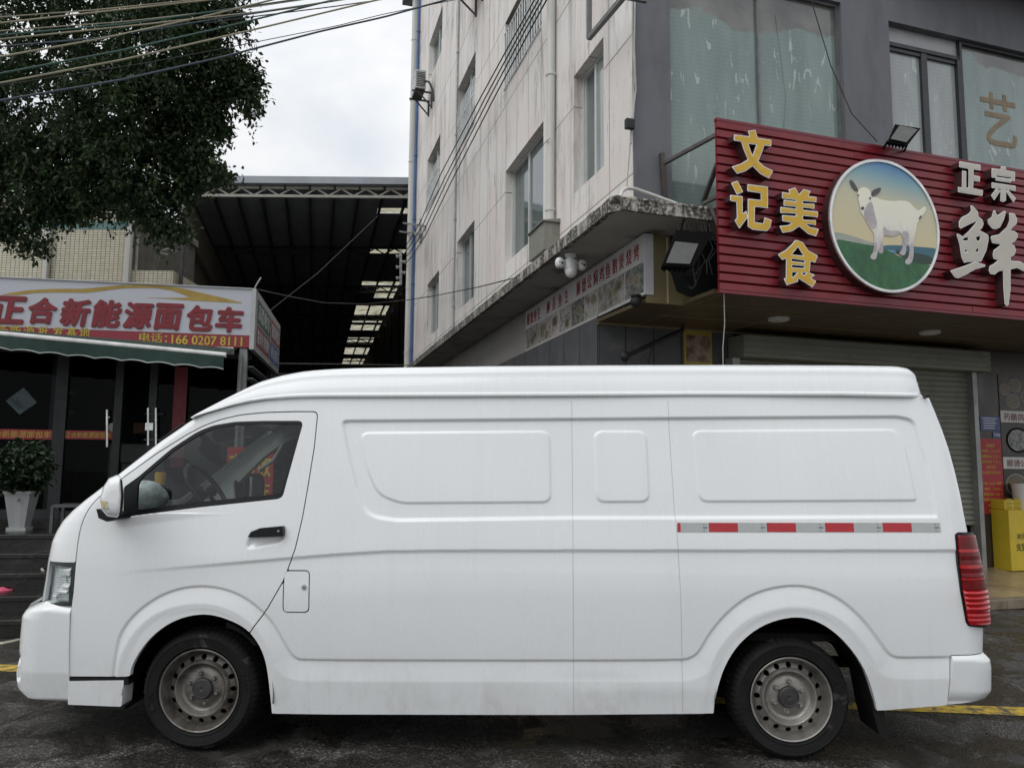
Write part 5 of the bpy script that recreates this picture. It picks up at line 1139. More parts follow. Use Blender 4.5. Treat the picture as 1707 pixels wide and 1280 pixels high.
# awning
aw = thing('awning', 'dark green awning with a white front bar and scalloped valance below the white sign', 'awning', FS, (-3, -.5, SZB))
AY = -1.0; bl = FS.ony(0, 556.5, AY); br = FS.ony(377, 592, AY)
AXR = br[0]; slope_ = (br[2] - bl[2]) / (br[0] - bl[0]); zb_at = lambda x: br[2] + slope_ * (x - br[0])
GRN = mat('awning_green', (.011, .036, .028), .8, var=.12, scale=3); WBAR = mat('awning_bar', (.66, .66, .64), .4)
q = MB(); q.tube([(SX0, AY, zb_at(SX0)), (AXR, AY, zb_at(AXR))], .032, 12); q.build('front_bar', WBAR, aw)
q = MB(); xs_ = np.linspace(SX0, AXR - .02, 220)
dp = FS.ony(200, 600, AY)[2]; drop = zb_at(FS.ony(200, 600, AY)[0]) - dp
top_ = [(x, AY - .03 + .008 * math.sin(x * 2.2), zb_at(x) - .02) for x in xs_]; bot_ = [(x, AY - .035 + .02 * math.sin(x * 3.1 + 1), zb_at(x) - drop * .93 - .022 * (1 - abs(math.cos(x * math.pi / .30)))) for x in xs_]
q.grid(np.array([top_, bot_])); q.build('valance', GRN, aw, fix=False)
q = MB(); q.tube(bot_, .0075, 5); q.build('valance_trim', mat('trim_pale', (.40, .44, .42), .6), aw)
q = MB(); q.grid(np.array([[(x, AY, zb_at(x) + .03) for x in (SX0, AXR - .02)], [(x, -.09, SZB - .03) for x in (SX0, AXR - .02)]])); q.build('fabric', GRN, aw, fix=False)
q = MB(); q.tube([(SX0, -.06, SZB - .06), (-.25, -.06, SZB - .06)], .05, 12); q.tube([(AXR - .15, AY + .03, zb_at(AXR) + .0), (-.45, -.5, SZB - .16), (-.30, -.06, SZB - .08)], .02, 8); q.build('roller_arm', WBAR, aw)
q = MB(); a = FS.ony(423, 480, .0); q.tube([(a[0], .02, SZT), (a[0] + .05, .0, SZT + .1), (a[0] + .09, .0, SZT + .17)], .012, 6); tag(q.build('antenna_stub', mat('galvanised', (.34, .35, .35), .5, .5), None, FS), 'short bent metal stub on the top corner of the white sign', 'rod')
# steps and platform
STP = mat('wet_step_stone', (.016, .015, .0135), .28, var=.5, scale=3, spec=.5, bump=.7, bscale=18, dirt=(.05, .047, .04), dirt_lo=.54, dirt_hi=.70, dscale=4)
ed = [(890, .80), (922, .64), (955, .48), (993, .32), (1032, .16)]
ys_ = []
for py, z in ed: ys_.append(FS.onz(30, py, z)[1])
y_end = FS.onz(30, 1075, 0)[1]; ys_.append(y_end)
for i in range(1, 6): ys_[i] = min(ys_[i], ys_[i - 1] - .12)
print('steps', ys_)
q = MB()
for i, (py, z) in enumerate(ed):
    yf = ys_[i]; q.box(SX0, 1.2, yf, ys_[i - 1] if i else 5.5, 0 if i else 0, z)
    q.box(SX0, 1.2, yf - .02, yf + .001 - .002, z - .05, z - .001)
tag(q.build('steps', STP, None, FS, bevel=.008), kind='structure')
# pot plant, bench, cloths, hoses on the steps
yp = ys_[0] + .45
c = FS.ony(34, 862, yp); pz = PZ_; sc = abs(FS.ony(55, 820, yp)[0] - FS.ony(12, 820, yp)[0]) / 2; ph_ = FS.ony(34, 818, yp)[2] - pz
pp = thing('potted_plant', 'leafy dark green plant in a tapered white square pot on top of the steps', 'potted plant', FS, (c[0], yp, pz))
q = MB(); sqr = lambda r, z, n=0: [(c[0] + x * r, yp + y * r, z) for x, y in ((-1, -1), (-.33, -.93), (.33, -1.05), (1, -1), (1.0, -.33), (1.0, .33), (1, 1), (.33, 1), (-.33, 1), (-1, 1), (-1, .33), (-1, -.33))]
q.grid(np.array([sqr(sc * .58, pz + .04), sqr(sc * .60, pz + .05), sqr(sc * .98, pz + ph_ - .03), sqr(sc * 1.05, pz + ph_ - .03), sqr(sc * 1.05, pz + ph_), sqr(sc * .9, pz + ph_), sqr(sc * .9, pz + ph_ - .06)]), wrap=True, smooth=False); q.box(c[0] - sc * .75, c[0] + sc * .75, yp - sc * .75, yp + sc * .75, pz + .001, pz + .04); pot = q.build('pot', mat('white_planter', (.32, .33, .33), .35, var=.08), pp)
q = MB(); q.lathe([(0, 0), (sc * .88, 0)], (c[0], yp, pz + ph_ - .05), 'z', 12); q.build('soil', mat('soil', (.02, .015, .01), .95), pot)
def leaves(mb, rng, centers, n, L, W, spread, droop=.4):
    """n small folded leaves scattered round the given centres."""
    V, F = [], []
    cs = np.array(centers); idx = rng.randint(0, len(cs), n)
    base = cs[idx] + rng.normal(0, 1, (n, 3)) * spread
    az = rng.uniform(0, 2 * math.pi, n); pit = rng.normal(-droop, .45, n); l = L * rng.uniform(.6, 1.25, n); w = W * rng.uniform(.7, 1.2, n); roll = rng.normal(0, .6, n)
    d = np.column_stack([np.cos(az) * np.cos(pit), np.sin(az) * np.cos(pit), np.sin(pit)])
    s = np.cross(d, np.array([0, 0, 1.0])); s /= np.linalg.norm(s, axis=1)[:, None] + 1e-9; u = np.cross(s, d)
    s2 = s * np.cos(roll)[:, None] + u * np.sin(roll)[:, None]; u2 = np.cross(s2, d)
    a = base; m1 = base + d * (l * .5)[:, None] + s2 * (w * .5)[:, None] + u2 * (w * .12)[:, None]; m2 = base + d * (l * .5)[:, None] - s2 * (w * .5)[:, None] + u2 * (w * .12)[:, None]; t = base + d * l[:, None] - u2 * (l * .06)[:, None]
    V = np.stack([a, m1, t, m2], 1).reshape(-1, 3); F = [(4 * i, 4 * i + 1, 4 * i + 2, 4 * i + 3) for i in range(n)]
    mb.add(V, F, smooth=False)
def leaf_mat(name, lo, hi, scale=3.0):
    m, nt, b = _new(name)
    gi = nt.nodes.new('ShaderNodeNewGeometry'); isl = gi.outputs['Random Per Island']
    c = mixc(nt, isl, lo, hi); c = mixc(nt, ramp(nt, noise(nt, scale, 3), [(.35, 0.0), (.7, .55)]), c, tuple(x * 1.5 for x in hi))
    nt.links.new(c, b.inputs['Base Color']); b.inputs['Roughness'].default_value = .42; b.inputs['Specular IOR Level'].default_value = .35
    tr = nt.nodes.new('ShaderNodeBsdfTranslucent'); nt.links.new(c, tr.inputs[0]); mx = nt.nodes.new('ShaderNodeMixShader'); mx.inputs[0].default_value = .22
    out = [n for n in nt.nodes if n.type == 'OUTPUT_MATERIAL'][0]; nt.links.new(b.outputs[0], mx.inputs[1]); nt.links.new(tr.outputs[0], mx.inputs[2]); nt.links.new(mx.outputs[0], out.inputs[0]); return m
rng = np.random.RandomState(11)
q = MB(); p0 = FS.ony(40, 780, yp); r0 = abs(FS.ony(85, 780, yp)[0] - FS.ony(-5, 780, yp)[0]) / 2; h0 = (FS.ony(40, 738, yp)[2] - FS.ony(40, 822, yp)[2]) / 2
cen = []
for _ in range(240):
    v = rng.normal(0, 1, 3); v /= np.linalg.norm(v); v *= rng.uniform(.35, 1) ** .5; cen.append((p0[0] + v[0] * r0, yp + v[1] * r0 * .9, p0[2] + v[2] * h0))
leaves(q, rng, cen, 2600, .075, .04, .035); q.build('foliage', leaf_mat('plant_leaf', (.006, .014, .006), (.018, .038, .014)), pp, fix=False)
q = MB()
for k in range(5): q.tube([(c[0] + .03 * (k - 2), yp, pz + ph_ - .06), (c[0] + .07 * (k - 2), yp + .02 * (k % 3), p0[2] - h0 * .3), (c[0] + .12 * (k - 2), yp, p0[2] + h0 * .3)], [.014, .011, .005], 6)
q.build('stem', mat('stem_brown', (.05, .035, .02), .8), pp)
q = MB(); yb2 = ys_[0] + .25; a, b = FS.ony(88, 842, yb2), FS.ony(150, 842, yb2); zt_ = FS.ony(110, 843, yb2)[2]
for x in (a[0], b[0]):
    for y in (yb2, yb2 + .3): q.bar((x, y, PZ_), (x, y, zt_), .03, .03)
for y in (yb2, yb2 + .3): q.bar((a[0], y, zt_), (b[0], y, zt_), .03, .03)
q.box(a[0], b[0], yb2, yb2 + .3, zt_ - .0, zt_ + .012); tag(q.build('low_bench', mat('bench_steel', (.10, .105, .105), .4, .5), None, FS), 'low grey metal bench on the platform behind the van nose', 'bench')
def cloth(name, label, m_, pts, z, rough_):
    rg = np.random.RandomState(len(label)); P = np.array([FS.onz(x, y, z)[:2] for x, y in pts]); lo, hi = P.min(0) - .02, P.max(0) + .02
    X, Y = np.meshgrid(np.linspace(lo[0], hi[0], 46), np.linspace(lo[1], hi[1], 30)); f = sdf(chaikin(P, 2), X, Y); ph = rg.uniform(0, 6, 6)
    q = MB(); clip_sheet(q, X, Y, f, lambda x, y: np.column_stack([x, y, z + .012 + rough_ * (1 + np.sin(x * 26 + y * 13 + ph[0]) * .6 + np.sin(x * 11 - y * 31 + ph[1]) * .6) * sstep(0, .05, sdf(chaikin(P, 2), x, y))]), .012, (0, 0, -1)); return tag(q.build(name, m_, None, FS, fix=False, angle=180), label, 'cloth')
cloth('pink_cloth', 'pink cloth lying on the dark wet steps', mat('pink_fabric', (.55, .09, .15), .85, var=.15, scale=10), [(-10, 975), (8, 969), (31, 972), (30, 981), (16, 986), (-10, 988)], .32 if ys_[3] < FS.onz(15, 978, .32)[1] else .32, .022)
cloth('teal_cloth', 'small teal rag on the steps beside the headlight', mat('teal_fabric', (.03, .17, .17), .85, var=.15), [(63, 973), (76, 971), (78, 983), (62, 982)], .32, .015)
HOSE = mat('pale_hose', (.50, .47, .38), .5, var=.2)
q = MB(); z = .485; q.tube([FS.onz(x, y, z) for x, y in ((-30, 940), (10, 944), (36, 947), (52, 946), (66, 944), (72, 951))], .012, 8); tag(q.build('hose', HOSE, None, FS), 'thin pale hose lying along the middle of the dark steps', 'hose')
q = MB(); z = .012; q.tube([FW.onz(x, y, z) for x, y in ((-40, 1073), (5, 1072), (20, 1069), (36, 1065), (60, 1062))], .012, 8); tag(q.build('hose', HOSE, None, FW), 'pale hose on the ground at the foot of the steps by the van bumper', 'hose')
# red board seen through the cab
by = -.9; a, b = FS.ony(374, 852, by), FS.ony(457, 746, by)
q = MB(); q.box(a[0], b[0], by, by + .03, a[2] - .25, b[2]); rbd = tag(q.build('roadside_board', mat('board_bright_red', (.42, .02, .03), .4, var=.08), None, FS), 'red board with yellow characters standing behind the cab windows', 'sign')
q = MB(); w_ = b[0] - a[0]; BY_ = mat('board_yellow', (.60, .48, .08), .45)
text(q, '高价收', (a[0] + .03, by - .001, b[2] - .36), (1, 0, 0), w_ - .06, .28, depth=.004, bold=.02); text(q, '新旧车', (a[0] + .03, by - .001, b[2] - .64), (1, 0, 0), w_ - .06, .22, depth=.004, bold=.015)
q.build('lettering', BY_, rbd, fix=False)
q = MB(); q.box(a[0] + .05, a[0] + .11, by + .031, by + .08, .2, b[2] - .05); q.box(b[0] - .11, b[0] - .05, by + .031, by + .08, .2, b[2] - .05); q.build('post', FRM, rbd)
# ================================================================== TREE
rng = np.random.RandomState(7)
TD = 12.5
tree = thing('tree', 'big dark leafy street tree overhanging the white shop sign at top left', 'tree', FW, (FW.ony(-190, 600, TD + .8)[0], TD + .8, 0))
blobs = [  # px, py, radius px (x, y), depth, density
    (30, 60, 150, 110, 0, 1), (160, 40, 130, 90, .4, 1), (270, 60, 110, 90, -.3, .9), (330, 40, 80, 50, .2, .5), (370, 25, 55, 28, 0, .22), (60, 190, 160, 110, 0, 1.1), (190, 190, 130, 100, -.4, 1.1), (290, 170, 90, 80, .3, .9), (350, 130, 60, 50, 0, .5), (395, 120, 36, 34, 0, .28), (410, 165, 28, 34, 0, .16),
    (330, 210, 50, 60, .2, .45), (310, 265, 50, 40, 0, .42), (350, 285, 42, 20, -.2, .2), (100, 268, 140, 90, .2, 1.0), (220, 270, 90, 80, -.2, .85), (40, 320, 90, 70, 0, .7), (150, 316, 90, 50, 0, .6), (250, 335, 60, 45, 0, .4), (280, 385, 28, 30, 0, .16), (15, 375, 40, 30, 0, .2), (55, 405, 16, 25, 0, .07), (115, 348, 40, 22, 0, .13), (300, 310, 35, 35, 0, .16), (-120, 150, 180, 240, .5, 1.2), (-60, -120, 260, 130, .3, 1.2), (190, -90, 200, 90, .2, .9), (360, -60, 110, 60, 0, .4), (-260, 100, 180, 260, .6, .8)]
q = MB(); tot = 0
for px, py, rx_, ry_, dd, den in blobs:
    Y = TD + dd; c = FW.ony(px, py, Y); sx_ = Y / FPX; n = int(4100 * den)
    nt_ = max(6, int(n / 40))
    v = rng.normal(0, 1, (nt_, 3)); v /= np.linalg.norm(v, axis=1)[:, None]; r = rng.uniform(.15, 1, nt_) ** .46
    r *= 1 + .16 * np.sin(v[:, 0] * 5 + px) * np.sin(v[:, 2] * 6 + py)
    cen = c + v * r[:, None] * np.array([rx_ * sx_, min(1.3, (rx_ + ry_) / 2 * sx_ * .9), ry_ * sx_])
    leaves(q, rng, cen, n, .118, .058, np.array([.095, .095, .085]), .55); tot += n
    # drooping sprays on the outside
    out = cen[r > .8]
    if len(out):
        sp = []
        for o_ in out:
            L = rng.uniform(.12, .46); dx = rng.uniform(-.12, .16)
            for k in range(5): sp.append(o_ + np.array([dx * k / 4, 0, -L * k / 4]))
        leaves(q, rng, sp, int(len(sp) * 2.6), .09, .042, .028, .9)
print('leaves', tot)
q.build('crown', leaf_mat('ficus_leaf', (.010, .020, .009), (.040, .070, .026), 1.3), tree, fix=False)
q = MB(); b0 = np.array(OFF[tree.name]); BK = mat('ficus_bark', (.07, .06, .05), .9, var=.4, scale=8, bump=.6, bscale=20)
top = FW.ony(-60, 330, TD + .4)
q.tube([b0, b0 + (0, 0, 1.2), b0 + (.05, -.1, 2.6), top], [.30, .25, .22, .17], 12)
for tx_, ty_, dd in ((30, 60, 0), (200, 60, .2), (290, 160, 0), (-120, 100, .4), (330, 230, .1), (60, 190, 0), (180, 280, -.2), (380, 120, 0)):
    e = FW.ony(tx_, ty_, TD + dd); mid = top + (e - top) * .5 + rng.normal(0, .12, 3); q.tube([top, mid, e], [.12, .075, .02], 8)
    for _ in range(4):
        g2 = mid + (e - mid) * rng.uniform(.1, .9); q.tube([g2, g2 + rng.normal(0, .45, 3)], [.03, .008], 5)
q.build('trunk', BK, tree)

# ================================================================== OVERHEAD CABLES
CRM = mat('cable_cream', (.30, .27, .19), .6, var=.25, scale=2); GRC = mat('cable_green', (.03, .085, .068), .55, var=.25, scale=2); BLC = mat('cable_blue', (.045, .068, .09), .55, var=.25, scale=2); BKC = mat('cable_black', (.02, .022, .022), .6)
wires = [
    ([(-60, 32), (0, 29), (150, 18), (328, 0), (420, -12)], .012, CRM, 'thin cream overhead cable, topmost over the tree'),
    ([(-60, 41), (0, 39), (197, 17), (353, 0), (450, -12)], .018, CRM, 'cream overhead cable just under the topmost one over the tree'),
    ([(-60, 56), (0, 52), (205, 37), (410, 14), (560, -8)], .012, CRM, 'thin cream overhead cable just above the first green one'),
    ([(-60, 61), (0, 59), (205, 41), (369, 18), (560, -10)], .018, GRC, 'upper of the two green overhead cables'),
    ([(-60, 69), (0, 66), (205, 45), (435, 20), (640, -10)], .017, CRM, 'cream overhead cable just below the upper green one'),
    ([(-60, 82), (0, 78), (164, 64), (369, 31), (492, 13), (620, -8)], .016, BLC, 'dark blue overhead cable between two cream ones'),
    ([(-60, 101), (0, 95), (164, 66), (328, 31), (455, 0), (520, -15)], .020, CRM, 'thick cream overhead cable crossing the others at the tree'),
    ([(-60, 132), (0, 123), (205, 84), (369, 47), (558, 0), (640, -20)], .020, GRC, 'lower of the two green overhead cables'),
    ([(-60, 147), (0, 139), (205, 100), (410, 53), (631, 0), (720, -24)], .020, CRM, 'lowest thick cream overhead cable'),
    ([(-60, 150), (0, 143), (246, 105), (369, 82), (560, 44), (640, 24), (760, 0), (840, -14)], .009, BKC, 'thin dark overhead cable just above the lowest blue grey one'),
    ([(-60, 178), (0, 168), (205, 133), (369, 96), (533, 53), (640, 29), (745, 0), (820, -22)], .022, BLC, 'thick blue grey overhead cable, lowest of the bundle'),
    ([(340, 40), (440, 25), (560, 12), (660, -4)], .013, BKC, 'short dark overhead cable against the sky above the shed'),
]
for pts, r, m_, lab in wires:
    pts = [(-900, pts[0][1] + 1.1 * 840 * (pts[0][1] - pts[1][1]) / (pts[0][0] - pts[1][0])), (-420, pts[0][1] + 360 * (pts[0][1] - pts[1][1]) / (pts[0][0] - pts[1][0]))] + list(pts) if pts[0][0] < 0 else pts
    P = np.array(pts, float); t = np.linspace(0, 1, 90); tt = (P[:, 0] - P[0, 0]) / (P[-1, 0] - P[0, 0])
    co = np.polyfit(P[:, 0], P[:, 1], 3 if len(P) > 4 else 2); xs_ = P[0, 0] + (P[-1, 0] - P[0, 0]) * t; ys2 = np.interp(t, tt, P[:, 1]) * .35 + np.polyval(co, xs_) * .65 if P[0, 0] > 0 else np.interp(xs_, P[:, 0], P[:, 1])
    Y = 8.0 + 2.5 * (xs_ + 60) / 900
    q = MB(); q.tube([FW.ony(x, y, d) for x, y, d in zip(xs_, ys2, Y)], r * .56, 8); tag(q.build('overhead_cable', m_, None, FW), lab, 'cable', 'overhead cables at top left')
# ================================================================== THE VAN
_a, _b = FW.onz(333, 1253), FW.onz(1319, 1269)
_beta = math.degrees(math.atan2(_b[1] - _a[1], _b[0] - _a[0]))
_y0 = _a[1] - _a[0] * math.tan(rad(_beta)) - 0.055
FV = Frame((0, _y0), _beta)                       # x to the rear of the van, y inward from its near side
VW = 1.70                                         # width of the body
def yb(z):
    z = np.asarray(z, float)
    up, lo = np.maximum(z - 0.95, 0), np.maximum(0.95 - z, 0)
    return 0.13 * up ** 1.5 + 0.05 * (lo / 0.65) ** 2
def UV(px, py, extra=0.0):
    d = 0.0
    for _ in range(4):
        p = FV.ony(px, py, d + extra); d = float(yb(p[2]))
    return (p[0], p[2])
def UP(pts, extra=0.0):
    return np.array([UV(x, y, extra) for x, y in pts])

def van_paint():
    m, nt, b = _new('van_white_paint'); tc = nt.nodes.new('ShaderNodeTexCoord'); ob = tc.outputs['Object']
    sx = nt.nodes.new('ShaderNodeSeparateXYZ'); nt.links.new(ob, sx.inputs[0])
    c = ramp(nt, noise(nt, 1.1, 5, .6, ob), [(.3, (.765, .785, .79)), (.7, (.80, .815, .82))])
    st = ramp(nt, noise(nt, 1.0, 8, .7, ob, stretch=(16, 2, .7)), [(.52, 0.0), (.80, .16)]); c = mixc(nt, st, c, (.62, .615, .60))
    mr = nt.nodes.new('ShaderNodeMapRange'); mr.inputs['From Min'].default_value = .55; mr.inputs['From Max'].default_value = .22; nt.links.new(sx.outputs[2], mr.inputs['Value'])
    sp = ramp(nt, noise(nt, 4.0, 9, .75, ob, stretch=(1.4, 1, .7), dist=.3), [(.46, 0.0), (.74, .5)])
    mu = nt.nodes.new('ShaderNodeMath'); mu.operation = 'MULTIPLY'; nt.links.new(mr.outputs[0], mu.inputs[0]); nt.links.new(sp, mu.inputs[1]); c = mixc(nt, mu.outputs[0], c, (.36, .345, .32))
    dots = ramp(nt, noise(nt, 75, 2, .5, ob), [(.735, 0.0), (.77, .35)]); c = mixc(nt, dots, c, (.42, .41, .39))
    nt.links.new(c, b.inputs['Base Color']); nt.links.new(ramp(nt, noise(nt, 2.5, 5, .6, ob, stretch=(6, 2, 1)), [(.35, .16), (.7, .34)]), b.inputs['Roughness'])
    b.inputs['Coat Weight'].default_value = .7; b.inputs['Coat Roughness'].default_value = .06; b.inputs['Specular IOR Level'].default_value = .35
    vo = nt.nodes.new('ShaderNodeTexVoronoi'); vo.inputs['Scale'].default_value = 140; vo.inputs['Randomness'].default_value = 1; nt.links.new(ob, vo.inputs['Vector'])
    dr = ramp(nt, vo.outputs['Distance'], [(.16, 1.0), (.26, 0.0)]); ar = ramp(nt, noise(nt, 1.7, 4, .6, ob), [(.50, 0.0), (.60, 1.0)])
    m2 = nt.nodes.new('ShaderNodeMath'); m2.operation = 'MULTIPLY'; nt.links.new(dr, m2.inputs[0]); nt.links.new(ar, m2.inputs[1]); bumpn(nt, b, m2.outputs[0], .5, .003)
    return m
white = van_paint()
black_trim = mat('van_black_trim', (0.006, 0.0065, 0.007), 0.35, var=0.2, spec=0.35)
dark_cavity = mat('van_dark_underside', (0.006, 0.006, 0.006), 0.9, var=0.3, spec=0.1)
rubber = mat('tyre_rubber', (0.0085, 0.0085, 0.009), 0.7, var=0.35, scale=9, spec=0.25, dirt=(0.045, 0.044, 0.042), dirt_lo=0.60, dirt_hi=0.64, dscale=5, bump=0.12, bscale=160)
car_glass = glass_mat('van_window_glass', (0.62, 0.66, 0.65), 1.5, 0.0, 0.0)
rim_steel = mat('rim_steel', (0.31, 0.295, 0.27), 0.42, 0.7, var=0.2, scale=14, dirt=(0.10, 0.085, 0.07), dirt_lo=0.54, dirt_hi=0.74, dscale=9)
hub_dark = mat('rim_hub', (0.045, 0.045, 0.045), 0.5, 0.2, var=0.3, scale=20, dirt=(0.03, 0.025, 0.02), dscale=14)

# -- silhouettes of nose and tail
def profile(pts, R, sgn):
    """(z, x of the end of the corner arc, radius) from points on the silhouette."""
    out = []
    for (px, py), r in zip(pts, R):
        u, z = UV(px, py, 0.494 * r); out.append((z, u + sgn * 0.1375 * r, r))
    out.sort(); return np.array(out)
NOSE = profile([(328, 694), (303, 712), (269, 735), (233, 763), (197, 791), (165, 816), (140, 835), (121, 851), (105, 868), (95, 884), (87, 902), (81, 930), (76, 965), (69, 1008), (66, 1060), (66, 1150), (68, 1185)],
               [.08, .08, .08, .09, .10, .12, .15, .18, .21, .23, .25, .26, .26, .26, .26, .26, .26], -1)
TAIL = profile([(1547, 659), (1559, 687), (1570, 715), (1581, 747), (1591, 783), (1600, 822), (1607, 858), (1613, 888), (1622, 930), (1630, 970), (1636, 1010), (1639, 1045), (1638, 1090), (1636, 1160)],
               [.12, .12, .13, .13, .14, .14, .15, .15, .15, .15, .15, .15, .15, .15], 1)
def nose(z): return np.interp(z, NOSE[:, 0], NOSE[:, 1]), np.interp(z, NOSE[:, 0], NOSE[:, 2])
def tail(z): return np.interp(z, TAIL[:, 0], TAIL[:, 1]), np.interp(z, TAIL[:, 0], TAIL[:, 2])
SMAX = 0.97
def ends(x, z):
    xf, rf = nose(z); xr, rr = tail(z)
    sf = np.maximum(xf + rf - x, 0) / rf; sr = np.maximum(x - (xr - rr), 0) / rr
    return sf, rf, sr, rr
def ycorner(x, z):
    sf, rf, sr, rr = ends(x, z)
    return rf * (1 - np.sqrt(1 - np.minimum(sf, .995) ** 2)) + rr * (1 - np.sqrt(1 - np.minimum(sr, .995) ** 2))

# -- outlines on the near side
DOOR = rounded(UP([(530, 686), (524, 745), (514, 805), (504, 862), (492, 915), (472, 968), (447, 1012), (415, 1056), (394, 1100), (210, 1128), (115.5, 1127.5), (118, 1020), (122, 985), (126, 935), (130, 902), (134, 880), (141, 860), (151, 843), (164, 829), (212, 791), (262, 755), (312, 723.5), (340, 709), (366, 699.5), (400, 691.5), (440, 687.5), (490, 686)]),
               [.03] + [.2] * 8 + [.01, .006] + [.3] * 16)
WINO = rounded(UP([(507, 701), (471, 828), (463, 832), (330, 846), (205, 862), (206, 812), (231, 794), (285, 747.5), (328, 719.5), (355, 708.5), (391, 702.5), (440, 701)]), [.03, .03, .03, .5, .01, .03, .2, .3, .3, .3, .3, .3])
WING = rounded(UP([(503.5, 706.5), (468, 820), (461, 823), (330, 836.5), (227, 850), (229, 806), (238, 794), (289, 751), (332, 724), (358, 713.5), (393, 707.5), (440, 706)]), [.02, .02, .03, .5, .02, .05, .1, .3, .3, .3, .3, .3])
HEAD = rounded(UP([(126.5, 937.5), (119.5, 1010), (60, 1010), (70, 937.5)]), .004)
TAILP = rounded(np.array([UV(x, y, .12 if 2 <= i <= 6 else 0) for i, (x, y) in enumerate([(1592, 891), (1597, 887), (1616, 886), (1629, 925), (1637, 950), (1647, 985), (1649, 1043), (1614, 1043), (1610, 1036), (1601, 985), (1596, 940)])]), [.01, .02, .01, .2, .2, .02, .01, .02, .02, .3, .3])
FBUMP_TOP = UP([(119, 1009.5), (68, 1004), (20, 1016)])
FLOW = rounded(UP([(116, 1134), (208, 1132.8), (204, 1176.5), (115, 1173)]), [.003, .006, .012, .003])
LID = rounded(UP([(473, 951), (515.5, 951), (515, 1020), (472, 1020)]), .026)
ARCHF = chaikin(UP([(214, 1250), (215, 1123), (226, 1096), (249, 1063), (282, 1037.5), (318, 1024.5), (354, 1023), (394, 1037), (417, 1052.5), (436, 1080), (446, 1113), (453, 1179), (455, 1203), (455, 1260)]), 2)
ARCHR = chaikin(UP([(1186, 1290), (1188, 1188), (1194, 1150), (1209, 1106), (1234, 1069), (1271, 1041), (1315, 1027.5), (1352, 1030), (1389, 1050), (1422, 1084), (1444, 1120), (1455, 1153), (1463, 1184), (1470, 1290)]), 2)
BOTTOM = UP([(-60, 1180), (100, 1180), (456, 1203), (462, 1197), (468, 1189.5), (700, 1190), (955, 1190), (1187, 1188), (1460, 1184), (1578, 1174), (1720, 1160)])
LEDGE = UP([(300, 708), (328, 696), (345, 690), (387, 678), (420, 671), (446, 667.5), (490, 664), (530, 663), (800, 661.5), (1140, 660), (1400, 660), (1545, 661), (1600, 662)])
RECESS = rounded(UP([(567, 699), (1498, 691.5), (1526, 698), (1548, 770), (1558, 820), (1565, 864), (1130, 866), (955, 866), (660, 870), (608, 862), (591, 812), (577, 752)]), [.035, .3, .11, .3, .3, .02, .5, .5, .3, .16, .3, .3])
PANEL1 = rounded(UP([(597, 719.5), (918, 717), (920, 839), (668, 840.5), (628, 826), (610, 783)]), [.05, .055, .055, .25, .16, .3])
PANEL2 = rounded(UP([(989, 717), (1079, 717), (1085, 838), (993, 838.5)]), .055)
PANEL3 = rounded(UP([(1153, 716.5), (1498, 714), (1512, 745), (1531, 835), (1521, 836), (1165, 838)]), [.05, .09, .2, .04, .03, .06])
FLARE = UP([(186, 1135), (191, 1085), (200, 1049), (230, 1014), (275, 985), (328, 973.5), (377, 979.5), (417, 998), (453, 1031), (472, 1064), (485, 1087), (494, 1096), (506, 1098.5), (800, 1099), (1138, 1099), (1152, 1094), (1164, 1086), (1183, 1051), (1216, 1014), (1256, 986), (1312, 973), (1359, 977), (1403, 997), (1440, 1030), (1466, 1065), (1482, 1088), (1494, 1094), (1520, 1094), (1700, 1091)])
FLARE = chaikin(FLARE, 3, closed=False)
FLPOLY = np.vstack([FLARE, UP([(1700, 1300), (186, 1300)])])
LIPF = chaikin(UP([(193, 1260), (193, 1123), (203, 1084), (230, 1043), (269, 1015), (328, 1003), (377, 1011), (420, 1036), (448, 1075), (462, 1120), (470, 1260)]), 2)
LIPR = chaikin(UP([(1160, 1290), (1166, 1180), (1178, 1120), (1205, 1066), (1250, 1026), (1310, 1008), (1362, 1012), (1408, 1034), (1445, 1076), (1466, 1120), (1480, 1180), (1484, 1290)]), 2)
CREASE = UP([(160, 962), (230, 951.5), (361, 940), (490, 929), (560, 923.5), (640, 918.5), (740, 917), (1000, 917), (1300, 917), (1700, 917)])
SCOOP = rounded(UP([(418, 884), (478, 876), (474, 906), (404, 919)]), [.02, .02, .05, .05])

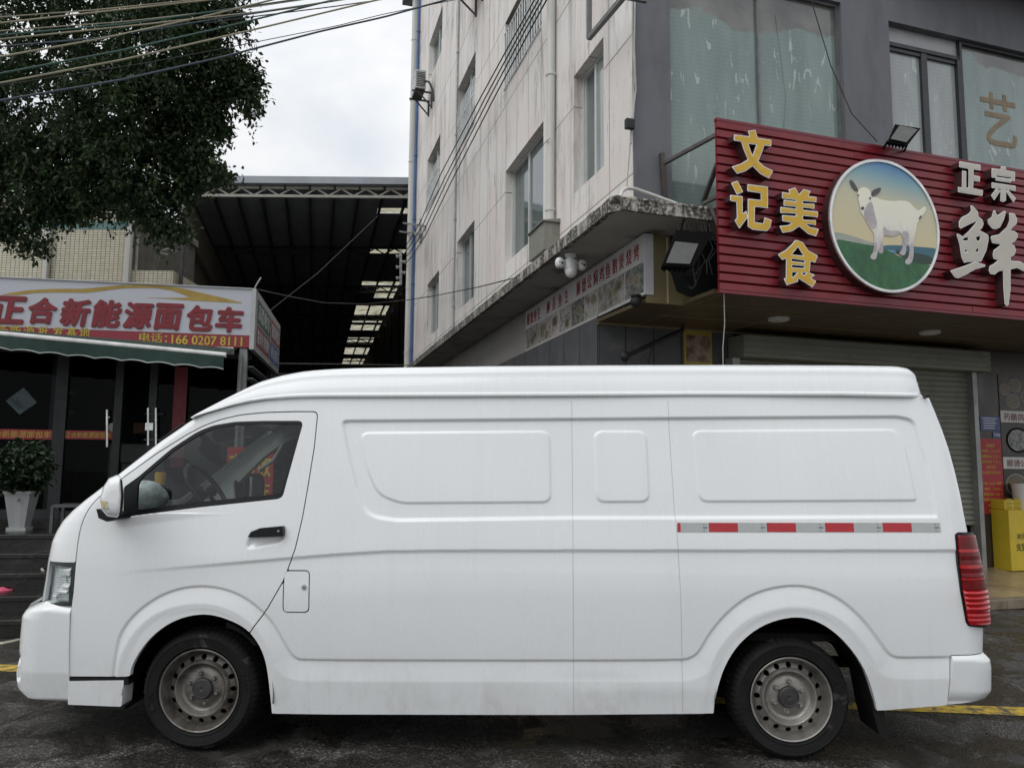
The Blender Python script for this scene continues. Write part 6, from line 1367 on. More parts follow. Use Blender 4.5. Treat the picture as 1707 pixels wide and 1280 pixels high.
_rng = np.random.RandomState(4)
_wav = [(_rng.uniform(1.0, 5.0), _rng.uniform(1.5, 7.0), _rng.uniform(0, 6.28), _rng.uniform(0.0004, 0.0014)) for _ in range(9)]
def emboss(x, z):
    e = np.zeros_like(x)
    rec = sdf(RECESS, x, z); e -= 0.016 * sstep(0.0, 0.020, rec)
    for P in (PANEL1, PANEL2, PANEL3): e += 0.0075 * sstep(0.0, 0.012, sdf(P, x, z))
    t = sdf(FLPOLY, x, z)
    lip = np.maximum(sdf(LIPF, x, z), sdf(LIPR, x, z))
    e -= 0.010 * sstep(-0.001, 0.012, t)
    span = np.clip(t + np.maximum(-lip, 0), 0.02, 0.11)
    e += 0.017 * np.clip((t - 0.006) / span, 0, 1)
    e -= 0.005 * sstep(0.0, 0.05, lip)
    cz = np.interp(x, CREASE[:, 0], CREASE[:, 1])
    amp = 0.0075 * sstep(-2.2, -1.35, x)
    below = cz - z
    e -= amp * sstep(-0.006, 0.016, below) * (1 - sstep(0.03, 0.24, below))
    e += amp * 0.25 * (1 - sstep(0.0, 0.16, -below)) * (below < 0)
    e -= 0.016 * sstep(0.0, 0.03, sdf(SCOOP, x, z)) 
    belt = sdf(WINO, x, z); e += 0.007 * (1 - sstep(0.0, 0.06, -belt)) * (z < 1.25) * (belt < 0)
    for a, b, p, w in _wav: e += w * np.sin(a * x + b * z + p)
    e += 0.0035 * np.exp(-((x - 0.8) / 0.35) ** 2 - ((z - 0.36) / 0.05) ** 2) - 0.004 * np.exp(-((x - 0.45) / 0.2) ** 2 - ((z - 0.40) / 0.04) ** 2)
    fade = 1 - sstep(0.15, 0.6, np.maximum(*ends(x, z)[0::2]))
    return e * fade
def yside(x, z): return yb(z) + ycorner(x, z) - emboss(x, z)
XMIN, XMAX, ZMIN, ZMAX = -2.75, 2.62, 0.2, 2.0
def van_pts(x, y, z): return np.column_stack([x, y, z])

gx, gz = np.arange(XMIN, XMAX, 0.0056), np.arange(ZMIN, ZMAX, 0.0052)
GX, GZ = np.meshgrid(gx, gz)
_sf, _, _sr, _ = ends(GX, GZ)
zl = np.interp(GX, LEDGE[:, 0], LEDGE[:, 1]); zb = np.interp(GX, BOTTOM[:, 0], BOTTOM[:, 1])
RFr, RRr = nose(GZ)[1], tail(GZ)[1]
f_nose, f_tail = (SMAX - _sf) * RFr, (SMAX - _sr) * RRr
bounds = np.minimum.reduce([f_nose, f_tail, zl - GZ, GZ - zb])
s_door, s_wino, s_wing, s_head, s_tail = (sdf(P, GX, GZ) for P in (DOOR, WINO, WING, HEAD, TAILP))
s_flow, s_lid, s_af, s_ar = (sdf(P, GX, GZ) for P in (FLOW, LID, ARCHF, ARCHR))
fbt = np.interp(GX, FBUMP_TOP[::-1, 0], FBUMP_TOP[::-1, 1])
_seam = UV(117.5, 1080)[0]
_rbz = np.array(UP([(1585, 1092), (1700, 1090)])); _rbx = UP([(1585, 1092), (1578, 1174)])
rbx = np.interp(GZ, _rbx[::-1, 1], _rbx[::-1, 0])
s_fb = np.minimum(np.minimum(fbt - GZ, _seam - GX), 1.0)
s_rb = np.minimum(np.interp(GX, _rbz[:, 0], _rbz[:, 1]) - GZ, GX - rbx)
G = 0.0032
arch = np.minimum(-s_af, -s_ar)

van = thing('van', 'white high-roof panel van parked side-on in front of the shops', 'van', FV, (-0.1, 0.87, 0))
# ---- body: near side
body = MB()
f = np.minimum.reduce([bounds, -s_door - G, -s_head - 0.001, -s_tail - 0.001, -s_fb - G, -s_rb - G, -s_flow - G, -s_lid - G, arch])
lowgap = UV(116, 1130)[1]
f = np.minimum(f, np.where((GX < UV(222, 1150)[0]), GZ - UV(150, 1128)[1], 1.0))
SIDE = lambda x, z: van_pts(x, yside(x, z), z)
clip_sheet(body, GX, GZ, f, SIDE, 0.035)
# ---- body: far side, coarser, with its door window cut out
hx, hz = np.arange(XMIN, XMAX, 0.02), np.arange(ZMIN, ZMAX, 0.02)
HX, HZ = np.meshgrid(hx, hz)
_sf2, _, _sr2, _ = ends(HX, HZ)
bound2 = np.minimum.reduce([(SMAX - _sf2) * nose(HZ)[1], (SMAX - _sr2) * tail(HZ)[1], np.interp(HX, LEDGE[:, 0], LEDGE[:, 1]) - HZ, HZ - np.interp(HX, BOTTOM[:, 0], BOTTOM[:, 1])])
f2 = np.minimum.reduce([bound2, -sdf(WINO, HX, HZ), -sdf(ARCHF, HX, HZ), -sdf(ARCHR, HX, HZ)])
FAR = lambda x, z: van_pts(x, VW - (yb(z) + ycorner(x, z)), z)
clip_sheet(body, HX, HZ, f2, FAR, 0.03, (0, -1, 0), flip=True)
# ---- nose and tail skins from corner to corner, with the windscreen opening
TT = [0, .015, .035] + list(np.linspace(.07, .93, 23)) + [.965, .985, 1]
def cap_rows(zs, which):
    P = []
    for z in zs:
        if which == 'nose':
            xf, r = nose(z); xe = xf + r - 0.955 * r; sg = -1; bulge = 0.17 if z > 1.15 else np.interp(z, [0.5, 0.95, 1.15], [0.10, 0.13, 0.17])
            bulge *= 1 if z < 1.75 else np.interp(z, [1.75, 1.95], [1, .8])
        else:
            xr, r = tail(z); xe = xr - r + 0.955 * r; sg = 1; bulge = 0.05
        y0 = float(yb(z)) + r * (1 - math.sqrt(1 - 0.955 ** 2)); y1 = VW - y0
        row = []
        for t in TT:
            y = y0 + (y1 - y0) * t
            row.append((xe + sg * bulge * (1 - (2 * t - 1) ** 2), y, z))
        P.append(row)
    return np.array(P)
ZTOP = UV(328, 695)[1]; ZWS0, ZWS1 = 1.26, ZTOP - 0.03
zs1 = np.concatenate([np.linspace(0.3, ZWS0, 30), np.linspace(ZWS0, ZTOP, 24)[1:]])
CN = cap_rows(zs1, 'nose')
def cap_faces(mb, P, keep, off=0.0, mi=None):
    R, C = P.shape[:2]
    Q = P.copy(); Q[..., 0] += off
    mb.add(Q.reshape(-1, 3), [(i * C + j, i * C + j + 1, (i + 1) * C + j + 1, (i + 1) * C + j) for i in range(R - 1) for j in range(C - 1) if keep(i, j)], smooth=True, mi=mi)
WS = lambda i, j: zs1[i] >= ZWS0 - 1e-6 and zs1[i + 1] <= ZWS1 + 0.03 and 2 <= j <= 25
cap_faces(body, CN, lambda i, j: not WS(i, j))
zs2 = np.linspace(0.35, TAIL[-1, 0], 40)
CT = cap_rows(zs2, 'tail')
cap_faces(body, CT, lambda i, j: True)
# dark ledge under the door, above the corner piece
body_o = body.build('body', white, van, angle=40, fix=False)
wsg = MB(); cap_faces(wsg, CN, WS, 0.006); wsg.build('windscreen', car_glass, van)
rg = MB(); zrw = [i for i in range(39) if 1.2 < zs2[i] < 1.75]
cap_faces(rg, CT, lambda i, j: i in zrw and 3 <= j <= 24, 0.006); rg.build('rear_window', mat('van_dark_glass', (0.01, 0.012, 0.013), 0.05, spec=0.6), van)

# ---- door with window
f = np.minimum.reduce([bounds, s_door - G, -s_wino + 0.001, arch, -s_flow - G])
dm = MB(); clip_sheet(dm, GX, GZ, f, SIDE, 0.03)
door = dm.build('door', white, van, angle=40, fix=False)
tm = MB(); f = np.minimum.reduce([bounds, s_wino - 0.0005, -s_wing])
clip_sheet(tm, GX, GZ, f, lambda x, z: van_pts(x, yb(z) + ycorner(x, z) + 0.004, z), 0.02)
tm.build('window_trim', black_trim, door, fix=False)
wm = MB(); f = np.minimum(bounds, s_wing + 0.006)
clip_sheet(wm, GX[::3, ::3], GZ[::3, ::3], f[::3, ::3], lambda x, z: van_pts(x, yb(z) + ycorner(x, z) + 0.012, z))
wm.build('window', car_glass, door, fix=False)
fwm = MB(); clip_sheet(fwm, HX, HZ, np.minimum(bound2, sdf(WINO, HX, HZ) + 0.005), lambda x, z: van_pts(x, VW - (yb(z) + ycorner(x, z)) - 0.012, z)); fwm.build('window', car_glass, van, fix=False)
# handle
def on(px, py, out=0.0):
    u, z = UV(px, py); return np.array([u, float(yb(z)) - out, z])
hm = MB(); hp = rounded(UP([(415.5, 895), (421, 886), (436, 879.5), (474, 876), (475.5, 893)]), [.006, .012, .02, .006, .008])
hy = float(yb(hp[:, 1].mean()))
hm.prism([tuple(q) for q in hp], 'xz', hy - 0.030, hy + 0.012)
hnd = hm.build('handle', black_trim, door, bevel=0.006)
km = MB(); q = on(467, 884, 0.030); km.lathe([(0, -0.003), (0.006, -0.003), (0.007, 0.002)], q, 'y', 16); km.build('keyhole', mat('lock_steel', (0.5, 0.5, 0.5), 0.3, 1.0), door)
# fuel flap
lm = MB(); clip_sheet(lm, GX, GZ, np.minimum(s_lid - G, bounds), SIDE, 0.02); flap = lm.build('fuel_flap', white, van, fix=False)
km = MB(); q = on(507, 978, 0.0); km.lathe([(0, -0.006), (0.006, -0.007), (0.0125, -0.006), (0.014, 0.004)], q, 'y', 20); km.lathe([(0, -0.0085), (0.003, -0.0085), (0.0035, -0.005)], q, 'y', 8); km.build('lock', mat('lock_steel', (0.5, 0.5, 0.5), 0.3, 1.0), flap)
# bumpers and corner piece
def bumper(name, f, fun, fl=0.05):
    m = MB(); clip_sheet(m, GX2, GZ2, f, fun, fl); return m
BN = profile([(68, 1001), (46, 1013), (39, 1026), (36, 1060), (34, 1088), (29, 1120), (28.5, 1145), (33, 1157), (44, 1165)], [.20] * 9, -1)
BR = profile([(1638, 1088), (1647, 1098), (1649, 1110), (1649, 1148), (1643, 1160), (1634, 1166)], [.15] * 6, 1)
GX2, GZ2 = np.meshgrid(np.arange(-2.95, -2.3, 0.007), np.arange(0.2, 0.9, 0.007))
def ybn(x, z):
    xf = np.interp(z, BN[:, 0], BN[:, 1]); r = .20
    s = np.clip((xf + r - x) / r, 0, .995)
    ins = np.interp(z, [BN[0, 0], BN[0, 0] + .03, 0.4], [0.05, 0.008, -0.012]) * sstep(0.0, 1.0, 1)
    top = np.interp(x, FBUMP_TOP[::-1, 0], FBUMP_TOP[::-1, 1]) - z
    roll = 0.035 * (1 - np.clip(top / 0.045, 0, 1)) ** 2
    lamp = 0.03 * sstep(0.0, 0.012, sdf(FOG, x, z))
    return yb(z) + r * (1 - np.sqrt(1 - s ** 2)) + ins + roll + lamp, s, r
FOG = rounded(UP([(28, 1082), (38, 1094), (41, 1112), (40, 1128), (34, 1138), (20, 1136), (16, 1100)], 0.05), .02)
yv, s, r = ybn(GX2, GZ2)
top = np.interp(GX2, FBUMP_TOP[::-1, 0], FBUMP_TOP[::-1, 1]) - GZ2
bot = GZ2 - np.interp(GX2, UP([(20, 1150), (30, 1157), (44, 1165), (115, 1173)])[:, 0], UP([(20, 1150), (30, 1157), (44, 1165), (115, 1173)])[:, 1])
fb = bumper('front_bumper', np.minimum.reduce([(SMAX - s) * r, top, bot, _seam - 0.003 - GX2]), lambda x, z: van_pts(x, ybn(x, z)[0], z))
# shelf on top and far half of the bumper
_bz = np.linspace(BN[0, 0], BN[-1, 0], 16); rowb = []
for z in _bz:
    xf = np.interp(z, BN[:, 0], BN[:, 1]); xe = xf + .2 - .2 * .955; y0 = float(yb(z)) + .2 * (1 - math.sqrt(1 - .955 ** 2)); y1 = VW - y0
    rowb.append([(xe - 0.16 * (1 - (2 * k / 20 - 1) ** 2) ** .8, y0 + (y1 - y0) * k / 20, z) for k in range(21)])
fb.grid(np.array(rowb))
_m = fb.v[0].copy(); _m[:, 1] = VW - _m[:, 1]; fb.add(_m, [f_[::-1] for f_ in fb.f[:len(fb.f)]][:0] or [], smooth=True)
_nf = [list(reversed(q)) for q in fb.f if max(q) < len(fb.v[0])]
fb.add(_m, _nf, smooth=True)
_zt = BN[-1, 0] - 0.012
fb.add([(UV(119, 1009)[0] + .02, .04, _zt), (UV(60, 1009)[0], .16, _zt), (UV(45, 1009)[0] - .1, VW / 2, _zt), (UV(60, 1009)[0], VW - .16, _zt), (UV(119, 1009)[0] + .02, VW - .04, _zt)], [(0, 1, 2, 3, 4)])
bump_o = fb.build('front_bumper', white, van, angle=40, fix=False)
flm = MB(); clip_sheet(flm, GX, GZ, np.minimum(s_flow, bounds * 0 + 1), lambda x, z: van_pts(x, yb(z) - 0.010, z), 0.11)
flm.build('bumper_end', white, van, fix=False)
dk = MB(); p, q = UV(117, 1129), UV(221, 1129); zz = UV(150, 1130)[1]
dk.box(p[0], UV(215, 1128)[0], 0.035, 0.30, zz - 0.03, zz + 0.004); dk.box(p[0] + .02, UV(208, 1178)[0], 0.06, 1.6, UV(150, 1181)[1], UV(150, 1175)[1])
dk.build('bumper_bracket', black_trim, van)
GX3, GZ3 = np.meshgrid(np.arange(2.1, 2.75, 0.007), np.arange(0.2, 0.72, 0.007))
def ybr(x, z):
    xr = np.interp(z, BR[:, 0], BR[:, 1]); r = .15; s = np.clip((x - xr + r) / r, 0, .995)
    t = np.interp(x, _rbz[:, 0], _rbz[:, 1]) - z
    return yb(z) + r * (1 - np.sqrt(1 - s ** 2)) - 0.020 + 0.02 * (1 - np.clip(t / 0.03, 0, 1)) ** 2 + 0.02 * (1 - np.clip((z - 0.32) / 0.06, 0, 1)) ** 2, s, r
yv, s, r = ybr(GX3, GZ3)
rb = MB(); clip_sheet(rb, GX3, GZ3, np.minimum.reduce([(SMAX - s) * r, np.interp(GX3, _rbz[:, 0], _rbz[:, 1]) - GZ3 - 0.002, GX3 - np.interp(GZ3, _rbx[::-1, 1], _rbx[::-1, 0]) - 0.002, GZ3 - np.interp(GX3, BOTTOM[:, 0], BOTTOM[:, 1])]), lambda x, z: van_pts(x, ybr(x, z)[0], z), 0.06)
_m = rb.v[0].copy(); _m[:, 1] = VW - _m[:, 1]; _nf = [list(reversed(q)) for q in rb.f if max(q) < len(rb.v[0])]; rb.add(_m, _nf, smooth=True)
rowb = []
for z in np.linspace(BR[0, 0], BR[-1, 0], 12):
    xe = np.interp(z, BR[:, 0], BR[:, 1]) - .15 * .045; y0 = float(yb(z)) + .15 * (1 - math.sqrt(1 - .955 ** 2)) - .02
    rowb.append([(xe + 0.03 * (1 - (2 * k / 12 - 1) ** 2), y0 + (VW - 2 * y0) * k / 12, z) for k in range(13)])
rb.grid(np.array(rowb)); rb.build('rear_bumper', white, van, angle=40, fix=False)

wt = MB(); wt.tube([FV.ony(x, y, .20) for x, y in ((266, 735), (285, 721), (306, 706))], .007, 6); wt.build('windscreen_trim', black_trim, van)
# ---- high roof with its overhanging gutter lip
RT = UP([(322, 696), (328, 691), (370, 672.5), (420, 650), (450, 638.5), (480, 629), (500, 624.5), (520, 621), (560, 618), (600, 616.5), (700, 615), (800, 613.5), (1000, 611.8), (1200, 611.2), (1400, 612), (1480, 613.5), (1500, 615.5), (1512, 619), (1522, 627), (1532, 640), (1542, 655), (1549, 664)], 0.16)
for i_, (x_, y_) in enumerate([(322, 697), (328, 692), (370, 673), (420, 650.5)]): RT[i_] = UV(x_, y_, [0.0, 0.005, 0.06, 0.12][i_])
RT[-1] = UV(1549, 663, 0.03); RT[-2] = UV(1543, 655, 0.08)
LB = UP([(322, 697), (328, 694.5), (345, 689), (387, 677), (420, 670), (446, 666.5), (490, 663.5), (530, 662.5), (800, 661.5), (1140, 660), (1400, 660), (1549, 663)])
xs = np.concatenate([np.linspace(RT[0, 0], RT[6, 0], 40), np.linspace(RT[6, 0], RT[15, 0], 60)[1:], np.linspace(RT[15, 0], RT[-1, 0], 40)[1:]])
rows = []
for x in xs:
    zt = float(np.interp(x, RT[:, 0], RT[:, 1])); z0 = float(np.interp(x, LB[:, 0], LB[:, 1])); zt = max(zt, z0 + 0.004)
    H = zt - z0; k = min(1.0, H / 0.16)
    ye = 0.0
    xe_r = RT[-1, 0]; rr = 0.16; sr = max(0, x - (xe_r - rr)) / rr; ye += rr * (1 - math.sqrt(max(0, 1 - min(.97, sr) ** 2)))
    yl = float(yb(z0)) - 0.020 + ye
    sec = [(yl + 0.045, z0 - 0.004), (yl + 0.014, z0 - 0.003 * k), (yl + 0.002, z0 + 0.001), (yl, z0 + 0.006 * k), (yl, z0 + 0.016 * k), (yl + 0.003, z0 + 0.0195 * k), (yl + 0.016 * k, z0 + 0.0225 * k), (yl + 0.022 * k, z0 + 0.026 * k)]
    rc = 0.062 * k                                      # shoulder radius
    hs = H - 0.026 * k - rc
    for t in np.linspace(0.15, 1, 5): sec.append((yl + 0.022 * k + 0.032 * k * t ** 1.5, z0 + 0.026 * k + max(0, hs) * t))
    yc = sec[-1][0]; zc = sec[-1][1]
    for t in np.linspace(0.1, 1, 10):
        a = t * math.pi / 2; sec.append((yc + (rc * 1.5) * (1 - math.cos(a)), zc + (zt - zc) * math.sin(a)))
    y_in = sec[-1][0]
    for t in np.linspace(0.12, 1, 7): sec.append((y_in + (VW / 2 - y_in) * t, zt + 0.035 * k * (1 - (1 - t) ** 2)))
    full = sec + [(VW - a, b) for a, b in sec[-2::-1]]
    bf = 0.03 * (1 - sstep(RT[0, 0], RT[0, 0] + 1.4, np.array(x))) 
    rows.append([(x - bf * (1 - (2 * a / VW - 1) ** 2), a, b) for a, b in full])
rows = np.array(rows)
rm = MB(); rm.grid(rows)
n_ = rows.shape[1]
rm.add(rows[-1], [list(range(n_))]); rm.add(rows[0], [list(range(n_))])
roof = rm.build('roof', white, van, angle=50, fix=False)
ec = MB(); q = on(1543.5, 660.5, 0.02); ec.box(q[0] - .012, q[0] + .012, q[1] - .006, q[1] + .04, q[2] - .010, q[2] + .008); ec.build('gutter_end_cap', black_trim, roof, bevel=0.004)

# ---- pressed seams between the side panels (a flat strip, the groove's shade put into its grey)
def ribbon(mb, pts, w, out):
    """Strip along (x, z) points following the side skin; w wide, standing out by out."""
    P = np.array(pts, float); T = np.gradient(P, axis=0); T /= np.linalg.norm(T, axis=1)[:, None]; N = np.column_stack([-T[:, 1], T[:, 0]])
    A, B = P + N * w / 2, P - N * w / 2
    mb.grid(np.stack([van_pts(q[:, 0], yside(q[:, 0], q[:, 1]) - out, q[:, 1]) for q in (A, B)]))
seam_m = mat('seam_groove_shade', (0.50, 0.50, 0.50), 0.6, var=0.1)
for pts in ([(953, 668), (954.5, 800), (955.5, 1000), (956, 1186)], [(1113, 668), (1119, 760), (1125, 850), (1131, 920), (1135, 1000), (1137.5, 1186)]):
    P = UP(pts); t = np.linspace(0, 1, 150); tt = np.linspace(0, 1, len(P))
    P = np.column_stack([np.interp(t, tt, P[:, 0]), np.interp(t, tt, P[:, 1])])
    m = MB(); ribbon(m, P, 0.0027, 0.0006); m.build('panel_seam', seam_m, van)
# ---- reflective tape
tape_r = mat('tape_red', (0.42, 0.015, 0.025), 0.35, var=0.08, scale=30, spec=0.6); tape_w = mat('tape_silver', (0.40, 0.42, 0.42), 0.32, var=0.06, scale=40, spec=0.7)
segs = [(1129, 1134.5, 1), (1134.5, 1181.5, 0), (1181.5, 1230, 1), (1230, 1278, 0), (1278, 1326.5, 1), (1326.5, 1375, 0), (1375, 1423, 1), (1423, 1471, 0), (1471, 1519.5, 1), (1519.5, 1567.5, 0)]
tape_k = mat('tape_print', (0.16, 0.17, 0.17), 0.5)
for a, b, red in segs:
    A, B = UV(a, 878.7), UV(b, 878.9); m = MB(); t = np.linspace(0, 1, 12)
    ribbon(m, np.column_stack([A[0] + (B[0] - A[0]) * t, A[1] + (B[1] - A[1]) * t]), 0.0485, 0.0022)
    if not red:
        m.cur = 1
        for dz in (-.017, 0, .017):
            for k in range(1 if dz else 4):
                c = A[0] + (B[0] - A[0]) * (0.80 + (0.03 if dz else 0) + k * 0.04); zc = A[1] + dz; hw = .0022 if not dz else .0018
                yy = float(yside(np.array([c]), np.array([zc]))[0]) - .0030
                m.add([(c - hw, yy, zc - .004), (c + hw, yy, zc - .004), (c + hw, yy, zc + .004), (c - hw, yy, zc + .004)], [(0, 1, 2, 3)])
    m.build('reflective_tape', [tape_r, tape_w][1 - red] if red else [tape_w, tape_k], van, fix=False)['label'] = 'red reflective tape segment' if red else 'silver reflective tape segment'

# ---- headlight
lens = glass_mat('lamp_lens', (0.90, 0.93, 0.93), 1.35, 0.03, 0.0)
SH = lambda off: (lambda x, z: van_pts(x, yb(z) + ycorner(x, z) + off, z))
hl = MB(); clip_sheet(hl, GX, GZ, np.minimum(f_nose, s_head - 0.001), SH(0.050)); HLO = hl.build('headlight', mat('lamp_housing', (0.62, 0.65, 0.65), 0.3, 0.1, var=0.25, scale=25), van, fix=False)
hm = MB(); inner = sdf(rounded(UP([(120, 943.5), (113.5, 1005), (50, 1007), (60, 943)]), .004), GX, GZ)
clip_sheet(hm, GX, GZ, np.minimum.reduce([f_nose, s_head - 0.001, -inner]), SH(0.002), 0.07); hm.build('lamp_bezel', mat('lamp_bezel', (0.035, 0.038, 0.038), 0.3, var=0.2), HLO, fix=False)
hm = MB(); clip_sheet(hm, GX[::2, ::2], GZ[::2, ::2], np.minimum(f_nose, inner + 0.004)[::2, ::2], SH(0.004)); hm.build('lamp_lens', lens, HLO, fix=False)
silver = mat('lamp_reflector', (0.80, 0.82, 0.82), 0.25, 0.25, var=0.15, scale=30)
hm = MB(); _r = random.Random(3)
for py0, py1, px0, px1, dep in ((948, 957, 92, 118, .02), (958, 972, 86, 104, .05), (960, 974, 105, 116, .045), (975, 977.5, 99, 116, .012), (978, 983, 84, 98, .05), (983.5, 986, 92, 114, .012), (987, 994, 92, 113, .05), (987, 992, 80, 91, .05), (993, 998, 78, 88, .03), (997, 1001, 84, 112, .045)):
    a = UV(px0, py1); b = UV(px1, py0); y = float(yb(a[1]) + ycorner(np.array([(a[0] + b[0]) / 2]), np.array([a[1]]))[0])
    hm.obox(((a[0] + b[0]) / 2, y + dep, (a[1] + b[1]) / 2), ((b[0] - a[0]) / 2, -(b[0] - a[0]) * .25, 0), (0.0, 0.014, 0.008), (0, -0.003, (b[1] - a[1]) / 2))
for k in range(14):
    py = 946 + 4.1 * k; a, b = UV(80, py), UV(115, py); y0, y1 = (float(yb(q[1]) + ycorner(np.array([q[0]]), np.array([q[1]]))[0]) for q in (a, b))
    hm.bar((a[0], y0 + .022, a[1]), (b[0], y1 + .022, b[1]), 0.004, 0.0035)
hm.build('lamp_reflector', silver, HLO, bevel=0.001)
# ---- tail light
red_dk = mat('tail_lens_dark_red', (0.15, 0.002, 0.004), 0.2, var=0.5, scale=22, coat=0.12, spec=0.3); red_br = mat('tail_lens_bright_red', (0.42, 0.004, 0.009), 0.12, var=0.15, scale=20, coat=0.4, spec=0.4)
tmm = MB(); clip_sheet(tmm, GX, GZ, np.minimum((SMAX - ends(GX - .028, GZ)[2]) * RRr, s_tail - 0.0005), lambda x, z: van_pts(x, yb(z) + ycorner(x - .028, z) - .004, z), 0.04); TLO = tmm.build('tail_light', black_trim, van, fix=False)
gx4, gz4 = np.arange(2.2, 2.72, 0.004), np.arange(0.6, 1.25, 0.0035); GX4, GZ4 = np.meshgrid(gx4, gz4)
s4 = sdf(TAILP, GX4, GZ4); e4 = ends(GX4 - .03, GZ4); ft4 = (SMAX + .02 - e4[2]) * e4[3]
def tz(py): return UV(1620, py)[1]
def tails(x, z, amp, n): return van_pts(x, yb(z) + ycorner(x - .03, z) - 0.010 - 0.012 * sstep(0, .02, sdf(TAILP, x, z)) - amp * .45 * np.abs(np.sin(n * z)) , z)
for (a, b, m_, amp, n) in ((892, 914, red_dk, .004, 0), (914.6, 920, red_br, .010, 0), (920.6, 940, red_dk, .005, 60), (940.6, 947, red_br, .012, 0), (947.6, 962, red_dk, .005, 80), (962.6, 966, red_br, .012, 0), (966.6, 982, red_dk, .004, 0), (982.6, 1019, red_br, .026, 120), (1019.6, 1040, red_br, .010, 130)):
    m = MB(); bot_px = (985 < a < 1019)
    clip_sheet(m, GX4, GZ4, np.minimum.reduce([s4 - .007, ft4, tz(a) - GZ4, GZ4 - tz(b)]), lambda x, z: tails(x, z, amp, n), 0.012); m.build('lamp_lens', m_, TLO, fix=False)
# ---- door mirror
mm = MB()
def mpt(px, py, d): p = FV.ony(px, py, d); return p
MOUT = rounded(np.array([(201, 792.5), (195, 791), (181, 797), (172, 811), (166.5, 832), (169, 850), (178, 861), (196, 863), (200.5, 856), (203, 826)], float), [3, 6, 9, 16, 16, 9, 9, 4, 5, 20])
mc = np.array([190.0, 827.0]); ctr = mpt(186, 827, -0.13)
def mlay(out, d, k): q = mc + (out - mc) * np.array([0.35 + 0.65 * k, k]); return [mpt(x, y, d) for x, y in q]
lay = np.array([mlay(MOUT, d, k) for d, k in ((-0.262, .30), (-0.260, .55), (-0.252, .76), (-0.238, .90), (-0.21, .975), (-0.17, 1.0), (-0.12, 1.0), (-0.075, .94), (-0.055, .8))])
mm.grid(lay, wrap=True); mm.add(lay[0], [list(range(len(MOUT)))[::-1]]); mm.add(lay[-1], [list(range(len(MOUT)))])
mir = mm.build('door_mirror', white, van, angle=60)
GOUT = rounded(np.array([(199, 797), (203.8, 800), (206.3, 826), (204.2, 853), (199, 859), (197, 826)], float), [2, 4, 20, 4, 2, 20])
mg = MB(); gl_ = np.array([[mpt(x, y, d) for x, y in GOUT] for d in (-0.236, -0.07)]); mg.grid(gl_, wrap=True); mg.add(gl_[0], [list(range(len(GOUT)))[::-1]]); mg.add(gl_[1], [list(range(len(GOUT)))])
mg.build('mirror_glass', black_trim, mir)
mi_ = MB(); IO = rounded(np.array([(166.8, 834), (180.5, 836), (180, 848), (169.5, 846)]), 1.5); il = np.array([[mpt(x, y, d) for x, y in IO] for d in (-0.262, -0.16)]); mi_.grid(il, wrap=True); mi_.add(il[0], [list(range(len(IO)))[::-1]])
mi_.build('indicator', mat('indicator_lens', (0.55, 0.48, 0.28), 0.2, var=0.3, scale=60, coat=0.5), mir)
mb_ = MB(); P = rounded(np.array([tuple(mpt(x, y, -0.06)[[0, 2]]) for x, y in [(172, 846), (204, 857), (208, 864), (190, 868), (176, 862)]]), .006); mb_.prism([tuple(p) for p in P], 'xz', -0.13, 0.04); mb_.build('mirror_arm', black_trim, mir, bevel=0.006)
fm = MB()                                            # the mirror on the far door
_far = lay.copy(); _far[..., 1] = VW - _far[..., 1]; fm.grid(_far, wrap=True); fm.add(_far[0], [list(range(len(MOUT)))]); fm.add(_far[-1], [list(range(len(MOUT)))[::-1]])
fmo = fm.build('door_mirror', black_trim, van, angle=60)
fg = MB()
fg.box(ctr[0] + .052, ctr[0] + .066, VW + .075, VW + .235, ctr[2] - .085, ctr[2] + .085); fg.build('mirror_glass', mat('mirror_silver', (0.75, 0.77, 0.77), 0.03, 1.0, var=0.02), fmo, bevel=0.03)

# ---- cab interior
grey_in = mat('cab_grey_plastic', (0.055, 0.056, 0.055), 0.6, var=0.2); lt_in = mat('cab_light_trim', (0.33, 0.33, 0.31), 0.7, var=0.1)
zd = 1.16
dash = MB(); P = [(-2.28, .70), (-2.28, 1.13), (-2.10, zd + .02), (-1.92, zd + .045), (-1.80, zd + .02), (-1.72, zd - .06), (-1.66, .95), (-1.70, .70)]
dash.prism(rounded(np.array(P), .05).tolist(), 'xz', 0.12, VW - 0.12, smooth=True)
hood = rounded(np.array([(-1.95, zd), (-1.93, zd + .10), (-1.80, zd + .115), (-1.70, zd + .05), (-1.70, zd - .05)]), .04); dash.prism(hood.tolist(), 'xz', 0.22, 0.66, smooth=True)
dash.build('dashboard', grey_in, van, angle=50)
sw = MB(); c = FV.ony(345, 818, 0.45); tilt = rad(36)
ax = np.array([math.cos(tilt), 0, math.sin(tilt)]); u = np.array([0, 1.0, 0]); w = np.cross(ax, u)
ring = [c + 0.185 * (math.cos(t) * u + math.sin(t) * w) for t in np.linspace(0, 2 * math.pi, 40, endpoint=False)]
sw.tube(ring, 0.014, 8, closed=True)
for t in (0.2, math.pi - .2, -math.pi / 2): sw.bar(c + 0.04 * (math.cos(t) * u + math.sin(t) * w), c + 0.18 * (math.cos(t) * u + math.sin(t) * w), 0.035, 0.014, up=ax)
sw.lathe([(0, .02), (.05, .02), (.065, 0), (.05, -.03)], c, 'z', 20); sw.tube([c - ax * .01, c - ax * .35], 0.035, 10)
sw.build('steering_wheel', black_trim, van)
it = MB()
it.box(-2.35, -1.1, VW - 0.075, VW - .045, .80, 1.19)
it.box(-2.2, -1.02, .055, .08, .80, 1.15)                                                    # door linings
it.box(-1.0, -0.97, .14, VW - .14, .45, 1.93)                                                # bulkhead
it.box(-1.25, -1.0, .12, VW - .12, .62, .66)
it.box(-1.35, -1.0, .25, VW - .25, 1.88, 1.91)
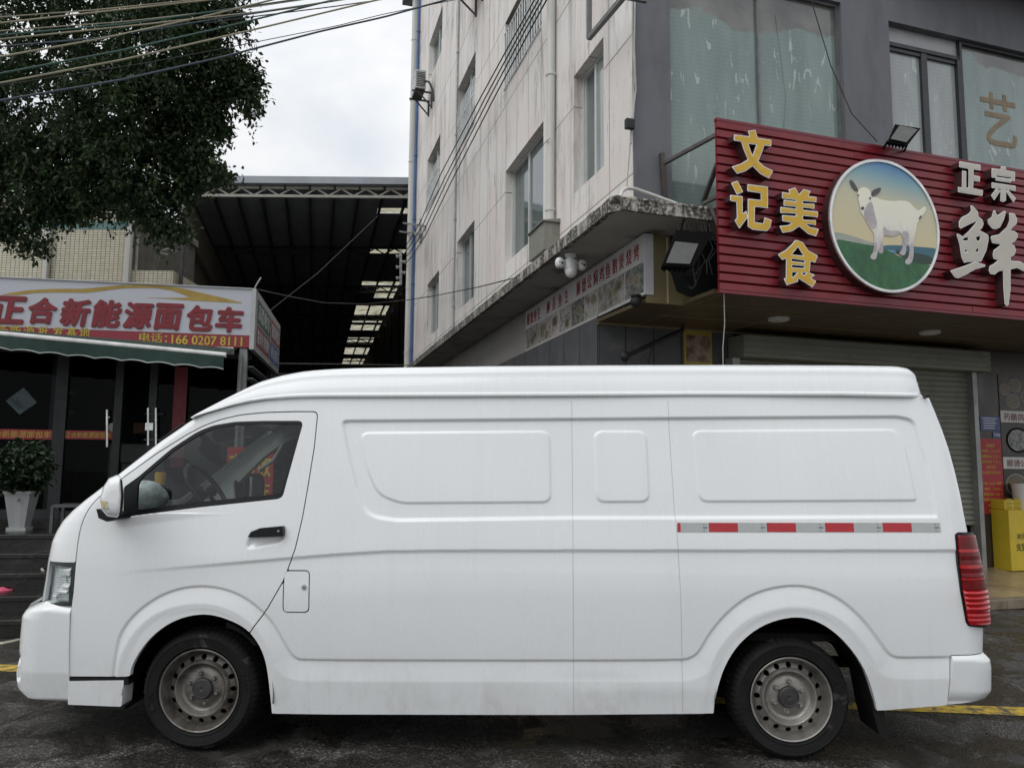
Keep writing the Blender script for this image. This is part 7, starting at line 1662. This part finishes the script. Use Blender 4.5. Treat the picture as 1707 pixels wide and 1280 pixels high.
it.build('cab_lining', grey_in, van)
pl = MB()                                            # light inner covers of the far pillar
ps = [UV(x, y) for x, y in [(222, 806), (240, 789), (288, 748), (330, 720), (357, 708), (400, 700)]]
for a, b in zip(ps[:-1], ps[1:]): pl.bar((a[0], VW - float(yb(a[1])) - .055, a[1]), (b[0], VW - float(yb(b[1])) - .055, b[1]), 0.05, 0.05)
pl.build('pillar_cover', lt_in, van)
gh = MB(); a, b = ps[1], ps[3]; A = np.array([a[0] + .16, VW - .26, a[1] + .02]); B = np.array([b[0] + .05, VW - .26, b[1] - .03])
gh.tube([A + (0, .06, 0), A, (A + B) / 2 + (0.03, -.03, -.02), B, B + (0, .06, 0)], 0.014, 8); gh.build('grab_handle', lt_in, van)
st = MB()
for y in (.2, .72, 1.16):
    st.prism(rounded(np.array([(-1.55, .52), (-1.6, .66), (-1.1, .70), (-1.04, .52)]), .05).tolist(), 'xz', y, y + .42, smooth=True)
    st.prism(rounded(np.array([(-1.2, .66), (-1.08, .66), (-.985, 1.10), (-1.02, 1.13), (-1.08, 1.10)]), .04).tolist(), 'xz', y, y + .42, smooth=True)
st.build('seat', mat('seat_fabric', (0.04, 0.042, 0.045), 0.9, var=0.3, scale=30), van, angle=50)
bagm = MB(); c = FV.ony(246, 828, 0.5); rr = random.Random(8)
P = []
for i in range(11):
    t = math.pi * i / 10 - math.pi / 2
    P.append([(c[0] + .10 * math.cos(t) * math.cos(2 * math.pi * k / 18) * (1 + rr.uniform(-.18, .18)), c[1] + .13 * math.cos(t) * math.sin(2 * math.pi * k / 18) * (1 + rr.uniform(-.18, .18)), c[2] + .095 * math.sin(t) * (1 + rr.uniform(-.1, .1))) for k in range(18)])
bagm.grid(P, wrap=True)
bag = bagm.build('plastic_bag', mat('bag_plastic', (0.80, 0.84, 0.86), 0.25, var=0.3, scale=25, bump=0.6, bscale=18), None, FV, angle=180)
tag(bag, 'crumpled pale plastic bag lying on the van dashboard behind the side window', 'plastic bag')
ctm = MB(); c = FV.ony(267, 800, 0.75); ctm.lathe([(0, -.03), (.03, -.03), (.034, .03), (.03, .05), (0, .05)], c, 'z', 16)
tag(ctm.build('drink_can', mat('can_orange', (0.55, 0.32, 0.05), 0.4), None, FV), 'small orange can standing on the van dashboard', 'drink can')

# ---- underside, wheel housings, mud flap
um = MB()
um.box(-1.15, 0.9, .10, VW - .10, .36, .42); um.box(-2.2, -1.15, .37, VW - .37, .36, .42); um.box(0.9, 2.45, .10, VW - .10, .60, .64); um.box(2.05, 2.45, .2, VW - .2, .40, .60); um.box(-2.45, -2.15, .25, VW - .25, .3, .4)
um.box(-0.7, 0.9, .12, .2, .27, .36); um.box(-0.9, 0.95, VW - .2, VW - .12, .27, .36)
um.box(-.4, .5, .5, .95, .24, .36); um.tube([(-.9, .8, .30), (2.3, .8, .34)], .035, 8)
um.tube([(1.38, .2, .31), (1.38, VW - .2, .31)], .05, 10); um.ball((1.38, VW / 2, .31), .15, .17, .15)
for yy in (.42, VW - .42): um.bar((.75, yy, .42), (1.38, yy, .27), .06, .03); um.bar((1.38, yy, .27), (1.95, yy, .44), .06, .03)
um.tube([(-1.72, .2, .31), (-1.72, VW - .2, .31)], .045, 10)
um.build('underside', dark_cavity, van)
WF, WR = FV.ony(332, 1156, .06), FV.ony(1319, 1168, .06)
for (wc, ar, a0, a1) in ((WF, ARCHF, -0.10, math.pi + .02), (WR, ARCHR, 0.42, math.pi + .05)):
    wm_ = MB(); r = 0.405
    P = [[(wc[0] + r * math.cos(t), y, wc[2] + (r - .0) * math.sin(t)) for y in (.035, .36)] for t in np.linspace(a0, a1, 26)]
    wm_.grid(P)
    if ar is ARCHF: wm_.add([(wc[0], .36, wc[2])] + [(wc[0] + r * math.cos(t), .36, wc[2] + r * math.sin(t)) for t in np.linspace(a0, a1, 26)], [(0, i, i + 1) for i in range(1, 26)])
    else: wm_.add([(wc[0], .36, wc[2])] + [(wc[0] + r * math.cos(t), .36, wc[2] + r * math.sin(t)) for t in np.linspace(1.15, a1, 26)], [(0, i, i + 1) for i in range(1, 26)])
    wm_.build('wheel_housing', dark_cavity, van)
mf = MB(); Pm = UP([(1437, 1092), (1449, 1115), (1456, 1145), (1462, 1180), (1466, 1221), (1452, 1214), (1445, 1180), (1440, 1140), (1432, 1100)], .1)
mf.prism(Pm.tolist(), 'xz', .075, .31); mf.build('mud_flap', rubber, van, bevel=0.004)

# ---- wheels
def make_wheel(name_c):
    t = MB(); R = 0.312; n = 180
    rim_r = 0.212
    prof = [(rim_r - .004, .012), (rim_r + .004, -.004), (rim_r + .014, -.013), (rim_r + .016, -.017), (rim_r + .020, -.017), (rim_r + .022, -.014), (rim_r + .045, -.019), (rim_r + .060, -.0205), (rim_r + .062, -.0235), (rim_r + .066, -.0235), (rim_r + .068, -.020), (R - .024, -.014), (R - .018, -.008), (R - .006, .008), (R, .030), (R, .165), (R - .006, .187), (R - .03, .21), (rim_r, .20)]
    def notch(i, k):
        if i in (11, 12, 13, 14, 15): return 1.0 - (0.016 if k % 3 == 0 else 0.0) * (1 if i in (12, 13, 14) else .4)
        return 1.0
    t.lathe(prof, (0, 0, 0), 'y', n, rfun=notch)
    for g in (.07, .10, .13): t.lathe([(R - .004, g - .004), (R + .0005, g - .0035), (R - .006, g), (R + .0005, g + .0035)], (0, 0, 0), 'y', 60)
    ty = t
    k = MB()
    # barrel and lip
    k.lathe([(.207, .012), (.214, -.004), (.2155, -.010), (.212, -.013), (.206, -.010), (.202, .002), (.197, .020), (.192, .040), (.187, .052), (.184, .055)], (0, 0, 0), 'y', 72)
    # pierced band
    TH, RR = np.meshgrid(np.linspace(0, 2 * math.pi, 361), np.linspace(.146, .1845, 22))
    f = np.full(TH.shape, .02)
    for q in range(16):
        a = 2 * math.pi * (q + .5) / 16
        dx = RR * np.cos(TH) - .1655 * math.cos(a); dz = RR * np.sin(TH) - .1655 * math.sin(a); f = np.minimum(f, np.hypot(dx * 1.0, dz) - .0142)
    dep = lambda r: np.interp(r, [.146, .155, .176, .1845], [.022, .034, .046, .055])
    clip_sheet(k, TH, RR, f, lambda a, r: np.column_stack([r * np.cos(a), dep(r), r * np.sin(a)]), 0.012, (0, 1, 0))
    # ridge, dish and hub face
    k.lathe([(.146, .022), (.142, .0165), (.137, .0165), (.132, .022), (.122, .048), (.112, .056), (.100, .057), (.092, .052), (.060, .050), (.055, .044)], (0, 0, 0), 'y', 72)
    k.lathe([(.185, .06), (.16, .10), (.0, .10)], (0, 0, 0), 'y', 40, mi=1)
    h = MB()
    h.lathe([(.056, .056), (.056, .034), (.052, .026), (.046, .022), (.044, .0235), (.012, .021), (.010, .0225), (0, .0225)], (0, 0, 0), 'y', 40)
    nutl = []
    for q in range(6):
        nuts = MB(); nutl.append(nuts)
        a = math.pi / 2 + q * math.pi / 3; c = (.078 * math.cos(a), 0, .078 * math.sin(a))
        nuts.lathe([(.013, .052), (.0125, .036), (.009, .030), (.0, .029)], c, 'y', 6, smooth=False)
        nuts.lathe([(.017, .053), (.0165, .049), (.012, .048)], c, 'y', 14)
    return ty, k, h, nutl
for j, (wc, side, spin, dull) in enumerate(((WF, 1, .2, 1), (WR, 1, .95, 0), (WF, -1, .5, 1), (WR, -1, .1, 0))):
    ty, k, h, nu = make_wheel(j)
    def place(mb):
        for i, v in enumerate(mb.v):
            c, s_ = math.cos(spin), math.sin(spin); x, z = v[:, 0] * c - v[:, 2] * s_, v[:, 0] * s_ + v[:, 2] * c
            y = v[:, 1] + .065
            if side < 0: y = VW - y
            mb.v[i] = np.column_stack([wc[0] + x, y, .312 + z])
    for q in [ty, k, h] + nu: place(q)
    if side > 0:
        for s_, a0 in (('TUN', .36), ('VAN', 3.55)):
            for q_, ch in enumerate(s_):
                a = a0 - q_ * .15; r = .2475; xd_ = np.array([math.sin(a), 0, -math.cos(a)]); up_ = np.array([math.cos(a), 0, math.sin(a)])
                text(ty, ch, np.array([wc[0], .0455, .312]) + up_ * r - xd_ * .014, xd_, .026, .034, up=up_, depth=.0035, bold=.03)
    wh = ty.build('wheel', rubber, van, angle=30)
    steel = rim_steel if not dull else mat('rim_steel_brown', (0.22, 0.205, 0.185), 0.45, 0.7, var=0.25, scale=14, dirt=(0.07, 0.058, 0.045), dirt_lo=0.46, dirt_hi=0.7, dscale=9)
    k.build('rim', [steel, dark_cavity], wh, angle=40, fix=False); h.build('hub_cap', hub_dark, wh, angle=40); 
    for q in nu: q.build('wheel_nut', steel, wh, angle=40)
